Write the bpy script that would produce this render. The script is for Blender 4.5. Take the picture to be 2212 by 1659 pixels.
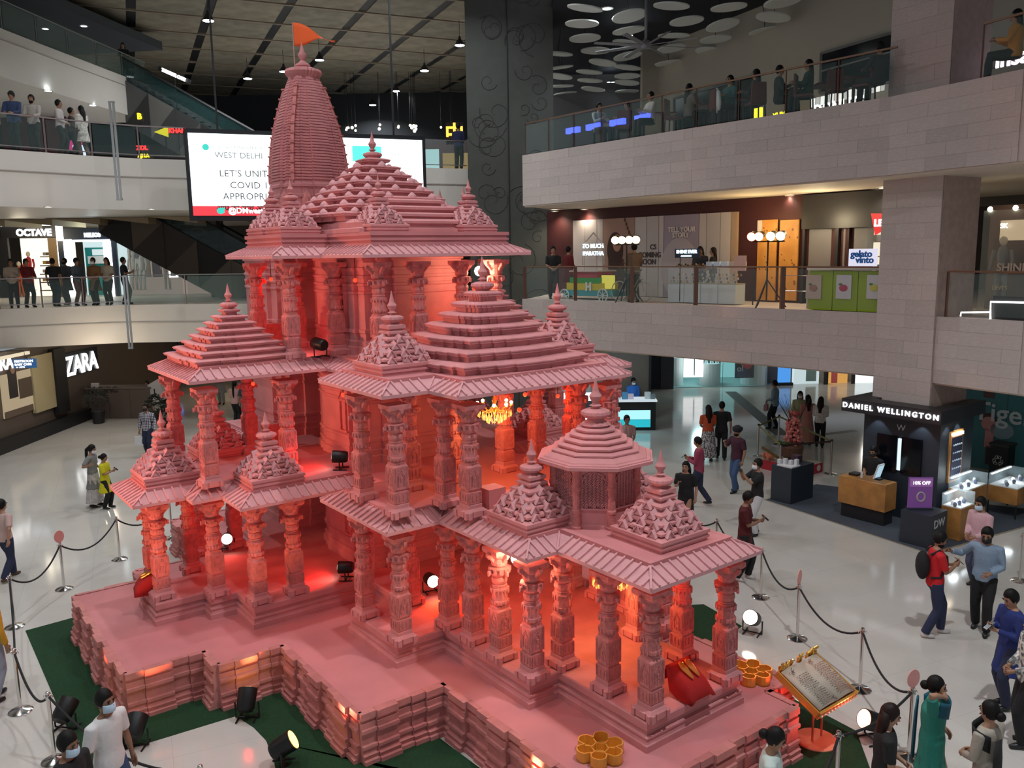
import bpy, bmesh, math, random
from mathutils import Vector, Matrix
random.seed(7)
PI = math.pi
scene = bpy.context.scene
for o in list(bpy.data.objects):
    bpy.data.objects.remove(o)
col = scene.collection

# ------------------------------------------------------------------ camera
IMG_W, IMG_H = 2212, 1659
FPX = 1816.7
PITCH, ROLL, CAM_H = math.radians(8.9), math.radians(-0.87), 6.3
cd = bpy.data.cameras.new('camera')
cam = bpy.data.objects.new('camera', cd)
col.objects.link(cam)
cd.sensor_width = 36.0
cd.lens = 36.0 * FPX / IMG_W
cd.clip_end = 300
_fw = Vector((0, math.cos(PITCH), -math.sin(PITCH)))
_u0 = Vector((0, math.sin(PITCH), math.cos(PITCH)))
_r0 = Vector((1, 0, 0))
_rt = _r0 * math.cos(ROLL) + _u0 * math.sin(ROLL)
_up = -_r0 * math.sin(ROLL) + _u0 * math.cos(ROLL)
CAM = Vector((0, 0, CAM_H))
cam.matrix_world = Matrix(((_rt.x, _up.x, -_fw.x, 0), (_rt.y, _up.y, -_fw.y, 0), (_rt.z, _up.z, -_fw.z, CAM_H), (0, 0, 0, 1)))
scene.camera = cam

# ------------------------------------------------------------------ world, view
w = bpy.data.worlds.new('mall_ambient')
scene.world = w
w.use_nodes = True
w.node_tree.nodes['Background'].inputs[0].default_value = (0.86, 0.93, 1.0, 1)
w.node_tree.nodes['Background'].inputs[1].default_value = 0.40
scene.view_settings.view_transform = 'Standard'
scene.view_settings.look = 'None'
scene.view_settings.gamma = 1.0
scene.view_settings.use_curve_mapping = False
scene.view_settings.exposure = 0.0

# ------------------------------------------------------------------ pixel helpers (directions only)
def ray(x, y):
    return _fw + _rt * ((x - IMG_W / 2) / FPX) - _up * ((y - IMG_H / 2) / FPX)
def onz(x, y, z=0.0):                       # where the pixel's line meets the level z
    d = ray(x, y)
    return CAM + d * ((z - CAM_H) / d.z)
def ond(x, y, P, n):                        # where it meets the plane through P with normal n
    d = ray(x, y); n = Vector(n)
    return CAM + d * ((Vector(P) - CAM).dot(n) / d.dot(n))
def aty(x, y, Y):                           # where it meets the plane y = Y
    d = ray(x, y)
    return CAM + d * (Y / d.y)

# ------------------------------------------------------------------ materials
MATS = {}
def mat(name, c=(.8, .8, .8), r=.6, m=0.0, e=None, es=1.0, noise=0.0, ns=6.0, bump=0.0, bs=40.0, alpha=None, coat=0.0, c2=None, trans=0.0, spec=None):
    if name in MATS: return MATS[name]
    mt = bpy.data.materials.new(name); mt.use_nodes = True
    nt = mt.node_tree; b = nt.nodes['Principled BSDF']
    b.inputs['Base Color'].default_value = (*c, 1)
    b.inputs['Roughness'].default_value = r
    b.inputs['Metallic'].default_value = m
    if coat: b.inputs['Coat Weight'].default_value = coat; b.inputs['Coat Roughness'].default_value = .08
    if spec is not None: b.inputs['Specular IOR Level'].default_value = spec
    if trans: b.inputs['Transmission Weight'].default_value = trans
    if e is not None:
        b.inputs['Emission Color'].default_value = (*e, 1); b.inputs['Emission Strength'].default_value = es
    if alpha is not None: b.inputs['Alpha'].default_value = alpha
    if noise or bump:
        tc = nt.nodes.new('ShaderNodeTexCoord')
    if noise:
        n = nt.nodes.new('ShaderNodeTexNoise'); n.inputs['Scale'].default_value = ns; n.inputs['Detail'].default_value = 5
        nt.links.new(tc.outputs['Object'], n.inputs['Vector'])
        rp = nt.nodes.new('ShaderNodeValToRGB')
        d = c2 if c2 else tuple(max(0, v * (1 - noise)) for v in c)
        h = c if c2 else tuple(min(1, v * (1 + noise * .6)) for v in c)
        rp.color_ramp.elements[0].color = (*d, 1); rp.color_ramp.elements[0].position = .35
        rp.color_ramp.elements[1].color = (*h, 1); rp.color_ramp.elements[1].position = .65
        nt.links.new(n.outputs['Fac'], rp.inputs['Fac']); nt.links.new(rp.outputs['Color'], b.inputs['Base Color'])
    if bump:
        n2 = nt.nodes.new('ShaderNodeTexNoise'); n2.inputs['Scale'].default_value = bs; n2.inputs['Detail'].default_value = 4
        nt.links.new(tc.outputs['Object'], n2.inputs['Vector'])
        bp = nt.nodes.new('ShaderNodeBump'); bp.inputs['Strength'].default_value = bump; bp.inputs['Distance'].default_value = .02
        nt.links.new(n2.outputs['Fac'], bp.inputs['Height']); nt.links.new(bp.outputs['Normal'], b.inputs['Normal'])
    MATS[name] = mt
    return mt
def glow(name, c, s): return mat(name, c=(.02, .02, .02), r=.5, e=c, es=s)
def glass_mat(name, c=(.75, .85, .85), a=.16, r=.03):
    return mat(name, c=c, r=r, alpha=a, spec=.6)

# ------------------------------------------------------------------ mesh builder
def offset_poly(P, d):
    n = len(P); out = []
    for i in range(n):
        a, b, c = Vector(P[i - 1]), Vector(P[i]), Vector(P[(i + 1) % n])
        e1 = (b - a).normalized(); e2 = (c - b).normalized()
        n1 = Vector((e1.y, -e1.x)); n2 = Vector((e2.y, -e2.x))
        k = 1 + n1.dot(n2)
        if k < .05: k = .05
        m = (n1 + n2) / k
        out.append(tuple(b + m * d))
    return out
class MB:
    def __init__(s): s.v = []; s.f = []
    def quad(s, a, b, c, d):
        i = len(s.v); s.v += [tuple(a), tuple(b), tuple(c), tuple(d)]; s.f.append((i, i + 1, i + 2, i + 3)); return s
    def poly(s, pts):
        i = len(s.v); s.v += [tuple(p) for p in pts]; s.f.append(tuple(range(i, i + len(pts)))); return s
    def box(s, cx, cy, cz, sx, sy, sz, rz=0.0, top=1.0, tilt=None):
        i = len(s.v); c, n = math.cos(rz), math.sin(rz)
        for z, k in ((-.5, 1.0), (.5, top)):
            for x, y in ((-.5, -.5), (.5, -.5), (.5, .5), (-.5, .5)):
                X, Y = x * sx * k, y * sy * k
                p = Vector((X * c - Y * n, X * n + Y * c, z * sz))
                if tilt is not None: p = tilt @ p
                s.v.append((p.x + cx, p.y + cy, p.z + cz))
        for q in ((3, 2, 1, 0), (4, 5, 6, 7), (0, 1, 5, 4), (1, 2, 6, 5), (2, 3, 7, 6), (3, 0, 4, 7)):
            s.f.append(tuple(i + k for k in q))
        return s
    def bx(s, x0, x1, y0, y1, z0, z1):
        return s.box((x0 + x1) / 2, (y0 + y1) / 2, (z0 + z1) / 2, x1 - x0, y1 - y0, z1 - z0)
    def bar(s, a, b, w, h=None, up=(0, 0, 1)):            # box from a to b
        a, b = Vector(a), Vector(b); h = h or w
        d = (b - a).normalized(); u = Vector(up)
        if abs(d.dot(u)) > .98: u = Vector((1, 0, 0))
        r = d.cross(u).normalized(); u = r.cross(d)
        i = len(s.v)
        for p in (a, b):
            for x, y in ((-1, -1), (1, -1), (1, 1), (-1, 1)):
                s.v.append(tuple(p + r * x * w / 2 + u * y * h / 2))
        for q in ((0, 1, 2, 3), (7, 6, 5, 4), (0, 4, 5, 1), (1, 5, 6, 2), (2, 6, 7, 3), (3, 7, 4, 0)):
            s.f.append(tuple(i + k for k in q))
        return s
    def tube(s, pts, rad, n=8, caps=True, closed=False):
        pts = [Vector(p) for p in pts]
        if not hasattr(rad, '__len__'): rad = [rad] * len(pts)
        i0 = len(s.v); ref = None
        m = len(pts)
        for k, p in enumerate(pts):
            a = pts[k - 1] if k else (pts[-1] if closed else p); b = pts[(k + 1) % m] if (k < m - 1 or closed) else p
            d = (b - a)
            d = d.normalized() if d.length > 1e-9 else Vector((0, 0, 1))
            if ref is None:
                ref = Vector((1, 0, 0)) if abs(d.x) < .9 else Vector((0, 1, 0))
            r = (ref - d * ref.dot(d)).normalized(); u = d.cross(r); ref = r
            for j in range(n):
                t = 2 * PI * j / n
                s.v.append(tuple(p + (r * math.cos(t) + u * math.sin(t)) * rad[k]))
        for k in range(m if closed else m - 1):
            for j in range(n):
                a = i0 + k * n + j; b = i0 + k * n + (j + 1) % n
                c = i0 + ((k + 1) % m) * n
                s.f.append((a, b, c + (j + 1) % n, c + j))
        if caps and not closed:
            s.f.append(tuple(i0 + j for j in reversed(range(n)))); s.f.append(tuple(i0 + (m - 1) * n + j for j in range(n)))
        return s
    def lathe(s, prof, cx=0, cy=0, cz=0, n=16, lobes=0, amp=0.0, rot=0.0, caps=True, sx=1.0, sy=1.0):
        i0 = len(s.v)
        for r, z in prof:
            for j in range(n):
                t = 2 * PI * j / n + rot
                k = r * (1 + amp * (abs(math.cos(lobes * t / 2)) - .6)) if lobes else r
                s.v.append((cx + k * math.cos(t) * sx, cy + k * math.sin(t) * sy, cz + z))
        for k in range(len(prof) - 1):
            for j in range(n):
                a = i0 + k * n + j; b = i0 + k * n + (j + 1) % n
                s.f.append((a, b, b + n, a + n))
        if caps:
            s.f.append(tuple(i0 + j for j in reversed(range(n)))); s.f.append(tuple(i0 + (len(prof) - 1) * n + j for j in range(n)))
        return s
    def loft(s, P, prof, cap0=True, cap1=True):           # P ccw outline, prof [(offset, z)]
        i0 = len(s.v); n = len(P)
        for o, z in prof:
            for x, y in (offset_poly(P, o) if o else P): s.v.append((x, y, z))
        for k in range(len(prof) - 1):
            for j in range(n):
                a = i0 + k * n + j; b = i0 + k * n + (j + 1) % n
                s.f.append((a, b, b + n, a + n))
        if cap0: s.f.append(tuple(i0 + j for j in reversed(range(n))))
        if cap1: s.f.append(tuple(i0 + (len(prof) - 1) * n + j for j in range(n)))
        return s
    def loftscale(s, secs, cap0=True, cap1=True):         # sections: list of (poly, z)
        i0 = len(s.v); n = len(secs[0][0])
        for P, z in secs:
            for x, y in P: s.v.append((x, y, z))
        for k in range(len(secs) - 1):
            for j in range(n):
                a = i0 + k * n + j; b = i0 + k * n + (j + 1) % n
                s.f.append((a, b, b + n, a + n))
        if cap0: s.f.append(tuple(i0 + j for j in reversed(range(n))))
        if cap1: s.f.append(tuple(i0 + (len(secs) - 1) * n + j for j in range(n)))
        return s
    def sphere(s, c, r, n=10, m=7, sx=1, sy=1, sz=1):
        c = Vector(c)
        prof = [(max(1e-4, math.sin(PI * k / m)) * r, -math.cos(PI * k / m) * r * sz) for k in range(m + 1)]
        return s.lathe(prof, c.x, c.y, c.z, n=n, sx=sx, sy=sy)
    def add(s, o, M=None):
        i = len(s.v)
        s.v += [tuple(M @ Vector(p)) for p in o.v] if M is not None else list(o.v)
        s.f += [tuple(i + k for k in q) for q in o.f]
        return s
    def mesh(s, name, m=None, smooth=False):
        me = bpy.data.meshes.new(name); me.from_pydata(s.v, [], s.f)
        if smooth:
            me.polygons.foreach_set('use_smooth', [True] * len(me.polygons))
            if smooth is not True:
                try: me.set_sharp_from_angle(angle=math.radians(smooth))
                except Exception: pass
        if m: me.materials.append(m)
        return me
    def build(s, name, m=None, parent=None, loc=None, rz=0.0, smooth=False):
        return link(name, s.mesh(name, m, smooth), parent, loc, rz)
def link(name, data, parent=None, loc=None, rz=0.0):
    o = bpy.data.objects.new(name, data); col.objects.link(o)
    if parent: o.parent = parent
    if loc is not None: o.location = loc
    if rz: o.rotation_euler = (0, 0, rz)
    return o
def empty(name, loc=(0, 0, 0), rz=0.0):
    o = bpy.data.objects.new(name, None); col.objects.link(o)
    o.location = loc; o.rotation_euler = (0, 0, rz); o.empty_display_size = .1
    return o
def tag(o, label=None, cat=None, group=None, kind=None):
    if label: o['label'] = label
    if cat: o['category'] = cat
    if group: o['group'] = group
    if kind: o['kind'] = kind
    return o
def text_mesh(body, size, m, parent=None, name='lettering', M=None, extrude=.01, align='CENTER', bold=0.0, spacing=1.0):
    cu = bpy.data.curves.new('t', 'FONT'); cu.body = body; cu.size = size; cu.extrude = extrude
    cu.align_x = align; cu.align_y = 'CENTER'; cu.offset = bold; cu.resolution_u = 3; cu.space_character = spacing
    t = bpy.data.objects.new('t', cu); col.objects.link(t)
    dg = bpy.context.evaluated_depsgraph_get()
    me = bpy.data.meshes.new_from_object(t.evaluated_get(dg))
    bpy.data.objects.remove(t); bpy.data.curves.remove(cu)
    me.materials.clear(); me.materials.append(m)
    o = link(name, me, parent)
    if M is not None: o.matrix_local = M
    return o
def face_matrix(P, right, up=(0, 0, 1)):                 # text plane frame: x right, y up, z out
    r = Vector(right).normalized(); u = Vector(up).normalized(); n = r.cross(u); P = Vector(P)
    return Matrix(((r.x, u.x, n.x, P.x), (r.y, u.y, n.y, P.y), (r.z, u.z, n.z, P.z), (0, 0, 0, 1)))
def lamp(name, kind, loc, energy, c=(1, 1, 1), radius=.1, target=None, angle=None, blend=.5, parent=None, size=None):
    l = bpy.data.lights.new(name, kind); l.energy = energy; l.color = c
    if kind in ('POINT', 'SPOT'): l.shadow_soft_size = radius
    if kind == 'SPOT': l.spot_size = math.radians(angle or 60); l.spot_blend = blend
    if kind == 'AREA': l.shape = 'DISK'; l.size = size or .5; l.spread = math.radians(angle or 170)
    o = bpy.data.objects.new(name, l); col.objects.link(o)
    o.location = loc
    if target is not None:
        d = Vector(target) - Vector(loc); o.rotation_euler = d.to_track_quat('-Z', 'Y').to_euler()
    if parent: o.parent = parent
    return o
# ================================================================== the temple model
YAW = math.radians(37.15)
dA = Vector((math.sin(YAW), -math.cos(YAW), 0)); dB = Vector((math.cos(YAW), math.sin(YAW), 0))
T_O = dB * 7.33 - dA * 13.65
T_RZ = math.atan2(dA.y, dA.x)
def tw(p, q, z=0.0): return T_O + dA * p + dB * q + Vector((0, 0, z))

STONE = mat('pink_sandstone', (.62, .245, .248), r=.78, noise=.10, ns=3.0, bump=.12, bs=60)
CARVED = mat('carved_redlit_sandstone', (.62, .205, .195), r=.8, noise=.16, ns=14.0, bump=.5, bs=45)  # red lamplight on the columns is partly put into this colour
DECK = mat('deck_redlit_sandstone', (.60, .215, .222), r=.7, noise=.08, ns=1.5)  # reddish spill of the floodlights put into the deck colour
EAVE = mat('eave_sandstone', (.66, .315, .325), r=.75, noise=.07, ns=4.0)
COURSE = [mat('course_stone_a', (.56, .205, .19), r=.8, noise=.14, ns=5, bump=.25), mat('course_stone_b', (.52, .185, .175), r=.8, noise=.14, ns=5, bump=.25), mat('course_stone_c', (.60, .235, .215), r=.8, noise=.14, ns=5, bump=.25)]

T = empty('temple_model', T_O, T_RZ)
tag(T, 'tall pink sandstone temple model with spire, stepped roofs and carved columns on a stone platform', 'temple')
def sym(half): return half + [(p, -q) for p, q in reversed(half)]

# ---- platform
PLAT = sym([(7.99, 1.33), (7.55, 1.33), (7.55, 1.8), (4.74, 1.8), (4.74, 3.04), (2.33, 3.04), (2.33, 4.0), (1.79, 4.0), (1.79, 5.1),
            (-1.66, 5.1), (-1.66, 4.0), (-2.2, 4.0), (-2.2, 2.6), (-4.9, 2.6)])
MB().loft(PLAT, [(-.02, 0), (-.02, .655), (-.14, .66)]).build('platform_deck', DECK, T)
PROF = [(.10, 0), (.10, .06), (.06, .065), (.075, .12), (.03, .125), (.02, .19), (.05, .195), (.05, .235), (.01, .24), (.015, .40), (.05, .405), (.05, .45), (.02, .455), (.025, .53), (.0, .535), (.0, .575), (.035, .58), (.03, .665)]
def platform_panels():
    rnd = random.Random(3); n = len(PLAT); k = 0
    for i in range(n):
        a, b = Vector(PLAT[i]), Vector(PLAT[(i + 1) % n])
        L = (b - a).length; d = (b - a) / L; nrm = Vector((d.y, -d.x))
        m = max(1, round(L / .27)); ws = [1 + .55 * ((j % 3) == 1) + .1 * rnd.random() for j in range(m)]; tot = sum(ws); x = 0
        for j in range(m):
            wd = ws[j] / tot * L
            off = (.055 if j % 3 == 1 else .025 if j % 3 == 0 else 0.0) + rnd.uniform(-.006, .006)
            p0 = a + d * x; p1 = a + d * (x + wd - .004); x += wd
            mb = MB(); i0 = 0
            for o, z in PROF:
                for P in (p0, p1):
                    q = P + nrm * (o + off); mb.v.append((q.x, q.y, z))
            for P in (p1, p0):
                mb.v += [(P.x - nrm.x * .04, P.y - nrm.y * .04, PROF[-1][1]), (P.x - nrm.x * .04, P.y - nrm.y * .04, 0)]
            np_ = len(PROF)
            for t in range(np_ - 1): mb.f.append((2 * t, 2 * t + 1, 2 * t + 3, 2 * t + 2))
            e = 2 * np_
            mb.f.append((2 * np_ - 2, 2 * np_ - 1, e, e + 2))
            mb.f.append(tuple([2 * t for t in reversed(range(np_))] + [e + 3, e + 2][::1])); mb.f.append(tuple([2 * t + 1 for t in range(np_)] + [e, e + 1]))
            mb.build('moulded_panel', COURSE[rnd.randrange(3)], T); k += 1
platform_panels()

# ---- plinth under the columns
PLINTH = sym([(7.55, .87), (6.0, .87), (6.0, 1.34), (4.03, 1.34), (4.03, 2.10), (2.55, 2.10), (2.55, 1.3), (1.58, 1.3), (1.58, 3.2), (.82, 3.2), (.82, 3.6), (.5, 3.6), (.5, 4.35),
              (-.5, 4.35), (-.5, 3.6), (-.82, 3.6), (-.82, 3.2), (-1.58, 3.2), (-1.58, 1.75), (-4.1, 1.75)])
MB().loft(PLINTH, [(0, .655), (0, .74), (-.015, .75), (-.03, .80), (-.015, .81), (-.015, .83), (-.06, .84), (-.07, .88), (-.035, .90), (-.035, .985), (-.05, 1.0)]).build('plinth', STONE, T)

# ---- columns
def column_meshes():
    base = MB()
    base.loft([(-.155, -.155), (.155, -.155), (.155, .155), (-.155, .155)], [(-.02, 0), (0, .02), (0, .09), (-.03, .12), (-.045, .125), (-.045, .17), (-.05, .18)])
    for s in range(4):
        M = Matrix.Rotation(s * PI / 2, 4, 'Z')
        b = MB(); b.box(.155, 0, .06, .03, .14, .075); b.box(.158, .12, .045, .03, .05, .09); b.box(.158, -.12, .045, .03, .05, .09); base.add(b, M)
    shaft = MB(); sq = [(-.095, -.095), (.095, -.095), (.095, .095), (-.095, .095)]
    shaft.loft(sq, [(0, .175), (.012, .19), (.012, .345), (-.004, .355), (-.004, .375), (.014, .385), (.014, .69), (-.006, .715), (-.006, .74)])
    for s in range(4):
        M = Matrix.Rotation(s * PI / 2, 4, 'Z'); b = MB()
        for y in (-.098, -.08, .08, .098):
            b.box(.11, y, .535, .012, .009, .28); b.box(.108, y, .27, .012, .009, .13)
        for k, wd in enumerate((.056, .036)):                        # pointed arch relief
            z0, z1, z2 = .43, .57, .655 - k * .03
            b.bar((.113, -wd, z0), (.113, -wd, z1), .01, .012); b.bar((.113, wd, z0), (.113, wd, z1), .01, .012)
            b.bar((.113, -wd, z1), (.113, 0, z2), .01, .012); b.bar((.113, wd, z1), (.113, 0, z2), .01, .012)
        b.box(.112, 0, .52, .012, .03, .05); b.box(.112, 0, .45, .012, .022, .03)
        for k in (-1, 1): b.box(.11, k * .03, .27, .012, .03, .09); b.box(.112, k * .03, .27, .014, .012, .03)
        shaft.add(b, M)
    collar = MB()
    collar.lathe([(.09, .73), (.10, .735), (.10, .755), (.09, .76)], n=14)
    collar.lathe([(.10, .76), (.122, .785), (.122, .815), (.108, .825), (.103, .93), (.125, .955), (.125, .985), (.10, .99)], n=8, rot=PI / 8)
    for j in range(16):
        t = 2 * PI * j / 16
        collar.box(.118 * math.cos(t), .118 * math.sin(t), .80, .016, .018, .05, rz=t)
        collar.box(.121 * math.cos(t), .121 * math.sin(t), .955, .016, .016, .06, rz=t)
    collar.lathe([(.085, .985), (.10, .99), (.10, 1.01), (.088, 1.015), (.10, 1.02), (.10, 1.035), (.085, 1.04)], n=14)
    cap = MB()
    cap.lathe([(.085, 1.035), (.10, 1.06), (.108, 1.09), (.10, 1.13), (.088, 1.14)], n=14)
    cap.lathe([(.088, 1.14), (.125, 1.18), (.13, 1.22), (.145, 1.255), (.15, 1.265), (.13, 1.27), (.085, 1.275)], n=8, rot=PI / 8)
    for j in range(12):
        t = 2 * PI * j / 12
        cap.box(.137 * math.cos(t), .137 * math.sin(t), 1.23, .02, .028, .06, rz=t)
    for s in range(4):
        M = Matrix.Rotation(s * PI / 2, 4, 'Z'); b = MB()
        b.box(.155, 0, 1.215, .05, .035, .05); b.box(.17, 0, 1.19, .03, .02, .03)
        b.bar((.09, 0, 1.36), (.185, 0, 1.47), .05, .045); b.box(.185, 0, 1.455, .03, .04, .05); b.box(.165, 0, 1.42, .03, .03, .03)
        cap.add(b, M)
    cap.lathe([(.08, 1.27), (.105, 1.30), (.11, 1.335), (.10, 1.37), (.095, 1.39), (.12, 1.41), (.13, 1.45)], n=14)
    cap.loft([(-.14, -.14), (.14, -.14), (.14, .14), (-.14, .14)], [(0, 1.45), (.02, 1.475), (.02, 1.53)])
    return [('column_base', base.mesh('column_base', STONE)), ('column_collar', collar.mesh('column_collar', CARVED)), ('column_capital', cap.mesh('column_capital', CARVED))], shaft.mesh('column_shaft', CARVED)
COLP, COLS = column_meshes()
def column(p, q, z, h=1.53):
    o = link('column', COLS, T, (p, q, z)); o.scale = (1, 1, h / 1.53)
    for nm, me in COLP: link(nm, me, o)
    return o
def mirror4(L): return [(s * p, t * q) for p, q in L for s in (1, -1) for t in (1, -1)]
def mirror2(L): return [(p, t * q) for p, q in L for t in (1, -1)]
LOWER = mirror2([(7.40, .66), (6.70, .66), (5.87, .68), (5.87, 1.18), (5.2, 1.18), (4.57, 1.18), (3.95, 1.18), (3.94, 1.96), (2.88, 1.96), (2.9, 1.2)]) + mirror4([(.24, 4.15), (.66, 3.43), (1.38, 3.02), (1.38, 2.42)])
for p, q in LOWER: column(p, q, 1.0)
MIDDLE = mirror2([(4.66, 1.24), (4.05, 1.24), (4.02, 1.98), (3.02, 1.98), (3.05, 1.2), (3.1, .5)]) + mirror4([(.86, 3.47), (.86, 2.2)])
for p, q in MIDDLE: column(p, q, 2.83, 1.52)
TOP = mirror2([(2.1, 1.12), (2.1, .42), (.78, 1.22)]) + mirror4([(.72, 1.98)]) + [(-.78, -1.22), (-.78, 1.22)]
for p, q in TOP: column(p, q, 4.65, 1.53)

# ---- eaves and floors of the three levels
EAVE1 = sym([(7.68, .97), (6.12, .97), (6.12, 1.45), (4.2, 1.45), (4.2, 2.27), (2.15, 2.27), (2.15, 1.6), (1.87, 1.6), (1.87, 3.38), (1.06, 3.38), (1.06, 3.82), (.73, 3.82), (.73, 4.58),
             (-.73, 4.58), (-.73, 3.82), (-1.06, 3.82), (-1.06, 3.38), (-1.87, 3.38), (-1.87, 1.85), (-4.3, 1.85)])
EAVE2 = sym([(4.88, 1.55), (4.18, 1.55), (4.18, 2.25), (2.26, 2.25), (2.26, 1.6), (1.13, 1.6), (1.13, 3.76), (-1.13, 3.76), (-1.13, 1.6), (-4.15, 1.6)])
EAVE3 = sym([(2.5, 1.56), (1.06, 1.56), (1.06, 2.36), (-1.06, 2.36), (-1.06, 1.56), (-1.7, 1.56)])
RIBS = []
def eave(P, z, fascia=0.0, wd=.27):
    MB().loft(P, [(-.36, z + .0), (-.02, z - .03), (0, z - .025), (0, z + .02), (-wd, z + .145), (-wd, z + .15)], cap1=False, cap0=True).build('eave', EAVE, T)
    f = MB()
    if fascia:
        f.loft(P, [(-wd, z + .14), (-wd, z + .19), (-wd - .02, z + .195), (-wd - .02, z + .225), (-wd + .005, z + .23), (-wd + .005, z + .26), (-wd - .02, z + .265), (-wd - .02, z + .30), (-wd + .01, z + .305), (-wd + .01, z + fascia)])
    else:
        f.loft(P, [(-wd - .03, z + .10), (-wd + .015, z + .14), (-wd + .015, z + .185), (-wd - .04, z + .19), (-wd - .05, z + .182)])
    f.build('floor_slab', DECK, T)
    n = len(P); I = offset_poly(P, -wd)
    for i in range(n):
        a, b = Vector(P[i]), Vector(P[(i + 1) % n]); ia, ib = Vector(I[i]), Vector(I[(i + 1) % n])
        L = (b - a).length; d = (b - a) / L; nrm = Vector((d.y, -d.x))
        s0 = max(0, (ia - a).dot(d)); s1 = min(L, L + (ib - b).dot(d)); lo, hi = min(0, (ia - a).dot(d)), max(L, L + (ib - b).dot(d))
        m = max(1, round(L / .135))
        for j in range(m + 1):
            s = L * j / m; si = s
            o = a + d * s
            k = 1.0                                     # ribs near a hip stop at the hip
            if s < s0: k = s / s0 if s0 > 0 else 1
            if s > s1: k = (L - s) / (L - s1) if L > s1 else 1
            if k < .2: continue
            e = o - nrm * wd * k
            RIBS.append(((o.x, o.y, z + .03), (e.x, e.y, z + .03 + .125 * k)))
        RIBS.append(((a.x, a.y, z + .03), (ia.x, ia.y, z + .155)))
eave(EAVE1, 2.66); eave(EAVE2, 4.48); eave(EAVE3, 6.28, fascia=.36)
camT = Vector(((CAM - T_O).dot(dA), (CAM - T_O).dot(dB), CAM_H))
RIBS.sort(key=lambda r: (Vector(r[0]) - camT).length)
ribm = MB(); ribm.bx(0, 1, -.012, .012, -.012, .016); RIBME = ribm.mesh('eave_rib', EAVE)
rest = MB()
for i, (a, b) in enumerate(RIBS):
    if i < 300:
        d = Vector(b) - Vector(a); o = link('eave_rib', RIBME, T, a)
        o.rotation_euler = d.to_track_quat('X', 'Z').to_euler(); o.scale = (d.length, 1, 1)
    else: rest.bar(a, b, .024, .028)
tag(rest.build('eave_ribs', EAVE, T), kind='stuff')

# ---- inner shrine bodies with faceted walls
def ratha(h, steps, cx=0, cy=0, hy=None):
    pts = []
    side = [(h, -h)]
    for wd, dp in steps: side += [((side[-1][0]), -wd), (h + dp, -wd)]
    for i in range(len(steps) - 1, -1, -1):
        wd, dp = steps[i]; pv = h + (steps[i - 1][1] if i else 0)
        side += [(h + dp, wd), (pv, wd)]
    for s in range(4):
        c, n = (1, 0, -1, 0)[s], (0, 1, 0, -1)[s]
        pts += [(x * c - y * n + cx, x * n + y * c + cy) for x, y in side]
    return pts
def moulded(z0, z1):
    h = z1 - z0; P = [(.05, z0), (.05, z0 + .08 * h), (.02, z0 + .09 * h), (.03, z0 + .14 * h), (0, z0 + .15 * h), (0, z0 + .22 * h), (.025, z0 + .23 * h), (.025, z0 + .26 * h), (0, z0 + .27 * h)]
    for k in (.62, .70, .78, .86): P += [(0, z0 + k * h), (.02, z0 + (k + .01) * h), (.02, z0 + (k + .03) * h), (0, z0 + (k + .04) * h)]
    return P + [(0, z1 - .04 * h), (.03, z1 - .03 * h), (.03, z1)]
for z0, z1, lab in ((1.0, 2.64, 0), (2.84, 4.46, 1), (4.66, 6.26, 2)):
    mb = MB()
    mb.loft(ratha(.95, [(.72, .07), (.46, .14)], .35, 0), moulded(z0, z1)); mb.build('shrine_wall', STONE, T)
    MB().loft(ratha(1.05, [(.8, .08), (.5, .16)], -2.75, 0), moulded(z0, z1)).build('sanctum_wall', STONE, T)
    for s in (1, -1):                                              # niche on the side walls
        nb = MB(); q = s * 1.1
        nb.box(.55, q, z0 + .75, .03, .05, .5); nb.box(.75, q, z0 + .75, .03, .05, .5); nb.box(.65, q, z0 + .48, .30, .06, .04); nb.box(.65, q, z0 + 1.02, .32, .07, .04)
        nb.poly([(.5, q, z0 + 1.04), (.8, q, z0 + 1.04), (.65, q, z0 + 1.22)][::s]); nb.bar((.5, q, z0 + 1.04), (.65, q, z0 + 1.22), .05, .03); nb.bar((.8, q, z0 + 1.04), (.65, q, z0 + 1.22), .05, .03)
        nb.build('wall_niche', CARVED, T)

# balustrade panels on the side porches
for z0 in (2.84, 4.66):
    for s in (1, -1):
        for t in (-1,):
            b = MB(); b.box(t * .95, s * 1.68, z0 + .2, .06, .5, .4); b.box(t * .95, s * 1.68, z0 + .42, .12, .55, .05); b.box(t * .98, s * 1.68, z0 + .22, .06, .1, .26)
            b.build('balustrade', CARVED, T)

# ---- finials
def finial_mesh(s):
    m = MB()
    m.lathe([(.16 * s, 0), (.13 * s, .03 * s), (.20 * s, .06 * s), (.26 * s, .12 * s), (.25 * s, .17 * s), (.16 * s, .21 * s), (.07 * s, .22 * s)], n=48, lobes=16, amp=.14)
    m.lathe([(.07 * s, .22 * s), (.06 * s, .25 * s), (.115 * s, .27 * s), (.07 * s, .29 * s), (.055 * s, .32 * s), (.10 * s, .39 * s), (.115 * s, .44 * s), (.085 * s, .49 * s), (.06 * s, .52 * s), (.055 * s, .56 * s), (.002, .80 * s)], n=16)
    return m
FIN = finial_mesh(1.0).mesh('finial', STONE, 35)
def finial(parent, p, q, z, s):
    o = link('finial', FIN, parent, (p, q, z)); o.scale = (s, s, s); return o

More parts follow.
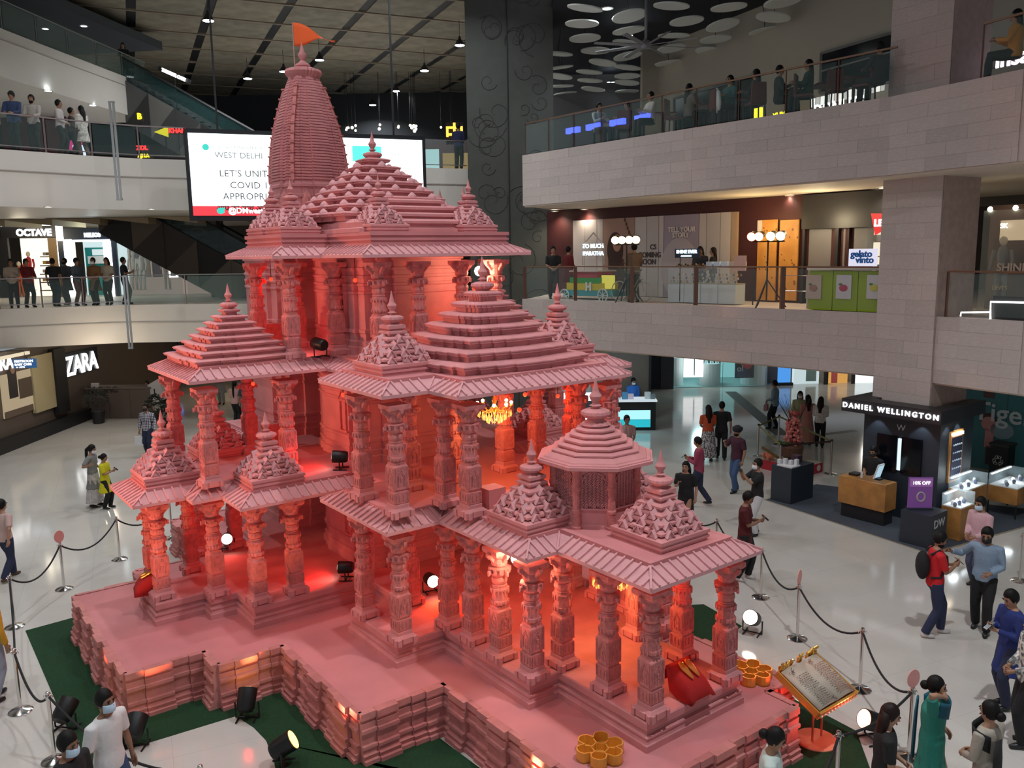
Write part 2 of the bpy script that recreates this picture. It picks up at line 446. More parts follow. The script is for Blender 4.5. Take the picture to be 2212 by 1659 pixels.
# ---- small corner turrets with gable ornaments
def turret_meshes(h=.42, n=5, base=.17, th=.085):
    t = MB(); g = MB()
    sq = [(-h, -h), (h, -h), (h, h), (-h, h)]
    t.loft(sq, [(-.02, 0), (-.02, .04), (0, .05), (0, .075), (-.015, .08), (-.015, .105), (.005, .11), (.005, .15), (-.05, base)])
    z = base - .01; k = h - .06
    for i in range(n):
        step = (h - .06 - .12) / (n - .5)
        P = [(-k, -k), (k, -k), (k, k), (-k, k)]
        t.loft(P, [(-.03, z), (-.03, z + th * .35), (0, z + th * .42), (0, z + th * .72), (-.045, z + th)])
        if i < n - 1:
            spots = {0: (-.66, 0, .66), 1: (-.36, .36), 2: (0,), 3: ()}.get(i, ())
            if i == 1: spots = (-.7, 0, .7)
            if i == 2: spots = (-.42, .42)
            if i == 3: spots = (0,)
            for s in range(4):
                M = Matrix.Rotation(s * PI / 2, 4, 'Z')
                for u in spots:
                    b = MB(); y = u * k; x0 = k + .03; x1 = k - .08; wdt = .066; zb = z + th * .1; zt = z + th * 1.15
                    b.v += [(x0, y - wdt, zb), (x0, y + wdt, zb), (x0 - .01, y, zt), (x1, y - wdt, zb + .05), (x1, y + wdt, zb + .05), (x1, y, zt + .05)]
                    b.f += [(0, 1, 2), (3, 5, 4), (0, 2, 5, 3), (1, 4, 5, 2), (0, 3, 4, 1)]
                    b.bar((x0 + .008, y - wdt, zb), (x0, y, zt), .018, .014); b.bar((x0 + .008, y + wdt, zb), (x0, y, zt), .018, .014)
                    g.add(b, M)
                if i == 0:
                    b = MB(); b.box(k + .005, .0, z + .04, .03, .02, .07); b.box(k + .01, .06, z + .04, .04, .02, .08); b.box(k + .01, -.06, z + .04, .04, .02, .08); b.box(k + .01, 0, z + .085, .05, .16, .02); g.add(b, M)
        z += th; k -= step
    t.loft([(-k - .04, -k - .04), (k + .04, -k - .04), (k + .04, k + .04), (-k - .04, k + .04)], [(-.03, z), (0, z + .02), (0, z + .06), (-.04, z + .08)])
    return t.mesh('corner_turret', STONE), g.mesh('gable_ornaments', EAVE), z + .075
TUR, TURG, TURZ = turret_meshes()
def turret(p, q, z, s=1.0, fs=.58):
    o = link('corner_turret', TUR, T, (p, q, z)); o.scale = (s, s, s)
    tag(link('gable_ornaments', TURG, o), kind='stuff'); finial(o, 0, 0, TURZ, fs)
for p, q in [(6.9, 0)] + mirror2([(5.42, .80)]) + mirror4([(0, 3.90), (1.2, 2.68)][1:]) + mirror2([(0, 3.90)]): turret(p, q, 2.83)
for p, q in mirror2([(3.22, 1.52)]): turret(p, q, 4.655, 1.02)
for p, q in mirror2([(1.72, .85)]) + mirror2([(.32, 1.70), (-.5, 1.7)]): turret(p, q, 6.63, .82, .55)

# ---- stepped roofs
def stepped_roof(name, p, q, z0, z1, h0, h1, n, steps=((.7, .05), (.4, .1)), bells=0, hq=1.0):
    mb = MB(); g = MB(); dz = (z1 - z0) / n
    for i in range(n):
        f = i / (n - 1); h = h0 + (h1 - h0) * (f ** .92); z = z0 + i * dz
        P = ratha(h, [(h * a, h * b) for a, b in steps])
        P = [(x, y * hq) for x, y in P]
        mb.loft(P, [(-.045 * h0, z - .01), (-.045 * h0, z + dz * .42), (0, z + dz * .5), (0, z + dz * .66), (.012, z + dz * .7), (.012, z + dz * .8), (-.05 * h0, z + dz * 1.0)])
        if bells and i < n - 1:
            for s in range(4):
                M = Matrix.Rotation(s * PI / 2, 4, 'Z')
                m = max(1, int(round(h / .24)))
                for u in range(m):
                    y = (u - (m - 1) / 2) * (2 * h / m)
                    x = h + (h * steps[-1][1] if abs(y) < h * steps[-1][0] else h * steps[0][1] if abs(y) < h * steps[0][0] else 0) - .05
                    b = MB(); b.lathe([(.085, 0), (.075, dz * .3), (.05, dz * .5), (.03, dz * .62), (.004, dz * .72)], x - .02, y, z + dz * .78, n=8)
                    g.add(b, M)
    o = mb.build(name, STONE, T, (p, q, 0))
    if bells: tag(g.build('bell_ornaments', EAVE, o), kind='stuff')
    return o
r1 = stepped_roof('main_hall_roof', 0, 0, 6.85, 7.97, 1.22, .22, 8, bells=1); 
MB().loft([(-1.45, -1.3), (1.9, -1.3), (1.9, 1.3), (-1.45, 1.3)], [(0, 6.63), (0, 6.70), (-.1, 6.72), (-.1, 6.8), (-.2, 6.86)]).build('roof_base', STONE, r1)
mb = MB()
for i, (a, z) in enumerate(((1.86, 6.72), (1.66, 6.84), (1.46, 6.96), (1.28, 7.08))):
    hw = 1.08 - i * .14
    mb.loft([(0, -hw), (a, -hw), (a, hw), (0, hw)], [(-.05, z), (-.05, z + .05), (0, z + .06), (0, z + .1), (-.06, z + .125)])
mb.build('roof_front_steps', STONE, r1)
finial(r1, 0, 0, 7.95, .62)
r2 = stepped_roof('front_hall_roof', 3.28, 0, 4.66, 5.74, 1.12, .2, 7, steps=((.80, .045), (.56, .09), (.30, .135)))
finial(r2, 0, 0, 5.73, .66)
for s in (1, -1):
    r = stepped_roof('side_porch_roof', 0, s * 2.72, 4.66, 5.47, .84, .13, 8, steps=((.55, .03), (.25, .06)))
    finial(r, 0, 0, 5.46, .52)

# ---- octagonal pavilion
OC = link('octagonal_pavilion', None, T, (5.76, 0, 2.83))
def octo(r, rot=PI / 8): return [(r * math.cos(rot + k * PI / 4), r * math.sin(rot + k * PI / 4)) for k in range(8)]
MB().loft(octo(.56), [(.03, 0), (.03, .05), (0, .06), (0, .25), (.02, .255), (.02, .27), (0, .275), (0, .80)]).build('pavilion_wall', STONE, OC)
for k in range(8):
    t = PI / 8 + k * PI / 4
    MB().lathe([(.075, 0), (.075, .04), (.06, .05), (.055, .2), (.062, .22), (.062, .25), (.05, .27), (.05, .5), (.06, .52), (.06, .55), (.05, .57), (.05, .72), (.07, .78), (.07, .82)], .575 * math.cos(t), .575 * math.sin(t), 0, n=12).build('corner_pillar', CARVED, OC)
def jali():
    m = MB(); W_, H_ = .15, .47
    def inside(y, z):
        if z < .27 + H_ * .68: return abs(y) < W_
        zz = (z - .27 - H_ * .68) / (H_ * .32); return abs(y) < W_ * math.sqrt(max(0, 1 - zz * zz))
    s = .058
    for i in range(-4, 5):
        for j in range(0, 16):
            y = i * s * .85; z = .30 + j * s * .75 + (s * .37 if i % 2 else 0)
            if not inside(y, z): continue
            for a in range(3):
                t = a * PI / 3 + .3
                m.bar((.005, y - math.cos(t) * s * .5, z - math.sin(t) * s * .5), (.005, y + math.cos(t) * s * .5, z + math.sin(t) * s * .5), .010, .018, up=(1, 0, 0))
    pts = [(0, -W_, .27), (0, -W_, .27 + H_ * .68)] + [(0, -W_ * math.cos(a * PI / 8), .27 + H_ * .68 + H_ * .32 * math.sin(a * PI / 8)) for a in range(1, 8)] + [(0, W_, .27 + H_ * .68), (0, W_, .27)]
    m.tube(pts, .012, n=5)
    return m.mesh('lattice_window', STONE)
JM = jali()
JB = MB().bx(-.012, .002, -.145, .145, .28, .70).mesh('lattice_recess', mat('recess_shade_paint', (.20, .045, .045), r=.9))  # dark backing panel, shade of the lattice holes put into its colour
for k in range(8):
    t = k * PI / 4; a = .56 * math.cos(PI / 8) + .006
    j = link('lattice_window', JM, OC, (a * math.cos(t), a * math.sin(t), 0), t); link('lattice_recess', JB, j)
ORF = MB().loft(octo(.56), [(.0, .78), (.17, .80), (.215, .805), (.215, .845), (.19, .85), (.185, .865), (.14, .87), (.13, .885), (.03, .93)])
z = .90; r = .60
for i in range(6):
    ORF.loft(octo(r), [(-.02, z), (-.02, z + .03), (0, z + .035), (0, z + .055), (-.04, z + .075)]); z += .062; r -= .082
ORF.lathe([(.2, z - .02), (.13, z + .02), (.10, z + .06)], n=16)
ORF = ORF.build('pavilion_roof', STONE, OC); finial(ORF, 0, 0, z + .03, .72)

# ---- main spire
def spire():
    prof = [(7.0, .795), (7.4, .80), (7.9, .795), (8.07, .78), (8.43, .735), (8.79, .66), (9.14, .55), (9.5, .43), (9.78, .31)]
    def rad(z):
        for (z0, r0), (z1, r1) in zip(prof, prof[1:]):
            if z <= z1: return r0 + (r1 - r0) * max(0, (z - z0) / (z1 - z0))
        return prof[-1][1]
    def sec(z, k=1.0):
        h = rad(z) * .73 * k
        return ratha(h, [(h * .72, h * .10), (h * .62, h * .06), (h * .34, h * .20)])
    secs = []
    z = 6.3
    for zz, k in ((6.3, 1.08), (6.55, 1.08), (6.56, 1.0), (7.2, 1.0), (7.21, 1.04), (7.27, 1.04), (7.28, 1.0), (7.42, 1.0), (7.43, 1.03), (7.48, 1.03), (7.49, 1.0), (7.62, 1.0), (7.63, 1.03), (7.68, 1.03), (7.69, 1.0)):
        secs.append((sec(zz, k), zz))
    z = 7.76; dz = .056
    while z < 9.74:
        secs += [(sec(z, .975), z), (sec(z + .012, 1.015), z + .012), (sec(z + dz - .014, 1.015), z + dz - .014), (sec(z + dz - .002, .975), z + dz - .002)]
        z += dz
    secs.append((sec(9.78, .9), 9.79))
    o = MB().loftscale(secs).build('spire_tower', STONE, T, (-2.75, 0, 0))
    # corner strips with little cushion blocks
    cb = MB(); z = 7.75
    while z < 9.6:
        h = rad(z) * .73; h2 = rad(z + .14) * .73
        for s in range(4):
            M = Matrix.Rotation(s * PI / 2 + PI / 4, 4, 'Z'); b = MB()
            d = h * 1.414; d2 = h2 * 1.414
            b.bar((d + .005, 0, z), (d2 + .005, 0, z + .15), .07, .03, up=(1, 0, 0)); b.box(d2 + .01, 0, z + .165, .06, .1, .03)
            cb.add(b, M)
        z += .185
    tag(cb.build('corner_cushions', CARVED, o), kind='stuff')
    # little attached spirelets at the foot
    for s in range(4):
        for u in (-.36, .36):
            t = s * PI / 2; x, y = .68, u
            m = MB(); m.loft([(-.1, -.1), (.1, -.1), (.1, .1), (-.1, .1)], [(0, 6.9), (0, 7.08), (.02, 7.09), (.02, 7.12), (-.005, 7.13), (-.005, 7.26), (-.02, 7.36), (-.05, 7.46), (-.085, 7.54), (-.098, 7.60)])
            m.bar((.105, -.07, 7.14), (.085, 0, 7.42), .02, .02); m.bar((.105, .07, 7.14), (.085, 0, 7.42), .02, .02); m.box(.1, 0, 7.2, .02, .07, .14)
            m.build('spirelet', CARVED, o, (x * math.cos(t) - y * math.sin(t), x * math.sin(t) + y * math.cos(t), 0), t)
    am = MB(); am.lathe([(.27, 9.76), (.33, 9.83), (.36, 9.88), (.34, 9.93), (.22, 9.97), (.12, 9.99)], n=64, lobes=28, amp=.09)
    for k in range(8):
        t = k * PI / 4; am.box(.27 * math.cos(t), .27 * math.sin(t), 9.80, .06, .14, .16, rz=t, top=.4)
    am.build('ribbed_disc', STONE, o)
    m = MB(); m.lathe([(.12, 9.98), (.15, 10.01), (.145, 10.04), (.08, 10.08), (.045, 10.12), (.085, 10.20), (.085, 10.24), (.05, 10.29), (.002, 10.47)], n=16); m.build('finial', STONE, o, smooth=40)
    pole = MB().tube([(-.16, -.1, 9.9), (-.16, -.1, 10.86)], .012, n=6).build('flag_pole', mat('flag_pole_wood', (.42, .26, .22), r=.6), o)
    return o, pole
SP, POLE = spire()
def flag():
    m = MB(); nx, nz = 14, 6; L = .82
    dirp = dB * .86 - dA * -.1                                   # streams to the right of the pole
    d = Vector((.34, .94, 0)).normalized()
    n = Vector((-d.y, d.x, 0))
    for i in range(nx + 1):
        u = i / nx; top = 10.86 - .30 * u + .05 * math.sin(u * 6.5); bot = 10.45 + .13 * u - .05 * math.sin(u * 6.5 + .6)
        if u > .8: bot = bot + (top - .03 - bot) * ((u - .8) / .2) ** 1.3
        for j in range(nz + 1):
            v = j / nz; P = Vector((-.16, -.1, bot + (top - bot) * v)) + d * (u * L) + n * (.06 * math.sin(u * 8 + v) * u)
            m.v.append(tuple(P))
    for i in range(nx):
        for j in range(nz):
            a = i * (nz + 1) + j; m.f.append((a, a + nz + 1, a + nz + 2, a + 1))
    o = m.build('flag', mat('saffron_cloth', (.95, .13, .02), r=.7), POLE, smooth=True)
    o.modifiers.new('thickness', 'SOLIDIFY').thickness = .004
flag()
# ================================================================== the mall: floor, slabs, walls, ceilings
def floor_mat():
    mt = mat('polished_marble', (.66, .64, .60), r=.11, spec=.45)
    nt = mt.node_tree; b = nt.nodes['Principled BSDF']
    tc = nt.nodes.new('ShaderNodeTexCoord'); n = nt.nodes.new('ShaderNodeTexNoise'); n.inputs['Scale'].default_value = .5; n.inputs['Detail'].default_value = 8; n.inputs['Distortion'].default_value = 1.2
    br = nt.nodes.new('ShaderNodeTexBrick'); br.offset = 0.0; br.inputs['Scale'].default_value = 1.0; br.inputs['Brick Width'].default_value = 1.2; br.inputs['Row Height'].default_value = 1.2; br.inputs['Mortar Size'].default_value = .004
    br.inputs['Color1'].default_value = (.62, .59, .55, 1); br.inputs['Color2'].default_value = (.59, .56, .52, 1); br.inputs['Mortar'].default_value = (.5, .48, .44, 1)
    mx = nt.nodes.new('ShaderNodeMixRGB'); mx.blend_type = 'MULTIPLY'; mx.inputs[0].default_value = .35
    rp = nt.nodes.new('ShaderNodeValToRGB'); rp.color_ramp.elements[0].color = (.72, .70, .67, 1); rp.color_ramp.elements[0].position = .3; rp.color_ramp.elements[1].color = (1, 1, 1, 1); rp.color_ramp.elements[1].position = .6
    mp = nt.nodes.new('ShaderNodeMapping'); mp.inputs['Rotation'].default_value = (0, 0, math.radians(-24))
    nt.links.new(tc.outputs['Object'], mp.inputs['Vector']); nt.links.new(mp.outputs['Vector'], br.inputs['Vector']); nt.links.new(tc.outputs['Object'], n.inputs['Vector'])
    nt.links.new(n.outputs['Fac'], rp.inputs['Fac']); nt.links.new(br.outputs['Color'], mx.inputs[1]); nt.links.new(rp.outputs['Color'], mx.inputs[2]); nt.links.new(mx.outputs['Color'], b.inputs['Base Color'])
    return mt
def struct(o): o['kind'] = 'structure'; return o
struct(MB().bx(-45, 45, -14, 75, -.3, 0).build('floor', floor_mat()))
PLASTER = mat('cream_plaster', (.70, .66, .60), r=.5, noise=.03, ns=.6)
SOFFIT = mat('soffit_paint', (.66, .60, .50), r=.7)
DARKC = mat('dark_ceiling_paint', (.022, .024, .032), r=.7)
TILE = [mat('cladding_stone_a', (.50, .43, .40), r=.6, noise=.06, ns=9), mat('cladding_stone_b', (.48, .415, .385), r=.6, noise=.08, ns=9), mat('cladding_stone_c', (.515, .445, .412), r=.6, noise=.08, ns=9), mat('cladding_stone_d', (.455, .395, .365), r=.6, noise=.08, ns=9)]
JOINT = mat('cladding_joint', (.475, .41, .378), r=.7)
STEEL = mat('brushed_steel', (.62, .60, .58), r=.28, m=1.0)
BRONZE = mat('bronze_rail', (.24, .15, .10), r=.35, m=.8)
GLASS = glass_mat('rail_glass', (.30, .45, .43), .07)
CLEAR = glass_mat('shop_glass', (.8, .9, .92), .10)
BLACK = mat('black_paint', (.012, .012, .014), r=.5)

# ---- right hand building
R1 = [(.4, 28.4), (5.15, 23.8), (8.8, 19.9), (10.45, 17.1), (12.2, 13.5), (13.5, 10)]
R2 = [(.48, 29.2), (4.95, 23.3), (8.35, 19.0), (9.6, 16.3), (11, 13), (12.5, 9.5)]
TILEME = [MB().bx(-.5, .5, 0, .02, -.5, .5).mesh('cladding_tile', m) for m in TILE]
rt_ = random.Random(11)
def clad(parent, a, b, z0, z1, tw_, th_, end_ok=True, out=0.0):
    a, b = Vector((*a, 0)), Vector((*b, 0)); L = (b - a).length; d = (b - a) / L; n = Vector((d.y, -d.x, 0))
    if n.dot(Vector((0, 0, 0)) - a) < 0: n = -n
    rows = max(1, round((z1 - z0) / th_)); th = (z1 - z0) / rows; rz = math.atan2(d.y, d.x)
    for r in range(rows):
        x = -tw_ * .5 * (r % 2) * (L > tw_ * 1.5)
        while x < L - 1e-3:
            x0, x1 = max(0, x), min(L, x + tw_)
            if x1 - x0 > .02:
                P = a + d * ((x0 + x1) / 2) + n * (out + rt_.uniform(0, .004))
                o = link('cladding_tile', TILEME[rt_.choice((0, 0, 0, 1, 1, 2, 2, 3))], parent, (P.x, P.y, z0 + (r + .5) * th), rz)
                o.scale = (x1 - x0 - .0025, 1 if n.dot(Vector((-d.y, d.x, 0))) > 0 else -1, th - .0025)
            x += tw_
def deck(name, curve, back, z0, z1, m, clad_to=None):
    P = curve + back
    ar = sum(P[i - 1][0] * P[i][1] - P[i][0] * P[i - 1][1] for i in range(len(P)))
    if ar < 0: P = P[::-1]
    return struct(MB().loft(P, [(0, z0), (0, z1)]).build(name, m))
W1 = deck('wall_right_first_floor', R1, [(26, 10), (26, 44), (1.8, 44), (1.8, 33)], 3.25, 4.72, JOINT)
W2 = deck('wall_right_second_floor', R2, [(26, 9.5), (26, 52), (1.8, 52), (1.8, 33)], 7.85, 9.48, JOINT)
for par, cv, z0, z1 in ((W1, R1, 3.25, 4.75), (W2, R2, 7.85, 9.52)):
    for i in range(3): clad(par, cv[i], cv[i + 1], z0, z1, .95, .30)
# warm soffit panels under the slabs
def strip(curve, depth, z, m, name, th=.04, inset=.05):
    out = []
    for x, y in curve:
        out.append((x, y))
    d = Vector((.8, .6)); bk = [(x + d.x * depth, y + d.y * depth) for x, y in reversed(curve)]
    fr = [(x + d.x * inset, y + d.y * inset) for x, y in curve]
    P = fr + bk
    ar = sum(P[i - 1][0] * P[i][1] - P[i][0] * P[i - 1][1] for i in range(len(P)))
    if ar < 0: P = P[::-1]
    return struct(MB().loft(P, [(0, z - th), (0, z)]).build(name, m))
strip(R2, 14, 7.849, SOFFIT, 'ceiling_first_floor'); strip(R1, 16, 3.249, SOFFIT, 'ceiling_ground_floor')
# linear air vents in the lower fascia
for k, (x0, x1, y) in enumerate(((1290, 1330, 741), (1480, 1548, 760), (1731, 1812, 786))):
    a = onz(x0, y, 3.34); b = onz(x1, y + (x1 - x0) * .075, 3.34)
    n = Vector((-.78, -.62, 0)) * .03
    v = empty('air_vent', (a + b) / 2); d = b - a
    m = MB(); m.bar(-d / 2 + n, d / 2 + n, .03, .09); m.build('frame', mat('vent_frame', (.16, .12, .10), r=.6), v)
    s = MB()
    for j in range(3): s.bar(-d / 2 + n * 1.4 + Vector((0, 0, -.03 + .03 * j)), d / 2 + n * 1.4 + Vector((0, 0, -.03 + .03 * j)), .03, .008)
    s.build('louvre', mat('vent_louvre', (.09, .07, .06), r=.6), v)
    tag(v, ['short dark slot vent in the lower stone fascia near the dark column', 'long dark slot vent in the lower stone fascia above the bright glass shop', 'long dark slot vent in the lower stone fascia beside the big stone pillar'][k], 'vent')
# stone pillar
PA, PB_ = Vector((8.72, 19.98)), Vector((9.47, 18.72)); pd = (PB_ - PA).normalized(); pn = Vector((-pd.y, pd.x))
if pn.x < 0: pn = -pn
PP = [tuple(PA - pn * .02), tuple(PB_ - pn * .02), tuple(PB_ + pn * 1.35), tuple(PA + pn * 1.35)]
pil = struct(MB().loft(PP if (PB_ - PA).cross(pn) > 0 else PP[::-1], [(0, 0), (0, 17)]).build('wall_pillar', JOINT))
clad(pil, PP[0], PP[1], 2.6, 3.25, .74, .325, out=.01); clad(pil, PP[0], PP[1], 3.25, 4.75, .74, .30, out=.01); clad(pil, PP[0], PP[1], 4.75, 7.85, .74, .34, out=.01); clad(pil, PP[0], PP[1], 9.52, 15.2, .74, .33, out=.01)
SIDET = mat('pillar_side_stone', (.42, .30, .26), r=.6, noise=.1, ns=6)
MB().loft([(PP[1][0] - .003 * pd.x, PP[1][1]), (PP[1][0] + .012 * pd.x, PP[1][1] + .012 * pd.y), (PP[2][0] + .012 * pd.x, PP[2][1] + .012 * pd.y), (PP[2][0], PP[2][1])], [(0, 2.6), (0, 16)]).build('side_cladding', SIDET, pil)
# back walls of the right floors
BW = mat('beige_wall', (.58, .52, .42), r=.7)
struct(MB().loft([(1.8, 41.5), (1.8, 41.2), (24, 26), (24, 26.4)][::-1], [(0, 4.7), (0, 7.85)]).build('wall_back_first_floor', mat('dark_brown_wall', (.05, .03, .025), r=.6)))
wa, wb = Vector((15.2, 20.5)), Vector((6.6, 39.3)); wd_ = (wb - wa).normalized(); wn = Vector((-wd_.y, wd_.x))
struct(MB().loft([tuple(wa), tuple(wa - wn * .3), tuple(wb - wn * .3), tuple(wb)], [(0, 9.48), (0, 15.2)]).build('wall_food_court', BW))
struct(MB().bx(1.7, 9, 44.8, 45, 9.48, 15.2).build('wall_food_court_end', mat('grey_wall', (.16, .16, .17), r=.7)))
struct(MB().bx(6.0, 6.9, 39.0, 39.6, 9.48, 15.2).build('wall_food_court_corner', mat('cream_wall_strip', (.5, .46, .36), r=.7)))
def on_wall(x, y): return ond(x, y, (wa.x, wa.y, 0), (wn.x, wn.y, 0))
for k, (pts, lab) in enumerate(((((1458, 213), (1637, 162), (1634, 262), (1458, 290)), 'dark tinted window of the food court wall nearer the disc ceiling'), (((1777, 116), (1942, 68), (1938, 176), (1774, 202)), 'large dark window with a pale rail beside the stone pillar'))):
    Q = [on_wall(*p) for p in pts]; n = Vector((wn.x, wn.y, 0)); n = -n if n.dot(CAM - Q[0]) < 0 else n
    m = MB(); m.v = [tuple(p + n * .05) for p in Q] + [tuple(p - n * .02) for p in Q]; m.f = [(3, 2, 1, 0), (0, 1, 5, 4), (1, 2, 6, 5), (2, 3, 7, 6), (3, 0, 4, 7)]
    wdw = struct(m.build('window_%d' % (k + 1), mat('dark_window', (.008, .009, .014), r=.12)))
    f = MB()
    for i in range(4): f.bar(Q[i] + n * .06, Q[(i + 1) % 4] + n * .06, .08, .08)
    if k: f.bar(Q[0] * .55 + Q[3] * .45 + n * .07, Q[1] * .62 + Q[2] * .38 + n * .07, .05, .05)
    f.build('window_frame', mat('window_frame_paint', (.22, .22, .21), r=.5), wdw)
# ceilings
struct(MB().bx(1.7, 40, 8, 60, 15.2, 15.5).build('ceiling_food_court', DARKC))
struct(MB().bx(-45, 1.7, -14, 75, 17.75, 18.0).build('ceiling_atrium', mat('grey_brown_ceiling', (.10, .095, .08), r=.8)))
struct(MB().bx(1.7, 45, -14, 8, 17.75, 18.0).build('ceiling_atrium_side', DARKC))
# wooden panels of the atrium ceiling
e1 = Vector((math.sin(math.radians(-24)), math.cos(math.radians(-24)), 0)); e2 = Vector((e1.y, -e1.x, 0))
PANM = [mat('ceiling_wood_a', (.24, .205, .15), r=.75, noise=.25, ns=1.2), mat('ceiling_wood_b', (.21, .185, .14), r=.75, noise=.25, ns=1.2)]
PM = [MB().bx(-1.44, 1.44, -1.58, 1.58, -.06, .06).mesh('ceiling_panel', m) for m in PANM]
CP = empty('panelled_ceiling', (-12, 46, 17.6)); struct(CP)
RM = MB().bx(-1.66, 1.66, -.07, .07, -.1, .06).mesh('ceiling_rib', mat('ceiling_rib_wood', (.24, .19, .14), r=.7))
GM = MB().bx(-.2, .2, -1.58, 1.58, -.02, .06).mesh('dark_slot', BLACK)
org = Vector((-6, 44, 17.62)); npn = 0
for i in range(-9, 10):
    for j in range(-5, 8):
        c = org + e2 * (i * 3.3) + e1 * (j * 3.4)
        if c.x > .2 or c.x < -34 or c.y < 33 or c.y > 66: continue
        for me, off, nm in ((PM[(i + j) % 2], Vector((0, 0, 0)), 'ceiling_panel'), (RM, e1 * 1.7, 'ceiling_rib'), (GM, e2 * 1.65, 'dark_slot')):
            o = link(nm, me, CP, c + off - Vector(CP.location)); o.rotation_euler = (0, 0, math.atan2(e2.y, e2.x))
        npn += 1
struct(MB().bx(-45, 3, 62, 62.4, 9, 17.7).build('wall_far', mat('far_dark_wall', (.03, .032, .036), r=.8)))
struct(MB().bx(-45, 3, 52, 62, 12.6, 13.0).build('trim_far_bulkhead', mat('far_bulkhead_paint', (.04, .045, .05), r=.7)))
# dark carved column
DCOL = mat('dark_carved_column', (.060, .064, .056), r=.65, noise=.1, ns=2)
def column_relief():
    dc = struct(MB().bx(-1.55, 1.72, 33.0, 36, 0, 17.75).build('wall_dark_column', DCOL))
    m = MB().bx(-.012, .022, 32.96, 33.02, 0, 17.7); m.build('vertical_joint', BLACK, dc)
    r = random.Random(5); s = MB()
    for k in range(46):
        cx = r.choice((-1, 1)) * r.uniform(.25, 1.25) + .06; cz = r.uniform(3.5, 17); R = r.uniform(.25, .75); t0 = r.uniform(0, 6.28); sg = r.choice((-1, 1))
        pts = []
        for i in range(22):
            u = i / 21; rr = R * (1 - u * .85); t = t0 + sg * u * 7.5
            x = cx + rr * math.cos(t); 
            pts.append((max(-1.5, min(1.66, x)), 32.995, cz + rr * math.sin(t)))
        s.tube(pts, [.016 * (1 - .5 * i / 21) for i in range(22)], n=4)
    tag(s.build('scroll_relief', mat('scroll_relief_paint', (.045, .048, .043), r=.6), dc), kind='stuff')
column_relief()

# ---- left hand and far balconies
L1 = [(-30, 22), (-22, 27), (-17.7, 29.2), (-14, 30.6), (-11.8, 30.6), (-9.4, 30.3), (-5, 31.3), (-1.6, 32.3)]
L2 = [(-20, 17), (-17, 22), (-15.1, 25.7), (-13.3, 27.8), (-12.2, 28.7), (-10.9, 29.3), (-7, 31.2), (-3.4, 33), (-1.6, 33.8)]
L3 = [(-18.4, 14), (-18.3, 26), (-18.1, 32), (-17.8, 36), (-17.3, 42.3)]
deck('wall_left_first_floor', L1, [(-1.6, 52), (-40, 52), (-40, 22)], 3.25, 4.62, PLASTER)
deck('wall_left_second_floor', L2, [(-1.6, 52), (-40, 52), (-40, 17)], 7.88, 9.55, PLASTER)
deck('wall_left_third_floor', L3, [(-40, 42.3), (-40, 14)], 12.8, 14.5, PLASTER)
def lip(curve, z, name):
    m = MB()
    for a, b in zip(curve, curve[1:]):
        d = (Vector(b) - Vector(a)); n = Vector((d.y, -d.x)).normalized() * -.03
        m.bar((a[0], a[1] , z), (b[0], b[1], z), .07, .03)
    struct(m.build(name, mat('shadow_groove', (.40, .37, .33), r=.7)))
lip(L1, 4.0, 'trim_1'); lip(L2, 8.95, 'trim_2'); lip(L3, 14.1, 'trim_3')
# upper left soffit with its edge
s0, s1 = onz(130, 0, 17.0), onz(350, 95, 17.0)
struct(MB().loft([(-45, s0.y - 8), (s0.x - (s1.x - s0.x) * .3, s0.y - (s1.y - s0.y) * .3), (s1.x, s1.y), (-45, s1.y + 4)], [(0, 16.7), (0, 17.1)]).build('ceiling_upper_left', mat('blue_grey_soffit', (.05, .056, .066), r=.6)))
# back walls of the left floors
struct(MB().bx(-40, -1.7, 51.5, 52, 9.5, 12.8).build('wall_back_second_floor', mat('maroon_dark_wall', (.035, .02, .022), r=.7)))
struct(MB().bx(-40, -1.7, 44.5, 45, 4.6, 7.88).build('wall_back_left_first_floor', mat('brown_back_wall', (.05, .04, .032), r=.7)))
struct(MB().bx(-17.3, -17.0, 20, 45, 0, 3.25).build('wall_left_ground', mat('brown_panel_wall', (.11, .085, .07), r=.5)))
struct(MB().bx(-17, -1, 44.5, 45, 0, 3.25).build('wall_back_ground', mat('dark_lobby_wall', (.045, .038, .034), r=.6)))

# ---- railings: posts, hand rail and panes as parts
def railing(name, pts, z, h, label, post_m=STEEL, rail_m=STEEL, step=1.6, glass=True, mid=False, post=.045, rail=.05, pane=None):
    R = empty(name, (pts[0][0], pts[0][1], z)); o0 = Vector(R.location)
    for a, b in zip(pts, pts[1:]):
        A, B = Vector((*a, z)), Vector((*b, z)); L = (B - A).length; n = max(1, round(L / step)); d = (B - A) / n
        MB().bar(A + Vector((0, 0, h)) - o0, B + Vector((0, 0, h)) - o0, rail, rail * .8).build('hand_rail', rail_m, R)
        if mid: MB().bar(A + Vector((0, 0, .12)) - o0, B + Vector((0, 0, .12)) - o0, .03, .03).build('bottom_rail', rail_m, R)
        for i in range(n):
            p = A + d * i - o0
            MB().bar(p, p + Vector((0, 0, h)), post, post * .8).build('post', post_m, R)
            if glass:
                g0, g1 = p + d * .04, p + d * .96; u = Vector((0, 0, 1)); nn = d.cross(u).normalized() * .006
                m = MB(); m.v = [tuple(x) for x in (g0 + u * .06 - nn, g1 + u * .06 - nn, g1 + u * (h - .05) - nn, g0 + u * (h - .05) - nn, g0 + u * .06 + nn, g1 + u * .06 + nn, g1 + u * (h - .05) + nn, g0 + u * (h - .05) + nn)]
                m.f = [(0, 1, 2, 3), (7, 6, 5, 4), (0, 4, 5, 1), (2, 6, 7, 3), (1, 5, 6, 2), (0, 3, 7, 4)]; m.build('glass_pane', pane or GLASS, R)
    tag(R, label, 'railing'); return R
